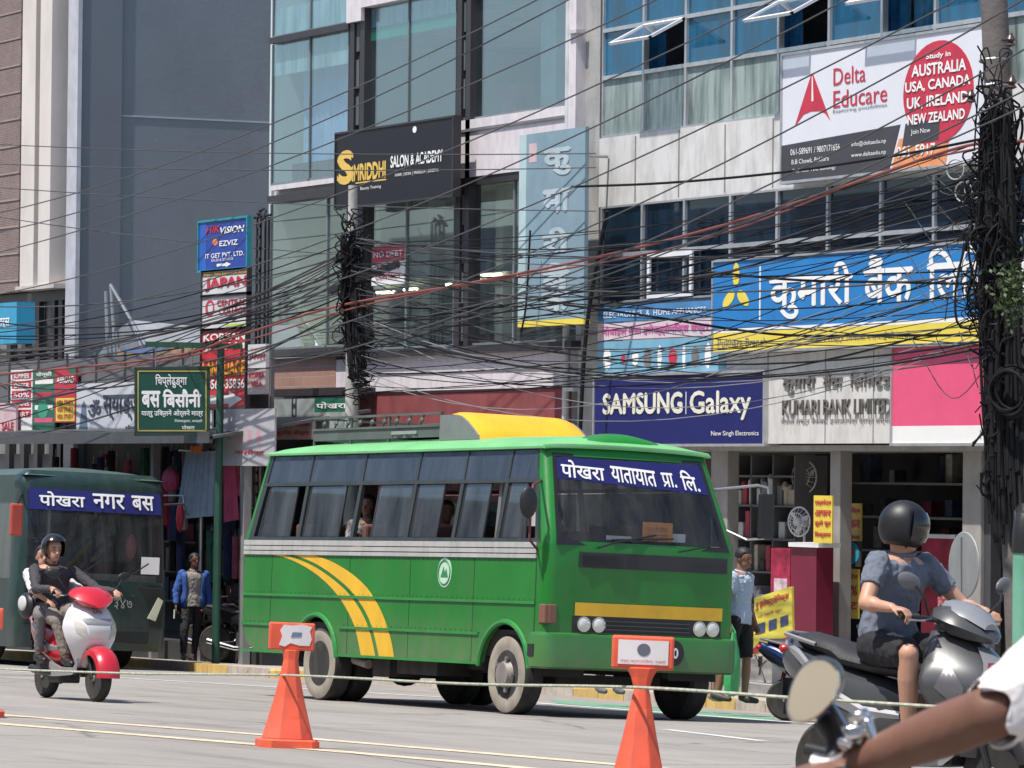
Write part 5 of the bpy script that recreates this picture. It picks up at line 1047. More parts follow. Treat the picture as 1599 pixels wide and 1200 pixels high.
fstrip('yellow_band',byel,.33,2.06,1.02,1.15,.010); fstrip('grille',mat('grille_black',(.02,.02,.022),.5),.31,2.05,.855,1.015,.006)
mb=MB()
for k in range(3): mb.box(.02,.046,.66,1.66,.885+k*.042,.897+k*.042)
mb.build('grille_bar',mat('bar_grey',(.06,.06,.065),.4),bus)
for u in (.43,.60,1.78,1.94):
    mb=MB(); mb.lathe(fo(u,.935,.0),(1,0,0),[(.078,0),(.078,.025),(.068,.025)],20); h_=mb.build('headlight',chrome,bus,smooth=True)
    mb=MB(); mb.lathe(fo(u,.935,.0),(1,0,0),[(.066,.018),(.05,.032),(.02,.038),(.001,.039)],20); mb.build('lens',lensw,h_,smooth=True)
mb=MB(); mb.box(-.12,.006,-.006,.10,.93,1.12); mb.box(-.02,.012,.04,.13,.93,1.12); mb.build('indicator',lenso,bus,bevel=.01)
mb=MB(); mb.prism([(1.46+.11*math.cos(a),.68+.13*math.sin(a)) for a in [2*math.pi*i/20 for i in range(20)]],0,.085,.10); o=mb.build('number_disc',black,bus)
mb=MB(); letter(mb,'0',lambda u,v:V((.101,u,v)),1.44,1.50,.63,.73,bold=.03); mb.build('lettering',lw,o)
mb=MB(); mb.box(.056,.066,.9,1.35,.56,.70); o=mb.build('number_plate',mat('plate_red',(.45,.04,.04),.5),bus); mb=MB(); letter(mb,'ग १ ख ५७८०',lambda u,v:V((.067,u,v)),.94,1.31,.59,.67,bold=.01); mb.build('lettering',lw,o)
# wiper
mb=MB(); a=bw(V((.05,.55,1.70))); b=bw(V((.06,1.25,1.86))); mb.tube([a,a.lerp(b,.3)+V((.03,0,.02)),b],.01,6); mb.tube([bw(V((.05,.72,1.79))),bw(V((.06,1.45,1.83)))],.009,5); mb.tube([bw(V((.05,1.5,1.70))),bw(V((.06,2.0,1.80)))],.009,5); mb.build('wiper',black,bus)
# cards behind the glass
def card(nm,m,cx0,cx1,cy0,cy1,x):
    (a,z1),(b,z0)=f2(cx0,cy0,x),f2(cx1,cy1,x); mb=MB(); mb.box(x,x+.006,a,b,z0,z1); return mb.build(nm,m,bus),a,b,z0,z1
o,a,b,z0,z1=card('route_card',mat('card_orange',(.80,.30,.08),.6),574,680,412,488,-.12)
mb=MB()
for k,s in enumerate(('पृथ्वीचोक','रामबजार','लेखनाथ')): letter(mb,s,lambda u,v:V((-.112,u,v)),a+.05,b-.06,z1-.11-k*.085,z1-.04-k*.085)
mb.build('lettering',mat('letter_rust',(.35,.08,.03),.6),o)
card('paper_card',lw,682,728,456,490,-.13); card('paper_card',lw,440,530,462,482,-.2)
# inside
mb=MB(); mb.box(XR+.1,-.1,.05,Wd-.05,.80,.85); mb.build('floor',dark,bus)
mb=MB(); mb.box(-.50,-.06,.12,Wd-.12,1.45,1.70); mb.build('dashboard',mat('dash_grey',(.07,.07,.075),.7),bus,bevel=.03)
mb=MB(); mb.ring((-.62,.55,1.62),(-.5,0,.85),.22,.015,24,6); mb.cyl((-.62,.55,1.62),(-.45,.55,1.42),.03); mb.build('steering_wheel',black,bus)
mb=MB(); mb.box(-1.35,-1.27,1.45,Wd-.06,.85,2.3); mb.box(-1.34,-1.28,.06,.14,.85,2.6); mb.build('partition',mat('partition_grey',(.16,.16,.17),.6),bus,warp=bw)
for rx in (-2.2,-3.0,-3.8,-4.6,-5.4,-6.3):
    for y0 in (.10,1.22):
        mb=MB(); mb.box(rx-.42,rx,y0,y0+.85,1.16,1.28); mb.box(rx-.46,rx-.36,y0,y0+.41,1.2,1.92); mb.box(rx-.46,rx-.36,y0+.43,y0+.85,1.2,1.92); mb.build('seat',seatm,bus,bevel=.03)
for y0 in (.32,1.15):
    mb=MB(); mb.box(-1.15,-.75,y0,y0+.48,1.15,1.26); mb.box(-1.2,-1.08,y0,y0+.48,1.2,1.95); mb.build('seat',seatm,bus,bevel=.03)
mb=MB(); wavy(mb,-.72,-.34,.10,1.9,2.5,.012,30); mb.build('sun_curtain',mat('curtain_grey',(.34,.33,.32),.9),bus,warp=bw)
# chassis, tank, exhaust
mb=MB(); mb.box(XR+.5,-.35,.45,.62,.42,.60).box(XR+.5,-.35,Wd-.62,Wd-.45,.42,.60).box(-3.3,-2.4,.1,.5,.34,.55).box(-5.6,-4.6,.6,Wd-.6,.28,.5).box(-.9,-.6,.5,Wd-.5,.3,.42).box(-3.9,-3.5,.12,.6,.30,.55); mb.box(XR+.2,-.3,.06,Wd-.06,.58,.80); mb.cyl((-4.9,Wd/2,.42),(-1.2,Wd/2,.5),.05); mb.ell((-5.04,Wd/2,.4),(.25,.22,.22)); mb.build('chassis',mat('chassis_dirt',(.035,.03,.027),.9,dirt=.4),bus)
mb=MB(); mb.cyl((-4.35,.14,.46),(-3.95,.10,.42),.05); mb.build('exhaust',hub,bus)
for x in WX:
    for near in (1,0):
        if near: c=(x,.135 if x>-3 else .16,zc)
        else: c=(x,Wd-.135 if x>-3 else Wd-.16,zc)
        mb=MB(); mb.ell(c,(.02,.02,.02)); hb=mb.build('wheel',steel,bus)
        wheel('wheel',None,c,.40,.23,hb,-1 if near else 1,proud=.7 if x>-3 else -.3)
        if x<-3:
            c2=(x,c[1]+(.27 if near else -.27),zc); wheel('wheel',None,c2,.40,.22,hb,-1 if near else 1,side=rubber,proud=-.3)
        mb=MB(); yy=(.05,.62) if near else (Wd-.62,Wd-.05); A=arc(x,.54,180,0,14)
        mb.loft([[V((a,yy[0]-.0,b)) for a,b in A],[V((a,yy[1],b)) for a,b in A]],False,False); mb.build('wheel_well',dark,bus)
mb=MB(); mb.box(-.27,-.05,.02,.16,.54,.76); mb.box(-.22,-.10,-.062,.02,.60,.72); mb.build('step',black,bus)
# mirrors
mb=MB(); mb.tube([bw(V((-.12,-.0,2.36))),V((-.05,-.16,2.30)),V((-.02,-.2,2.2)),V((-.05,-.18,1.75)),bw(V((-.2,-.0,1.66)))],.014,6); o=mb.build('mirror_arm',mat('arm_rust',(.12,.03,.035),.6),bus)
mb=MB(); mb.ell((-.03,-.22,2.12),(.04,.10,.16)); mb.build('mirror',black,o,smooth=True)
mb=MB(); mb.tube([bw(V((-.1,Wd,2.36))),V((.0,Wd+.22,2.42)),V((.05,Wd+.30,2.40)),V((.06,Wd+.31,2.32))],.016,6); mb.tube([bw(V((-.1,Wd,1.95))),V((.0,Wd+.1,1.86)),V((.05,Wd+.28,1.88))],.012,6); o=mb.build('mirror_arm',steel,bus)
mb=MB(); mb.box(.03,.08,Wd+.2,Wd+.38,1.88,2.34); mb.build('mirror',black,o,bevel=.02)
# roof rack
def r2(cx,cy,y): q=lpix(MBUS,360+cx/2.352,620+cy/2.353,1,y); return q.x,q.z
YN=.45; xa=r2(310,130,YN)[0]; xb=r2(775,130,YN)[0]; xc=r2(850,130,YN)[0]; xd=r2(1265,125,YN)[0]; YB=Wd-.45
rk=mat('rack_grey',(.09,.105,.105),.6,var=.2,dirt=.5)
mb=MB(); 
for yy in (YN,YB): mb.box(xa,xb,yy-.015,yy+.015,2.86,2.99); mb.box(xa,xb,yy-.02,yy+.02,3.10,3.125); mb.box(xa-.01,xb,yy-.03,yy-.02,2.97,2.995)
for i in range(11): x=xa+(xb-xa)*i/10; mb.box(x,x+.02,YN,YB,2.9,2.92); 
for i in (0,3,6,10):
    x=xa+(xb-xa)*i/10
    for yy in (YN,YB): mb.box(x-.012,x+.012,yy-.012,yy+.012,2.72,3.11)
mb.box(xa-.02,xa+.02,YN,YB,2.86,2.99); mb.box(xa-.015,xa+.015,YN,YB,3.1,3.125); o=mb.build('roof_rack',rk,bus)
mb=MB()
for i in range(9):
    x=xa+.25+(xb-xa-.4)*i/9
    for yy in (YN,): mb.tube([V((x-.05,yy,3.0)),V((x,yy,3.06)),V((x+.03,yy,3.10))],.012,5); mb.ell((x,yy-.01,3.045),(.035,.02,.03),None,8,6)
mb.build('scroll_bar',rk,o)
mb=MB(); wavy(mb,xb-1.1,xb-.5,YN-.03,2.90,2.935,.01,20); mb.box(xa+.8,xb-.7,YN+.2,YB-.2,2.92,3.0); mb.build('tarpaulin',mat('tarp_grey',(.25,.27,.27),.8),o)
H_=.30; dp=[(xc+.42,0),(xc+.40,.05),(xc+.30,.13),(xc+.16,.22),(xc+.02,.28),(xc-.10,H_),(xc-.22,H_+.005)]
mb=MB(); ys=[YN+(YB-YN)*i/16 for i in range(17)]
edge=lambda y:min(1,(min(y-YN,YB-y)/.14+.25))**.5
mb.loft([[V((x-.05*(1-edge(y)),y,2.80+.02+h*(.80+.20*edge(y)))) for y in ys] for x,h in dp],False,False); rc_=mb.build('rack_cover',mat('cover_yellow',(.85,.42,.02),.4,var=.05,dirt=.15),bus,smooth=True)
for y0,y1 in ((YN-.025,YN),(YB,YB+.025)):
    mb=MB(); mb.prism([(xb,2.82)]+[(x-.02,2.82+h*.86) for x,h in dp][::-1] if False else [(x-.02,2.82+h*.88) for x,h in dp]+[(xb,2.82+H_*.9),(xb,2.82)],1,y0,y1); mb.build('rack_end',mat('rack_end_grey',(.17,.19,.19),.6,dirt=.4),bus)
mb=MB(); mb.box(xb-.02,xc+.38,YN,YB,2.84,2.865); mb.build('rack_floor',rk,bus)
setM(bus,MBUS)
# ------------------------------------------------------------------ dark green bus
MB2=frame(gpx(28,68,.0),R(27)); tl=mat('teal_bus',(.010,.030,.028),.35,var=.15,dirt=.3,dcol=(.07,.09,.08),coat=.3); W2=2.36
b2=thing('city_bus','dark teal city bus facing the camera behind the red and white scooter','bus')
def f3(px,py,x=0): q=lpix(MB2,px,py,0,x); return q.y,q.z
def plan2(ox,rr=.16,x0=-.4):
    a=[(x0,-ox),(-rr,-ox)]+[(-rr+(rr+ox)*math.sin(R(t)),rr-(rr+ox)*math.cos(R(t))) for t in (20,40,60,75)]+[(ox,rr)]; n=8
    return a+[(ox+.07*math.sin(math.pi*i/n),rr+(W2-2*rr)*i/n) for i in range(1,n)]+[(x,W2-y) for x,y in a[::-1]]
def bw2(p):
    k=max(0,min(1,(p.z-1.3)/1.5)); x,y,z=p
    if x>-1: x-=.22*k*k*(x+1)
    return V((x,y+.05*k*(1-2*y/W2),z))
zs2=[.28,.5,.9,1.25,1.32,1.8,2.3,2.62,2.72,2.85,2.93]; oxs=[0,.03,.03,.01,0,0,0,0,.03,.0,-.14]
mb=MB(); Pn=len(plan2(0)); mb.loft([[V((x,y,z)) for x,y in plan2(o)] for o,z in zip(oxs,zs2)],False,False,skip=lambda i,j: zs2[i]>=1.32 and zs2[i+1]<=2.62 and 4<=j<=Pn-6)
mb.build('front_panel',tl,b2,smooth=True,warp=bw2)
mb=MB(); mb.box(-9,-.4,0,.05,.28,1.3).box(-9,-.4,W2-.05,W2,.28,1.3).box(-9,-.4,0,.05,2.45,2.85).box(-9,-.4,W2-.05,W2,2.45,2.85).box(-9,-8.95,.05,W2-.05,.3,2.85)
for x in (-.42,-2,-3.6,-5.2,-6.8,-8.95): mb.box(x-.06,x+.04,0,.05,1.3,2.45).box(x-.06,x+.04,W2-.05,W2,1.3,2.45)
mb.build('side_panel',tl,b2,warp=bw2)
mb=MB(); mb.box(-8.9,-.4,.02,.03,1.3,2.45).box(-8.9,-.4,W2-.03,W2-.02,1.3,2.45); mb.build('side_window',bglass,b2,warp=bw2)
mb=MB(); mb.loft([[V((x,W2*t,2.85+h*math.sin(math.pi*t)**.5)) for t in [i/16 for i in range(17)]] for x,h in ((-9,.05),(-8,.16),(-1,.16),(-.3,.13),(-.08,.06),(.04,.0))],False,False); mb.build('roof',mat('teal_roof',(.055,.095,.085),.4,var=.1,dirt=.3),b2,smooth=True,warp=bw2)
f3x=lambda y:.075*math.sin(math.pi*max(0,min(1,(y-.1)/(W2-.2))))
mb=MB(); mb.loft([[V((f3x(y)-.01,y,z)) for y in [.06+(W2-.12)*i/12 for i in range(13)]] for z in (1.32,1.9,2.4,2.62)],False,False); mb.build('windscreen',wglass,b2,smooth=True,warp=bw2)
mb=MB(); mb.loft([[V((f3x(y)+.002,y,z)) for y in [.08+(W2-.16)*i/12 for i in range(13)]] for z in (2.34,2.66)],False,False); bn=mb.build('windscreen_banner',mat('banner_blue',(.016,.02,.14),.6,spec=.3),b2,warp=bw2)
fn=lambda u,v: bw2(V((f3x(u)+.012,u,v))); mb=MB()
for s,u0,u1 in (('पोखरा',.25,.98),('नगर',1.12,1.65),('बस',1.78,2.16)): letter(mb,s,fn,u0,u1,2.40,2.61,bold=.02)
mb.build('lettering',lw,bn)
mb=MB(); mb.box(-.5,.045,.06,W2-.06,.62,1.26); mb.box(.02,.09,.3,W2-.3,.40,.60); mb.build('lower_grille',mat('grille_dark',(.008,.012,.012),.5),b2,bevel=.03)
for k in range(5): mb=MB(); mb.box(.04,.062,.55,W2-.55,.70+k*.10,.725+k*.10); mb.build('grille_bar',mat('bar_grey',(.06,.06,.065),.4),b2)
mb=MB(); mb.box(.05,.066,.9,1.45,.62,.68); o=mb.build('number_plate',mat('plate_red',(.45,.04,.04),.5),b2)
mb=MB(); mb.tube([(.03,.5,1.28),(.10,.8,1.34),(.10,1.25,1.62)],.012,5); mb.build('wiper',black,b2); mb=MB(); mb.tube([(.03,1.3,1.28),(.10,1.6,1.34),(.09,2.0,1.6)],.012,5); mb.build('wiper',black,b2)
mb=MB(); mb.cyl((-.9,.75,.6),(-.9,.75,2.5),.025); mb.build('hand_rail',mat('rail_pale',(.5,.5,.5),.4),b2); mb=MB(); mb.ell((-.4,1.9,1.85),(.05,.09,.2)); mb.build('hanging_ornament',mat('ornament_rose',(.45,.12,.14),.7),b2,smooth=True)
mb=MB(); mb.box(-.5,-.1,.15,W2-.15,1.2,1.42); mb.build('dashboard',mat('dash_pale',(.20,.20,.19),.8),b2)
mb=MB(); mb.box(-8.9,-.3,.1,W2-.1,.5,.55); mb.build('floor',dark,b2)
for sgn,y in ((1,W2-.22),(-1,.22)):
    mb=MB(); mb.prism([(y-.11*sgn,.78),(y+.02*sgn,.74),(y+.13*sgn,1.05),(y+.05*sgn,1.10)],0,.02,.065); mb.build('headlight',mat('lens_yellow',(.55,.58,.42),.2),b2)
for rx in (-1.4,-2.2,-3,-3.8):
    for y0 in (.15,1.3): mb=MB(); mb.box(rx-.4,rx,y0,y0+.85,.9,1.02).box(rx-.45,rx-.36,y0,y0+.85,.95,1.6); mb.build('seat',seatm,b2)
mb=MB(); a,z1=f3(219,870); b,z0=f3(246,898); mb.box(.05,.056,a,b,z0,z1,M=None); o=mb.build('notice',lw,b2)
mb=MB(); mb.tube([bw2(V((-.1,0,2.55))),V((.25,-.15,2.55)),V((.3,-.22,2.4))],.02,6); o=mb.build('mirror_arm',black,b2); mb=MB(); mb.box(.26,.34,-.33,-.13,1.92,2.40); mb.build('mirror',[mat('mirror_red',(.42,.07,.05),.4)],o,bevel=.03)
mb=MB(); mb.tube([bw2(V((.0,W2-.02,2.5))),V((.25,W2+.1,2.52)),V((.3,W2+.15,2.35))],.018,6); mb.build('mirror_arm',black,b2)
for x in (-1.6,-7):
    for yy,o_ in ((.14,-1),(W2-.14,1)):
        mb=MB(); mb.ell((x,yy,.45),(.02,)*3); hb=mb.build('wheel',steel,b2); wheel('w',None,(x,yy,.45),.45,.25,hb,o_,side=rubber)
mb=MB(); letter(mb,'३४७',lambda u,v:V((f3x(u)+.062,u,v)),1.45,1.75,.9,1.05); mb.build('lettering',mat('letter_dull',(.3,.33,.3),.6),b2)
setM(b2,MB2)
# ================================================================== TWO-WHEELERS
def two_wheel(c,r,w,parent,front=True):
    mb=MB(); a=V((0,1,0)); c=V(c)
    mb.lathe(c,a,[(r*.70,-w*.42),(r*.86,-w*.5),(r*.97,-w*.3),(r,0),(r*.97,w*.3),(r*.86,w*.5),(r*.70,w*.42)],32); tw=mb.build('tyre',rubber,parent,smooth=True)
    mb=MB(); mb.lathe(c,a,[(r*.72,-w*.40),(r*.66,-w*.3),(r*.60,-w*.1)],28); mb.lathe(c,a,[(r*.60,w*.1),(r*.66,w*.3),(r*.72,w*.40)],28); mb.ring(c,a,r*.66,w*.2,28,6)
    for k in range(5): an=k*2*math.pi/5; d=V((math.cos(an),0,math.sin(an))); mb.tube([c+d*r*.12,c+d*r*.64],[.022,.016],6)
    mb.cyl(c-a*.06,c+a*.06,.03); mb.lathe(c+a*.05,a,[(.09,0),(.09,.004)],20); mb.build('rim',hub,tw,smooth=True)
def scooter(name,label,M,col,sport=False):
    t=thing(name,label,'scooter'); A,Bc,Cw,Fd,Sd=[col[k] for k in ('apron','body','cowl','fender','stripe')]
    for x in (-.62,.62): two_wheel((x,0,.225),.225,.11,t)
    mb=MB(); fw_=1.0 if sport else 1.35; prof=lambda y,q=0:[V((.62+(.262+q)*math.cos(R(a)),y*fw_,.235+(.262+q)*math.sin(R(a)))) for a in range(0 if not sport else 10,165,12)]
    mb.loft([prof(-.085,-.05),prof(-.08,.0),prof(-.055,.03),prof(0,.045),prof(.055,.03),prof(.08,0),prof(.085,-.05)],False,False); mb.build('front_fender',Fd,t,smooth=True)
    mb=MB()
    for s in (-1,1): mb.tube([(.62,.07*s,.225),(.46,.07*s,.62)],.02,8)
    mb.tube([(.50,0,.55),(.30,0,.98)],.035,8); mb.build('fork',black,t)
    # apron
    ex=1.9 if sport else 3.2
    if sport: zs=[(.30,.10,.44,.08),(.42,.18,.42,.14),(.54,.26,.38,.25),(.64,.30,.34,.35),(.71,.30,.33,.36),(.80,.25,.31,.30),(.90,.18,.28,.20),(.96,.12,.25,.12)]
    else: zs=[(.30,.11,.36,.04),(.40,.16,.38,.08),(.52,.22,.38,.15),(.60,.26,.37,.22),(.70,.285,.35,.25),(.76,.275,.34,.24),(.86,.23,.32,.18),(.94,.17,.29,.13),(.97,.12,.27,.08)]
    n=20; rings=[]
    for z,w_,cx,d in zs:
        f=[V((cx+d*(1-abs(s)**ex),w_*s,z-.10*d*(1-abs(s)))) for s in [-1+2*i/n for i in range(n+1)]]; b=[V((cx-.035,w_*.95,z)),V((cx-.035,-w_*.95,z))]; rings.append(f+b)
    mb=MB(); mb.loft(rings); ap=mb.build('apron',A,t,smooth=True)
    def onap(s,z,o=.004):
        for (z0,w0,c0,d0),(z1,w1,c1,d1) in zip(zs,zs[1:]):
            if z0<=z<=z1: k=(z-z0)/(z1-z0); break
        w_=w0+(w1-w0)*k; cx=c0+(c1-c0)*k; d=d0+(d1-d0)*k
        return V((cx+d*(1-abs(s)**ex)+o,w_*s*(1+o),z))
    def patch(nm,m,quad,o=.006,par=None,n=6):
        (a,b,c,d)=quad; rows=[]
        for i in range(n+1):
            u=i/n; rows.append([onap(*( (1-u)*((1-v)*a[j]+v*b[j])+u*((1-v)*d[j]+v*c[j]) for j in (0,1)),o) for v in [k/n for k in range(n+1)]])
        mb=MB(); mb.loft(rows,False,False); return mb.build(nm,m,par or ap,smooth=True)
    if sport:
        for s in (-1,1):
            patch('headlight',mat('lens_smoke',(.16,.15,.16),.12,.3),[(.06*s,.60),(.62*s,.70),(.55*s,.62),(.10*s,.54)]); patch('grey_insert',mat('insert_silver',(.15,.145,.155),.3,.3),[(.70*s,.52),(.92*s,.66),(.80*s,.80),(.66*s,.66)]); patch('indicator',mat('ind_amber',(.6,.25,.05),.3),[(.5*s,.50),(.72*s,.58),(.68*s,.52),(.5*s,.46)])
        patch('nose_panel',mat('nose_grey',(.16,.17,.18),.35,coat=.4),[(-.45,.72),(.45,.72),(.28,.88),(-.28,.88)])
        mb=MB(); mb.box(.655,.66,-.15,.15,.745,.80,Matrix.Rotation(R(0),4,'Y')); mb.tube([(.55,0,.75),(.655,0,.76)],.012,5); pl_=mb.build('number_plate',mat('plate_rose',(.50,.10,.13),.5),t); mb=MB(); letter(mb,'ग ७ प ४२१०',lambda u,v:V((.661,u,v)),-.13,.13,.755,.79); mb.build('lettering',lw,pl_)
    else:
        patch('headlight',mat('lens_pale',(.62,.62,.6),.12,.2),[(-.42,.735),(.42,.735),(.26,.575),(-.26,.575)]); patch('headlight_rim',mat('rim_grey',(.3,.3,.31),.3,.4),[(-.62,.80),(.62,.80),(.42,.74),(-.42,.74)],.004); 
        for s in (-1,1): patch('indicator',mat('ind_clear',(.5,.48,.44),.2),[(.50*s,.735),(.80*s,.78),(.74*s,.66),(.42*s,.60)])
        mb=MB(); letter(mb,'D',lambda u,v:onap(u,v,.012),-.15,.05,.85,.90,bold=.03); letter(mb,'io',lambda u,v:onap(u,v,.012),.07,.25,.85,.89,bold=.03); mb.build('lettering',lg,ap)
    # handlebar cowl
    mb=MB(); wk=1.0 if sport else 1.25
    def cs(x,w_,z,h): return [V((x+(.02 if b<0 else 0),w_*wk*a,z+h*b)) for a,b in ((-1,-.1),(-.8,.6),(-.35,1),(.35,1),(.8,.6),(1,-.1),(.7,-.9),(0,-1.1),(-.7,-.9))]
    mb.loft([cs(.17,.09,1.035,.035),cs(.24,.16,1.04,.065),cs(.34,.185,1.02,.085),cs(.44,.15,.985,.075),cs(.52,.08,.945,.045),cs(.55,.03,.925,.02)]); cw=mb.build('handlebar_cowl',Cw,t,smooth=True)
    if sport:
        mb=MB(); mb.loft([[V((x,w_*a,z+h*b)) for a,b in ((-1,-.6),(-.7,.5),(0,1),(.7,.5),(1,-.6))] for x,w_,z,h in ((.26,.10,1.10,.03),(.36,.13,1.085,.035),(.46,.11,1.045,.03),(.54,.05,.985,.02))]); mb.build('fly_screen',mat('screen_silver',(.30,.31,.32),.25,.4),cw,smooth=True)
    mb=MB(); 
    for s in (-1,1): mb.tube([(.34,.10*s,1.0),(.27,.20*s,1.02),(.22,.36*s,1.03)],.014,8)
    bar=mb.build('handlebar',black,t); mb=MB()
    for s in (-1,1): mb.cyl((.245,.25*s,1.025),(.215,.37*s,1.03),.020,n=10)
    mb.build('grip',rubber,bar)
    for s in (-1,1):
        mb=MB(); mb.tube([(.29,.22*s,1.04),(.33,.30*s,1.13),(.30,.34*s,1.19)],.007,6); st=mb.build('mirror_stem',black,bar)
        mb=MB(); mb.ell((.28,.37*s,1.215),(.022,.075,.045),Matrix.Rotation(R(12*s),3,'Z')@Matrix.Rotation(R(18*s),3,'X')); mb.build('mirror',black if not sport else mat('mirror_grey',(.12,.12,.13),.4),st,smooth=True)
        mb=MB(); mb.tube([(.29,.20*s,1.02),(.31,.27*s,1.01),(.27,.36*s,1.01)],.006,5); mb.build('brake_lever',steel,bar)
    # floor, body, seat
    mb=MB(); mb.loft([[V((x,y,z)) for y,z in ((-w_,.25),(w_,.25),(w_,.30),(w_*.9,.32),(-w_*.9,.32),(-w_,.30))] for x,w_ in ((-.12,.15),(.05,.17),(.30,.17),(.42,.15))]); mb.build('floorboard',black,t,bevel=.008)
    mb=MB(); mb.loft([[V((x,w_*1.02,z0)),V((x,w_*1.02,z1)),V((x,w_*.9,z1+.01))] for x,w_,z0,z1 in ((-.2,.165,.22,.36),(.1,.18,.23,.31),(.38,.17,.25,.31),(.44,.15,.30,.40))],False,False); mb.loft([[V((x,-w_*1.02,z0)),V((x,-w_*1.02,z1)),V((x,-w_*.9,z1+.01))] for x,w_,z0,z1 in ((-.2,.165,.22,.36),(.1,.18,.23,.31),(.38,.17,.25,.31),(.44,.15,.30,.40))],False,False); mb.build('side_skirt',Sd,t)
    def sec(x,w_,zb,zt): return [V((x,w_*a,zb+(zt-zb)*b)) for a,b in ((-.55,0),(-.95,.22),(-1,.55),(-.8,.9),(-.4,1),(.4,1),(.8,.9),(1,.55),(.95,.22),(.55,0))]
    up_=.06 if sport else 0
    mb=MB(); mb.loft([sec(*v) for v in ((.03,.12,.32,.62),(-.10,.165,.32,.68),(-.32,.19,.36,.72),(-.55,.185,.46,.75+up_*.5),(-.78,.13,.60,.80+up_),(-.94,.06,.72,.83+up_))]); bd=mb.build('rear_body',Bc,t,smooth=True)
    for s in (-1,1):
        mb=MB(); mb.loft([[V((x,s*w_,z+.02)),V((x,s*(w_+.012),z))+V((0,0,0)),V((x,s*w_,z-h))] for x,w_,z,h in ((.02,.125,.50,.02),(-.2,.185,.52,.05),(-.45,.195,.62,.06),(-.72,.15,.75+up_,.05),(-.90,.075,.80+up_,.02))],False,False); mb.build('side_stripe',Sd,bd,smooth=True)
    mb=MB(); mb.loft([[V((x,w_*math.cos(a),z+h*math.sin(a))) for a in [2*math.pi*i/14 for i in range(14)]] for x,w_,z,h in ((.05,.06,.72,.03),(.0,.12,.74,.045),(-.2,.15,.755,.05),(-.42,.15,.765+up_*.4,.055),(-.5,.14,.80+up_*.5,.055),(-.75,.115,.82+up_,.05),(-.84,.05,.83+up_,.03))]); mb.build('seat',mat('seat_black',(.022,.021,.022),.6,bump=.2),t,smooth=True)
    mb=MB(); mb.tube([(-.62,.13,.80+up_),(-.85,.13,.85+up_),(-.93,0,.86+up_),(-.85,-.13,.85+up_),(-.62,-.13,.80+up_)],.013,6); mb.build('grab_rail',mat('rail_silver',(.25,.25,.26),.4,.5),t)
    mb=MB(); mb.ell((-.93,0,.77+up_),(.05,.09,.04)); mb.build('tail_light',mat('lens_red',(.45,.02,.02),.25),t,smooth=True)
    mb=MB(); mb.box(-.93,-.92,-.07,.07,.56,.67); mb.loft([[V((x,y,z)) for y in (-.05,.05)] for x,z in ((-.78,.62),(-.86,.63),(-.92,.56),(-.93,.47))],False,False); mb.build('rear_fender',black,t)
    mb=MB(); mb.tube([(-.15,-.15,.25),(-.35,-.17,.26),(-.60,-.18,.29)],[.025,.038,.04],10); mb.build('exhaust',mat('exhaust_black',(.05,.05,.05),.4,.6),t,smooth=True); mb=MB(); mb.box(-.62,-.12,.02,.14,.16,.38); mb.cyl((-.62,.10,.24),(-.62,.17,.24),.10); mb.box(-.35,-.05,-.12,.02,.16,.32); mb.build('engine',mat('engine_grey',(.07,.07,.07),.6,.3),t,bevel=.02)
    mb=MB(); mb.cyl((-.72,.10,.30),(-.66,.11,.66),.025); mb.build('shock_absorber',mat('spring_red',(.3,.03,.03),.4),t)
    setM(t,M); return t
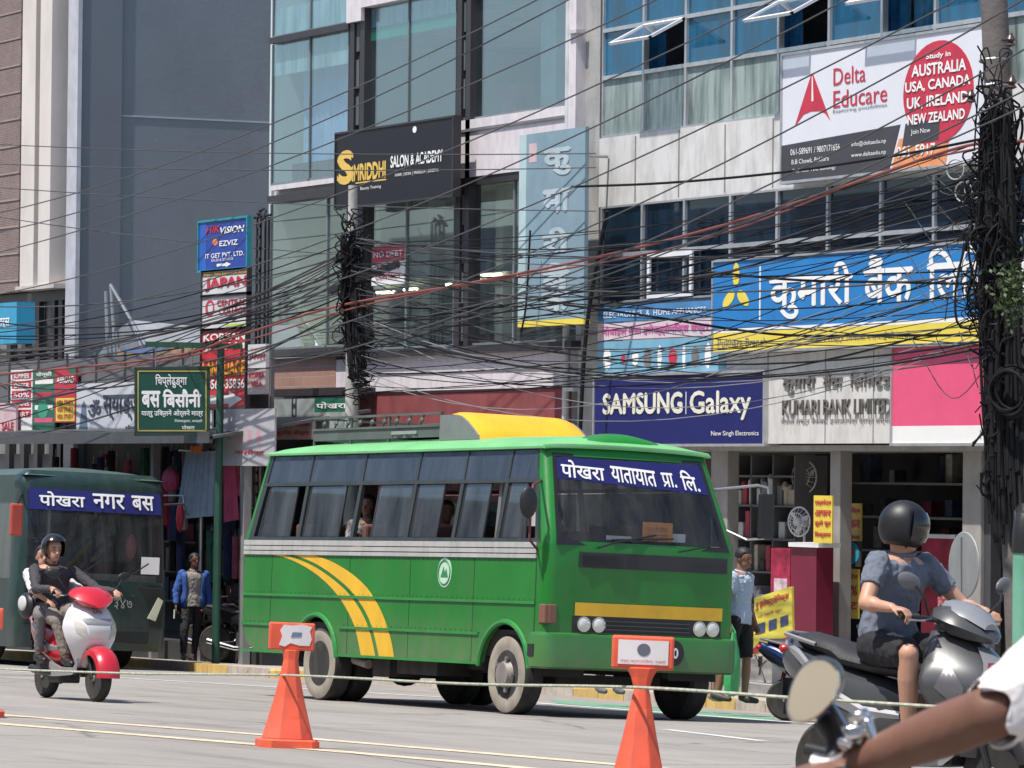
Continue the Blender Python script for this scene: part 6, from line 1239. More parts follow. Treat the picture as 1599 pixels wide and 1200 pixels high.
def motorcycle(name,label,M,tank,group=None,full=True):
    t=thing(name,label,'motorcycle',group=group)
    for x in (-.66,.66): two_wheel((x,0,.30),.30,.10,t)
    mb=MB(); mb.loft([[V((x,w_*math.cos(a),z+h*math.sin(a))) for a in [2*math.pi*i/14 for i in range(14)]] for x,w_,z,h in ((.34,.07,.86,.05),(.25,.14,.87,.11),(.05,.15,.86,.12),(-.12,.10,.80,.07))]); mb.build('fuel_tank',tank,t,smooth=True)
    mb=MB(); mb.loft([[V((x,w_*math.cos(a),z+h*math.sin(a))) for a in [2*math.pi*i/12 for i in range(12)]] for x,w_,z,h in ((-.08,.09,.80,.04),(-.3,.13,.80,.05),(-.6,.12,.85,.05),(-.82,.07,.87,.03))]); mb.build('seat',mat('seat_black',(.022,.021,.022),.6),t,smooth=True)
    mb=MB(); mb.loft([[V((x,w_*a,z+h*b)) for a,b in ((-1,0),(-.8,1),(.8,1),(1,0),(.8,-1),(-.8,-1))] for x,w_,z,h in ((-.1,.10,.70,.08),(-.4,.13,.70,.08),(-.75,.10,.78,.06),(-.92,.04,.82,.03))]); mb.build('side_cover',tank,t,smooth=True)
    mb=MB(); mb.box(-.2,.2,-.12,.12,.26,.48); mb.tube([(.05,0,.42),(.13,0,.72)],[.09,.08],10); [mb.ring((.07+.018*k,0,.5+.035*k),(.35,0,1),.085,.012,16,4) for k in range(5)]; mb.build('engine',mat('engine_grey',(.07,.07,.07),.6,.3),t,bevel=.02)
    mb=MB(); mb.tube([(.36,0,.78),(.05,0,.70),(-.3,0,.62),(-.66,.0,.32)],.022,6); mb.tube([(.36,0,.78),(.22,0,.3),(-.25,0,.25),(-.3,0,.62)],.02,6)
    for s in (-1,1): mb.tube([(.40,.08*s,.90),(.66,.08*s,.30)],.022,8); mb.tube([(-.25,.09*s,.33),(-.66,.09*s,.30)],.02,6); mb.tube([(-.62,.11*s,.34),(-.48,.11*s,.70)],.03,8)
    mb.build('frame',black,t)
    mb=MB(); mb.lathe((.46,0,.86),(1,0,.1),[(.04,-.08),(.085,-.04),(.095,.02),(.085,.03),(.001,.04)],20); mb.build('headlight',mat('lens_pale',(.62,.62,.6),.12,.2),t,smooth=True)
    mb=MB(); prof=lambda y:[V((.66+.335*math.cos(R(a)),y,.31+.335*math.sin(R(a)))) for a in range(30,150,12)]; mb.loft([prof(-.055),prof(0),prof(.055)],False,False); mb.loft([[p+V((-1.32,0,.04)) for p in prof(y)] for y in (-.08,0,.08)],False,False); mb.build('fender',black,t,smooth=True)
    mb=MB(); mb.tube([(.15,-.09,.45),(.25,-.12,.25),(-.2,-.15,.24),(-.7,-.16,.34)],[.02,.022,.035,.045],8); mb.build('exhaust',chrome,t,smooth=True)
    mb=MB(); mb.tube([(.22,-.38,1.02),(.30,-.2,1.04),(.38,-.06,.97),(.38,.06,.97),(.30,.2,1.04),(.22,.38,1.02)],.012,8); bar=mb.build('handlebar',black,t)
    mb=MB(); [mb.cyl((.27,.26*s,1.03),(.22,.38*s,1.02),.019,n=10) for s in (-1,1)]; mb.build('grip',rubber,bar)
    for s in (-1,1):
        mb=MB(); mb.tube([(.29,.24*s,1.04),(.33,.28*s,1.15),(.31,.32*s,1.20)],.006,6); st=mb.build('mirror_stem',chrome,bar); mb=MB(); mb.ell((.30,.34*s,1.23),(.02,.065,.045)); mb.build('mirror',black,st,smooth=True)
    mb=MB(); mb.ell((-.92,0,.80),(.03,.05,.025)); mb.build('tail_light',mat('lens_red',(.45,.02,.02),.25),t,smooth=True)
    setM(t,M); return t
# ================================================================== PEOPLE
skin=[mat('skin_light',(.46,.25,.17),.5,var=.06,vs=8),mat('skin_brown',(.25,.125,.08),.5,var=.06,vs=8),mat('skin_dark',(.13,.06,.04),.45,var=.1,vs=9)]
hairm=mat('hair_black',(.012,.011,.011),.6); eyem=mat('eye_dark',(.02,.012,.01),.3); lipm=mat('lip',(.22,.07,.06),.5); 
def rotz(a): return Matrix.Rotation(a,3,'Z')
def hand(mb,w,d,n,curl=.5,L=.18,r=.0085,side=1):
    "w wrist, d finger direction, n back-of-hand normal; fingers curl away from n"
    d=V(d).normalized(); n=V(n); n=(n-d*n.dot(d)).normalized(); s=d.cross(n)*side; pl=L*.52; pc=w+d*pl*.5
    Mx=Matrix((d,s,n)).transposed(); mb.ell(pc,(pl*.58,.040,.016),Mx,12,8)
    for k,(o,ln) in enumerate(((-.030,.86),(-.010,1.0),(.011,.94),(.031,.74))):
        b=w+d*pl*.92+s*o; a1=curl*.9; a2=curl*2.1; f=L*.48*ln
        p1=b+(d*math.cos(a1)-n*math.sin(a1))*f*.5; p2=p1+(d*math.cos(a2)-n*math.sin(a2))*f*.5; mb.cap_(b-d*.02,b,r,r,8); mb.cap_(b,p1,r,r*.92,8); mb.cap_(p1,p2,r*.92,r*.8,8)
    b=w+d*pl*.25-s*.030; p1=b+(d*.7-s*.65-n*.25).normalized()*L*.2; p2=p1+(d*.9-s*.1-n*.5*(curl+.4)).normalized()*L*.18; mb.cap_(b,p1,r*1.25,r*1.1,8); mb.cap_(p1,p2,r*1.1,r*.9,8)
TR=[(0,.165,.115),(.18,.160,.112),(.36,.135,.10),(.58,.155,.115),(.80,.175,.118),(.93,.165,.095),(1.0,.075,.065)]
def torso(mb,J,e=0,k0=0,k1=1.0,sc=1.0,bulge=0):
    hp,nk=V(J['hip']),V(J['neck']); ax=(nk-hp); side=(V(J['shL'])-V(J['shR'])).normalized(); u=ax.normalized(); f=side.cross(u).normalized()
    mid=V(J['spine']) if 'spine' in J else hp.lerp(nk,.5)-f*.0
    rings=[]
    for k,w_,d_ in TR:
        if k<k0-1e-6 or k>k1+1e-6: continue
        c=hp*(1-k)**2+mid*2*k*(1-k)+nk*k*k if 'spine' in J else hp.lerp(nk,k)
        if k==0: c=c-u*.04
        rings.append([c+side*(w_*sc+e)*math.cos(a)+f*((d_*sc+e+(bulge if .1<k<.6 else 0))*math.sin(a)) for a in [2*math.pi*i/18 for i in range(18)]])
    mb.loft(rings)
def person(name,label,J,M,sk=1,shirt=None,trousers=None,shoes=None,hair='short',sleeve=.5,leg=1.0,vox=.011,curl=(.5,.5),hands=True,face=True,beard=None,M0=None,shirt_tr=None,sc=1.0,extra=None,hd=None,hem=0.0,hairc=None,nv=None):
    t=thing(name,label,'person'); g=lambda k:V(J[k])
    mb=MB(); torso(mb,J,0,sc=sc)
    for s in 'LR':
        sh,el,wr=g('sh'+s),g('el'+s),g('wr'+s); mb.cap_(sh,el,.050*sc,.038*sc); mb.cap_(el,wr,.038*sc,.026*sc)
        mb.ell(el.lerp(wr,.3),(.042*sc,)*3)
        if hands:
            d=(g('hd'+s)) if 'hd'+s in J else (wr-el).normalized(); n=V(J['hn'+s]) if 'hn'+s in J else V((0,0,1)); hand(mb,wr,d,n,curl[0 if s=='L' else 1],side=1 if s=='L' else -1)
        if 'kn'+s in J:
            h=g('hip')+ (g('shL')-g('shR')).normalized()*(.095 if s=='L' else -.095)*sc; mb.cap_(h,g('kn'+s),.088*sc,.053*sc); k_=g('kn'+s).lerp(g('an'+s),.32); mb.cap_(g('kn'+s),k_,.050*sc,.054*sc); mb.cap_(k_,g('an'+s),.054*sc,.034*sc)
            td=V(J.get('toe'+s,(1,0,0))).normalized(); mb.cap_(g('an'+s)-V((0,0,.03)),g('an'+s)+td*.13-V((0,0,.05)),.036,.026)
    hc=g('head'); yaw,pit=J.get('face',(0,0)); HM=rotz(yaw)@Matrix.Rotation(pit,3,'Y')
    mb.cap_(g('neck')-V((0,0,.02)),hc-HM@V((.015,0,.06)),.054*sc,.050*sc)
    H=lambda p: hc+HM@V(p)
    mb.ell(hc+HM@V((-.005,0,.03)),(.095,.076,.092),HM,18,12); mb.ell(H((.022,0,-.045)),(.066,.056,.072),HM,16,10); mb.ell(H((.055,0,-.085)),(.028,.03,.022),HM)
    mb.tube([H((.086,0,.018)),H((.108,0,-.028)),H((.088,0,-.036))],[.008,.016,.01],8)
    for s in (-1,1): mb.ell(H((-.002,.076*s,-.008)),(.016,.010,.030),HM,8,6); mb.ell(H((.070,.030*s,.012)),(.016,.022,.012),HM,8,6)
    mb.build('body',skin[sk],t,remesh=vox,sm=3)
    if face:
        mb=MB()
        for s in (-1,1): mb.ell(H((.085,.031*s,.010)),(.006,.012,.006),HM,8,6)
        mb.build('eye',eyem,t,smooth=True); mb=MB()
        for s in (-1,1): mb.tube([H((.089,.014*s,.030)),H((.089,.034*s,.036)),H((.078,.052*s,.030))],.0035,5)
        mb.build('eyebrow',hairm,t); mb=MB(); mb.tube([H((.084,-.022,-.062)),H((.094,0,-.062)),H((.084,.022,-.062))],[.003,.006,.003],6); mb.build('mouth',lipm,t)
    if hair:
        mb=MB(); rings=[]; 
        lo={'short':-.3,'long':-.9,'crop':-.1}[hair]
        N=18
        for i in range(9):
            v=lo+(1-lo)*i/8; rr_=[]
            for j in range(N):
                a=2*math.pi*j/N; fr_=math.cos(a); vv=v
                if fr_>.35: vv=max(v,.45)
                q=math.sqrt(max(0,1-vv*vv)) if vv>-.2 else .98
                rr_.append(H((-.012+.104*q*fr_*(.97 if fr_>0 else 1.05),.087*q*math.sin(a),.035+.098*vv+(-.16*max(0,-fr_) if hair=='long' and i==0 else 0))))
            rings.append(rr_)
        mb.loft(rings); mb.build('hair',hairc or hairm,t,smooth=True)
    if trousers:
        mb=MB(); torso(mb,J,.014,0,.20,sc)
        for s in 'LR':
            h=g('hip')+(g('shL')-g('shR')).normalized()*(.095 if s=='L' else -.095)*sc; kn,an=g('kn'+s),g('an'+s)
            if leg<=1: e=h.lerp(kn,leg); mb.cap_(h,e,.103*sc,(.103-.025*leg)*sc,14,True,False)
            else: e=kn.lerp(an,leg-1); mb.cap_(h,kn,.103*sc,.076*sc,14); mb.cap_(kn,e,.074*sc,(.074-.020*(leg-1))*sc,14,True,False)
        folds(mb.build('trousers',trousers,t,remesh=.012,sm=2),.018)
    if shirt:
        mb=MB(); torso(mb,J,.020,hem,.93,sc); torso(mb,J,.006,.8,1.0,sc)
        for s in 'LR':
            sh,el,wr=g('sh'+s),g('el'+s),g('wr'+s)
            if sleeve<=1: mb.cap_(sh,sh.lerp(el,sleeve),.070*sc,.062*sc,14,True,False)
            else: mb.cap_(sh,el,.066*sc,.052*sc,14); mb.cap_(el,el.lerp(wr,sleeve-1),.052*sc,.040*sc,14,True,False)
        folds(mb.build('shirt',shirt,t,remesh=.011,sm=3),.022)
        mb=MB(); nk=g('neck'); mb.ring(nk+V((0,0,.01)),(hc-nk),.062*sc,.013,18,6); mb.build('collar',shirt,t,smooth=True)
    if shoes:
        for s in 'LR':
            td=V(J.get('toe'+s,(1,0,0))).normalized(); a=g('an'+s)-V((0,0,.035)); mb=MB(); mb.cap_(a-td*.03+V((0,0,.02)),a+td*.06+V((0,0,.0)),.045,.042); mb.cap_(a+td*.02,a+td*.15-V((0,0,.012)),.042,.032); mb.build('shoe',shoes,t,remesh=.010)
    if extra: extra(t,g,H,HM)
    setM(t,M); return t
def helmet(kind,m):
    def f(t,g,H,HM):
        R_=.131; N=28; K_=16; c=H((-.005,0,.035)); mb=MB(); rings=[]; ang=[R(a) for a in ((90,75,60,45,32,20,8,-4,-16,-28,-38) if kind=='open' else (90,75,60,45,32,20,8,-6,-20,-34,-48))]
        for el in ang: rings.append([c+HM@V((R_*1.04*math.cos(el)*math.cos(2*math.pi*j/N),R_*.93*math.cos(el)*math.sin(2*math.pi*j/N),R_*1.0*math.sin(el)-(.02 if el<0 else 0))) for j in range(N)])
        op=4 if kind=='open' else 4
        def skip(i,j):
            a=(j+.5)/N*360; a=a if a<180 else a-360
            return abs(a)<58 and i>=4 if kind=='open' else (abs(a)<62 and 4<=i<=7)
        mb.loft(rings,True,False,skip=skip); h=mb.build('helmet',m,t,smooth=True); q=h.modifiers.new('s','SOLIDIFY'); q.thickness=.012
        mb=MB(); V_=[]
        els=[R(a) for a in ((36,28,20,12) if kind=='open' else (36,24,12,0,-14,-28))]
        if kind=='open': els=[R(a) for a in (52,44,36,28)]
        for el in els: V_.append([c+HM@V(((R_*1.04+.008)*math.cos(el)*math.cos(a),(R_*.93+.008)*math.cos(el)*math.sin(a),(R_+.004)*math.sin(el)-(.02 if el<0 else 0))) for a in [R(-64+128*j/14) for j in range(15)]])
        mb.loft(V_,False,False); mb.build('visor',mat('visor_dark',(.008,.008,.01),.12,coat=.5),h,smooth=True)
        mb=MB(); mb.tube([c+HM@V((.01,.10,-.07)),c+HM@V((.05,0,-.155)),c+HM@V((.01,-.10,-.07))],.007,5); mb.build('chin_strap',black,h)
    return f
# ------------------------------------------------------------------ red and white scooter with riders
rd=mat('scooter_red',(.50,.015,.03),.25,var=.06,coat=.5); sw=mat('scooter_white',(.62,.60,.62),.25,var=.05,coat=.5); sg=mat('scooter_silver',(.32,.32,.33),.3,.4,coat=.3)
D1=44.7; p=gpx(114,D1); MS1=frame(p,R(29)); scooter('scooter','red and white scooter carrying two people at the left',MS1,dict(apron=sw,body=rd,cowl=rd,fender=rd,stripe=sg))
J=dict(hip=(-.46,-.04,.87),neck=(-.39,-.10,1.31),spine=(-.49,-.04,1.12),shL=(-.36,.11,1.25),shR=(-.40,-.28,1.25),elL=(-.08,.27,1.08),elR=(-.16,-.36,1.06),wrL=(.19,.33,1.07),wrR=(.19,-.33,1.07),hdL=(.8,-.15,-.15),hdR=(.8,.15,-.15),hnL=(.2,0,1),hnR=(.2,0,1),knL=(.08,.17,.76),knR=(.06,-.21,.76),anL=(.14,.13,.40),anR=(.14,-.14,.40),head=(-.35,-.11,1.45),face=(0,R(4)))
person('person','scooter rider in a dark jacket and black open faced helmet on the red scooter',J,MS1,0,mat('jacket_charcoal',(.045,.040,.048),.85,bump=1,bs=9),mat('trousers_khaki',(.20,.17,.145),.85),black,None,1.95,1.92,curl=(.9,.9),extra=helmet('open',mat('helmet_black',(.015,.015,.017),.2,coat=.4)))
J=dict(hip=(-.74,0,.90),neck=(-.64,-.06,1.27),spine=(-.74,0,1.12),shL=(-.64,.11,1.21),shR=(-.64,-.24,1.21),elL=(-.40,.24,1.05),elR=(-.42,-.27,1.04),wrL=(-.22,.16,.98),wrR=(-.26,-.20,.96),knL=(-.22,.26,.80),knR=(-.20,-.28,.80),anL=(-.32,.22,.42),anR=(-.30,-.24,.42),head=(-.60,-.10,1.385),face=(R(-20),0))
person('person','pillion passenger in a white top sitting behind the dark jacketed scooter rider',J,MS1,0,mat('top_white',(.55,.54,.56),.85),mat('trousers_grey',(.16,.15,.15),.85),black,'short',1.0,1.9,curl=(.6,.6),sc=.92)
t=thing('handbag','black and white handbag hanging at the side of the red scooter','bag'); mb=MB(); mb.ell((-.52,-.30,.90),(.16,.06,.13)); mb.build('bag',black,t,smooth=True); mb=MB(); mb.ell((-.50,-.352,.92),(.10,.02,.075)); mb.build('flap',mat('bag_pale',(.5,.5,.5),.6),t,smooth=True); mb=MB(); mb.tube([(-.60,-.30,1.0),(-.55,-.22,1.25),(-.42,-.28,1.0)],.01,5); mb.build('strap',black,t); setM(t,MS1)
# ------------------------------------------------------------------ grey scooter and rider
gs=mat('scooter_grey',(.055,.057,.060),.32,var=.08,coat=.4); D2=24.6; p=gpx(1424,D2); MS2=frame(p,R(42)); scooter('scooter','large grey and silver sports scooter with rose number plate at the right',MS2,dict(apron=gs,body=gs,cowl=gs,fender=black,stripe=sg),True)
J=dict(hip=(-.20,0,.86),neck=(-.12,0,1.36),spine=(-.22,0,1.12),shL=(-.12,.19,1.31),shR=(-.12,-.19,1.31),elL=(.02,.34,1.10),elR=(-.04,-.36,1.09),wrL=(.17,.36,1.07),wrR=(.15,-.36,1.07),hdL=(.75,-.2,-.1),hdR=(.75,.2,-.1),hnL=(.2,0,1),hnR=(.2,0,1),knL=(.26,.22,.82),knR=(.22,-.29,.83),anL=(.16,.15,.42),anR=(.17,-.22,.42),head=(-.10,-.02,1.49),face=(R(38),R(6)))
person('person','man in a blue grey polo shirt, black shorts and dark helmet on the grey scooter',J,MS2,0,mat('polo_bluegrey',(.125,.145,.185),.9,var=.08,bump=1,bs=7),mat('shorts_black',(.012,.012,.015),.85),black,None,.62,1.0,vox=.008,curl=(1.0,.85),sc=1.08,extra=helmet('full',mat('helmet_matt',(.010,.010,.012),.48)))
# ------------------------------------------------------------------ parked machines
mt=mat('tank_black',(.02,.02,.022),.25,coat=.4); mt2=mat('tank_maroon',(.15,.02,.02),.3,coat=.4)
m0=motorcycle('motorcycle','black motorcycle parked on the pavement between the stop post and the bus tail',frame(gpx(392,71,.13),R(60)),mt,'motorcycles parked behind the bus')
dup(m0,'black motorcycle half hidden by the stop post',None,frame(gpx(352,72.2,.13),R(50))); dup(m0,'black motorcycle mostly behind the rear wheel of the bus',None,frame(gpx(436,72,.13),R(70)))
scooter('scooter','dark scooter with a blue stripe parked behind the grey sports scooter',frame(gpx(1318,48.5,.0),R(72)),dict(apron=mat('scooter_navy',(.01,.014,.03),.3,coat=.4),body=mat('scooter_navy',(.01,.014,.03),.3,coat=.4),cowl=mt,fender=black,stripe=mat('stripe_blue',(.03,.08,.3),.3)))
# ------------------------------------------------------------------ pedestrians
p=gpx(298,71.5,.13); Mm=frame(p,R(12))
J=dict(hip=(0,0,.90),neck=(.02,0,1.42),shL=(.01,.18,1.36),shR=(.01,-.18,1.36),elL=(-.05,.25,1.08),elR=(.02,-.27,1.08),wrL=(.05,.26,.84),wrR=(.10,-.27,.86),hnL=(0,1,0),hnR=(0,-1,0),knL=(-.06,.10,.50),knR=(.10,-.12,.50),anL=(-.24,.09,.11),anR=(.08,-.12,.09),head=(.05,0,1.57),face=(R(15),0))
def jacket(t,g,H,HM):
    m=mat('jacket_blue',(.03,.09,.32),.85,bump=.3,bs=10); mb=MB(); Jk={k:g(k) for k in ('hip','neck','shL','shR')}
    u=(g('neck')-g('hip')); side=V((0,1,0)); rings=[]
    for k,w_,d_ in TR[:-1]:
        c=g('hip').lerp(g('neck'),k)-V((0,0,.06 if k==0 else 0)); rings.append([c+V(((d_+.045)*math.cos(a),(w_+.045)*math.sin(a),0)) for a in [R(38+284*i/18) for i in range(19)]])
    mb.loft(rings,False,False); j=mb.build('jacket',m,t,smooth=True); q=j.modifiers.new('s','SOLIDIFY'); q.thickness=.015
    mb=MB()
    for s in 'LR': mb.cap_(g('sh'+s),g('el'+s),.076,.062,14); mb.cap_(g('el'+s),g('el'+s).lerp(g('wr'+s),.9),.060,.048,14,True,False)
    folds(mb.build('sleeve',m,j,remesh=.012),.02)
    mb=MB(); mb.box(.08,.13,-.30,-.285,.66,.80); mb.build('papers',lw,t)
person('person','man in an open blue jacket and grey shirt walking on the pavement',J,Mm,2,mat('shirt_grey',(.26,.24,.23),.85),mat('trousers_dark',(.022,.022,.026),.85),mat('shoe_brown',(.08,.04,.03),.5),'crop',.5,1.92,curl=(.5,.7),extra=jacket,hem=0)
p=gpx(1151,50.5,.13); Mp=frame(p,R(60))
J=dict(hip=(0,0,.92),neck=(0,0,1.45),shL=(0,.19,1.39),shR=(0,-.19,1.39),elL=(-.03,.27,1.12),elR=(-.02,-.27,1.12),wrL=(.08,.25,.88),wrR=(.02,-.27,.86),hnL=(0,1,0),hnR=(0,-1,0),knL=(.06,.10,.50),knR=(-.08,-.11,.50),anL=(.05,.10,.09),anR=(-.18,-.11,.10),head=(.03,0,1.60),face=(R(-10),R(12)))
def gbag(t,g,H,HM): pass
person('person','pedestrian in a pale blue shirt and black shorts just behind the bus front',J,Mp,1,mat('shirt_paleblue',(.40,.48,.58),.85,var=.1),mat('shorts_black',(.012,.012,.015),.85),mat('sandal_dark',(.05,.04,.04),.6),'short',.6,.98,curl=(.8,.8))
t=thing('carrier_bag','thin green plastic carrier bag held by the pedestrian in pale blue','bag'); mb=MB(); n=18
mb.loft([[V((.06+w_*.6*math.cos(a),.26+w_*.9*math.sin(a)+.008*math.sin(7*a),z+.01*math.sin(4*a))) for a in [2*math.pi*i/n for i in range(n)]] for w_,z in ((.03,.80),(.05,.72),(.10,.60),(.135,.42),(.14,.25),(.11,.14),(.03,.11))]); mb.build('bag',mat('bag_green',(.06,.38,.13),.4,var=.15,vs=8),t,smooth=True,M=Matrix.Translation((.02,-.53,-.02))); mb=MB(); mb.tube([(.06,-.27,.78),(.05,-.27,.87),(.1,-.27,.78)],.01,5); mb.build('handle',mat('bag_green',(.06,.38,.13),.4),t); setM(t,Mp)
p=gpx(1104,51.5,.13); Mc=frame(p,R(35))
J=dict(hip=(0,0,.60),neck=(0,0,.96),shL=(0,.13,.92),shR=(0,-.13,.92),elL=(0,.19,.72),elR=(0,-.19,.72),wrL=(.05,.2,.55),wrR=(.05,-.2,.55),hnL=(0,1,0),hnR=(0,-1,0),knL=(.04,.08,.34),knR=(-.04,-.08,.34),anL=(.02,.08,.08),anR=(-.10,-.08,.08),head=(.02,0,1.12))
person('person','small child in a green patterned skirt mostly hidden behind the bus corner',J,Mc,0,mat('child_pink',(.5,.2,.25),.85),mat('child_green',(.10,.30,.14),.85,var=.4,vs=14),mat('child_shoe',(.5,.3,.3),.6),'short',.5,.55,sc=.75)
p=gpx(952,53.5,.13); Mq=frame(p,R(25))
J=dict(hip=(0,0,.90),neck=(0,0,1.42),shL=(0,.18,1.36),shR=(0,-.18,1.36),elL=(0,.25,1.1),elR=(0,-.25,1.1),wrL=(.05,.25,.86),wrR=(.05,-.25,.86),hnL=(0,1,0),hnR=(0,-1,0),knL=(.03,.10,.48),knR=(-.02,-.10,.48),anL=(.02,.10,.09),anR=(-.04,-.10,.09),head=(.02,0,1.57))
person('person','person in black trousers standing behind the bus, only the legs showing under it',J,Mq,1,mat('shirt_slate',(.1,.12,.16),.85),mat('trousers_dark',(.022,.022,.026),.85),mat('shoe_grey',(.12,.12,.13),.6),'short',.5,1.9)
c=onY(1474,890,29.3); Mk=frame(V((c.x,29.3,c.z-1.52)),R(70))
J=dict(hip=(0,0,.88),neck=(.05,0,1.36),shL=(.03,.16,1.31),shR=(.03,-.16,1.31),elL=(.05,.22,1.05),elR=(.08,-.22,1.05),wrL=(.2,.15,.98),wrR=(.2,-.12,.98),knL=(0,.1,.48),knR=(0,-.1,.48),anL=(0,.1,.08),anR=(0,-.1,.08),head=(.10,0,1.50),face=(0,R(25)))
person('person','dark haired shopper bending towards the red counter in the right hand shop',J,Mk,0,mat('top_mix',(.45,.12,.14),.85,var=.4,vs=6),mat('trousers_dark',(.022,.022,.026),.85),black,'short',.6,1.9)
# ------------------------------------------------------------------ people in the bus
def seated(label,x,y,z,sk,shirt,hair,yaw=0,sl=.9,arm=0):
    J=dict(hip=(x,y,z),neck=(x+.02,y,z+.50),shL=(x+.02,y+.17,z+.44),shR=(x+.02,y-.17,z+.44),elL=(x+.12,y+.22,z+.2),elR=(x+.10+arm,y-.23,z+.22),wrL=(x+.33,y+.12,z+.16),wrR=(x+.33,y-.14,z+.18+arm*.3),knL=(x+.42,y+.1,z+.02),knR=(x+.42,y-.1,z+.02),anL=(x+.42,y+.1,z-.32),anR=(x+.42,y-.1,z-.32),head=(x+.04,y,z+.655),face=(yaw,0))
    return person('person',label,J,MBUS,sk,shirt,mat('trousers_dark',(.022,.022,.026),.85),None,hair,sl,1.9)
def bx(cx): return s2(cx,430,.35)[0]
seated('woman in a black and white patterned top at an open bus window',bx(500),.34,1.47,1,mat('top_pattern',(.16,.15,.15),.85,var=.95,vs=22),'long',R(-50))
seated('passenger in a dark red top by the fourth side window of the bus',bx(790),.34,1.40,1,mat('top_red',(.42,.02,.04),.85),'short',R(-15))
seated('passenger in an orange top partly behind the fourth bus window pane',bx(672),.42,1.22,1,mat('top_orange',(.55,.16,.08),.85),'short',0)
seated('bus driver in a maroon shirt behind the steering wheel',-1.0,.62,1.34,2,mat('top_maroon',(.20,.02,.035),.85),'short',0,1.5,.1)
seated('front seat passenger in dark clothes beside the bus driver',-.98,1.42,1.24,1,mat('top_darkred',(.12,.02,.03),.85),'short',R(15))
# ------------------------------------------------------------------ foreground motorcyclist
DF=5.65
fd=lambda px,py,D: atD(px,py,D)
sb=(lambda px,py,D: fd(px,py,D))
t=thing('motorcycle','nearest motorcycle cut by the bottom edge with an oval mirror on its handlebar','motorcycle',V((0,0,0)))
mc=fd(1268,1080,5.75)
ax_l=(fd(1303,1030,5.75)-fd(1238,1128,5.78)).normalized(); nrm=(-F0-R0*.28+V((0,0,.10))).normalized(); nrm=(nrm-ax_l*nrm.dot(ax_l)).normalized(); wd_=nrm.cross(ax_l)
def ov(k,h,off=0): return [mc+ax_l*(.047*k*math.cos(a))+wd_*(.029*k*math.sin(a)*(1+.18*math.cos(a)))+nrm*off for a in [2*math.pi*i/32 for i in range(32)]]
mb=MB(); mb.loft([ov(1.0,0,.0),ov(1.03,0,-.006),ov(.98,0,-.018),ov(.7,0,-.034),ov(.2,0,-.042)]); mb.ell(mc,(.001,.001,.001)) ; mi_=mb.build('mirror',mat('mirror_shell',(.05,.05,.052),.3,coat=.3),t,smooth=True)
mb=MB(); mb.loft([ov(1.0,0,.0005),ov(.93,0,.002)],True,False); mb.build('mirror_rim',chrome,mi_); mb=MB(); mb.face(ov(.93,0,.001)); mb.build('mirror_glass',mat('mirror_surface',(.85,.80,.66),.06,1,var=.03),mi_)
mb=MB(); a0=mc-nrm*.035-ax_l*.0; cl=fd(1322,1142,5.72); mb.tube(bez([a0,fd(1304,1112,5.76),cl],5),.0055,8); mb.build('mirror_stem',chrome,t,smooth=True)
mb=MB(); mb.tube(bez([fd(1282,1092,5.84),fd(1288,1120,5.8),fd(1310,1160,5.78),fd(1290,1215,5.76)],5),[.011]*6+[.018]*5+[.015]*5,10); mb.build('lever_housing',black,t,smooth=True)
mb=MB()
for (x,y,sx,sy,sz,rr_) in ((1345,1126,.013,.010,.010,20),(1334,1146,.016,.012,.009,-15),(1350,1150,.008,.008,.013,35),(1325,1160,.011,.011,.006,10),(1356,1134,.006,.007,.012,-30)): q_=fd(x,y,5.7); mb.box(-sx,sx,-sy,sy,-sz,sz,Matrix.Translation(q_)@Matrix.Rotation(R(rr_),4,'Y')@Matrix.Rotation(R(rr_*2),4,'Z'))
mb.cyl(fd(1316,1170,5.72),fd(1352,1132,5.7),.009); mb.cyl(fd(1338,1110,5.7),fd(1344,1128,5.7),.014); mb.cyl(fd(1352,1122,5.69),fd(1366,1160,5.68),.006); mb.build('master_cylinder',mat('cylinder_chrome',(.6,.6,.6),.22,1,var=.4,vs=30),t,smooth=True,bevel=.004)
mb=MB(); mb.tube(bez([fd(1268,1190,5.75),fd(1300,1195,5.74),fd(1350,1176,5.72)],5),.012,8); mb.build('handlebar',steel,t)
mb=MB(); g0=fd(1240,1235,5.70); g1=fd(1345,1210,5.72); mb.cyl(g0,g1,.017); mb.build('grip',rubber,t)
Mf=frame(gpx(1560,5.9),R(-62)); 
mb=MB(); 
for x in (-.66,.66): mb.lathe((x,0,.3),(0,1,0),[(.2,-.04),(.27,-.05),(.3,0),(.27,.05),(.2,.04)],30)
mb.build('tyre',rubber,t,smooth=True,M=Mf@Matrix.Translation((0,0,-.35))); mb=MB(); mb.ell((.1,0,.62),(.24,.13,.1)); mb.ell((-.45,0,.56),(.4,.12,.06)); mb.box(-.2,.25,-.1,.1,.15,.5); mb.build('tank_and_seat',mt,t,smooth=True,M=Mf@Matrix.Translation((0,0,-.35)))
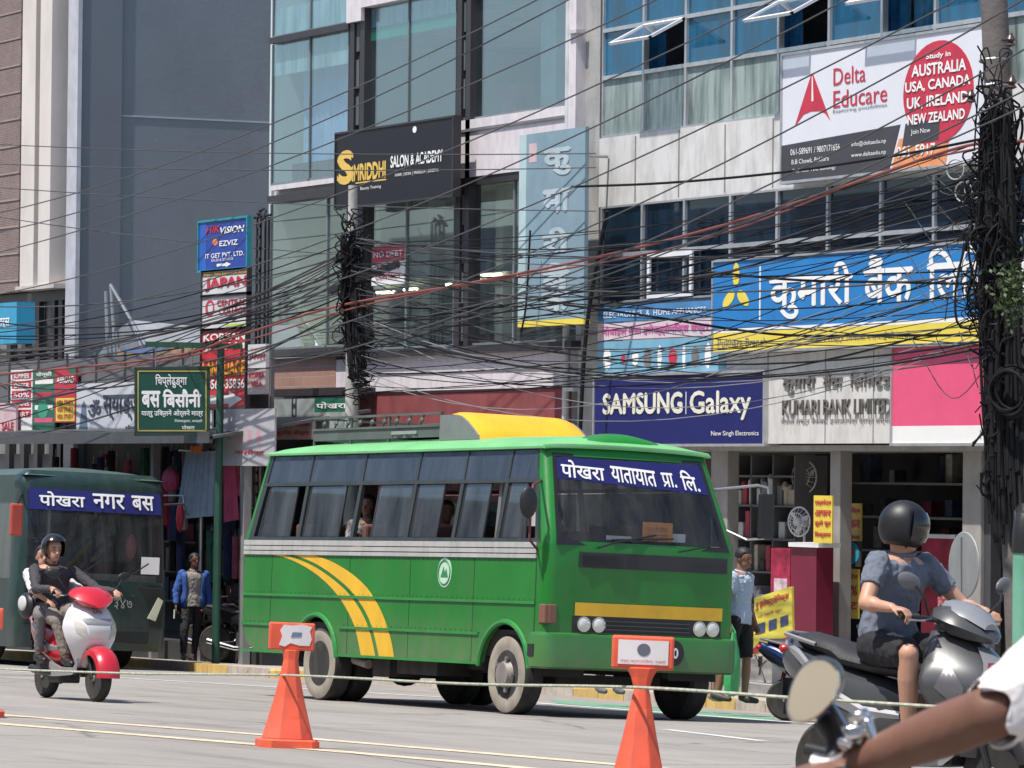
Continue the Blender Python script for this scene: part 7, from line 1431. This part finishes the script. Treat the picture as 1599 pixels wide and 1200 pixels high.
# rider: arm crosses the lower right corner, the rest is outside the picture
t=thing('person','foreground motorcyclist, only a brown forearm and white short sleeve in view','person'); mb=MB()
wr=fd(1322,1198,5.74); el=fd(1550,1113,5.52); sh=fd(1738,1000,5.60); 
prof=[(0,.021),(.12,.022),(.3,.027),(.5,.031),(.68,.034),(.85,.0335),(1.0,.034)]
def limb(mb,a,b,pr,fl=.9):
    d=(b-a).normalized(); s=d.cross(V((0,0,1))).normalized(); u=s.cross(d)
    mb.loft([[a.lerp(b,k)+s*r*fl*math.cos(q)+u*r*math.sin(q) for q in [2*math.pi*i/20 for i in range(20)]] for k,r in pr])
limb(mb,wr,el,prof); limb(mb,el,sh,[(0,.034),(.3,.036),(.7,.044),(1,.052)]); mb.ell(el,(.034,.034,.034))
hand(mb,wr,(fd(1240,1222,5.72)-wr),V((.1,.1,1)),.95,.19,.0095,-1); tor0=fd(1880,1500,5.65); nk=fd(1880,830,5.62)
J=dict(hip=tor0,neck=nk,shL=sh,shR=sh+(nk-sh)*2); torso(mb,J,0); mb.cap_(nk,nk+V((0,0,.12)),.055,.05); mb.ell(nk+V((0,0,.2)),(.085,.085,.115)); mb.cap_(J['shR'],J['shR']-V((0,0,.3)),.05,.04); mb.cap_(tor0,tor0+(Mf.to_3x3()@V((.4,.1,0))),.09,.06)
fb_=mb.build('body',mat('skin_arm',(.17,.082,.056),.6,var=.12,vs=9,bump=.05,bs=220,dirt=.15,dcol=(.10,.04,.028)),t,remesh=.006,sm=4)
mb=MB(); se=el.lerp(sh,-.08)
d=(sh-el).normalized(); s=d.cross(V((0,0,1))).normalized(); u=s.cross(d); rr=[]
for k,r in ((-.02,.042),(.0,.044),(.08,.045),(.16,.047),(.25,.048),(.35,.052),(.45,.054),(.7,.064),(1.0,.078)):
    rr.append([el.lerp(sh,k)+s*(r*.95)*math.cos(q)+u*(r*(1+(.09*math.sin(3*q+k*5)+.05*math.sin(7*q-k*19))*(1-k*.6)))*math.sin(q)+d*(.012*math.sin(4*q+k*6)) for q in [2*math.pi*i/28 for i in range(28)]])
mb.loft(rr,True,False); sl_=mb.build('sleeve',mat('shirt_white',(.72,.69,.70),.85,bump=.6,bs=7),t,smooth=True); q=sl_.modifiers.new('s','SOLIDIFY'); q.thickness=.003; u_=sl_.modifiers.new('u','SUBSURF'); u_.levels=2; u_.render_levels=2; folds(sl_,.010,.05); 
mb=MB(); torso(mb,J,.02,0,.93); mb.cap_(J['shR'],J['shR']-V((0,0,.15)),.065,.06); mb.ell(sh,(.08,.08,.08)); mb.build('shirt',mat('shirt_white',(.72,.69,.70),.85),t,remesh=.014)

# ------------------------------------------------------------------ pieces that are parts of their own
def islands(o):
    bm=bmesh.new(); bm.from_mesh(o.data); seen=set(); out=[]
    for v in bm.verts:
        if v.index in seen: continue
        st=[v]; seen.add(v.index); comp=[]
        while st:
            a=st.pop(); comp.append(a.index)
            for e in a.link_edges:
                b=e.other_vert(a)
                if b.index not in seen: seen.add(b.index); st.append(b)
        out.append(set(comp))
    bm.free(); return out
for o in list(bpy.data.objects):
    if o.type!='MESH' or o.name.split('.')[0] not in ('ledge','ground_column','bracket','eye','eyebrow','wiper','grip','inner_column','cloth_pile','cabinet','far_window','side_window','drip_line','spring','scroll_bar','hanger','post','panel_seam','slot_window','side_stripe'): continue
    isl=islands(o)
    if len(isl)<2 or len(isl)>14: continue
    src=o.data
    for k,c in enumerate(isl):
        bm=bmesh.new(); bm.from_mesh(src); bmesh.ops.delete(bm,geom=[v for v in bm.verts if v.index not in c],context='VERTS'); me=bpy.data.meshes.new(src.name); bm.to_mesh(me); bm.free()
        for m in src.materials: me.materials.append(m)
        if k==0: o.data=me
        else: q=o.copy(); q.data=me; C.objects.link(q)
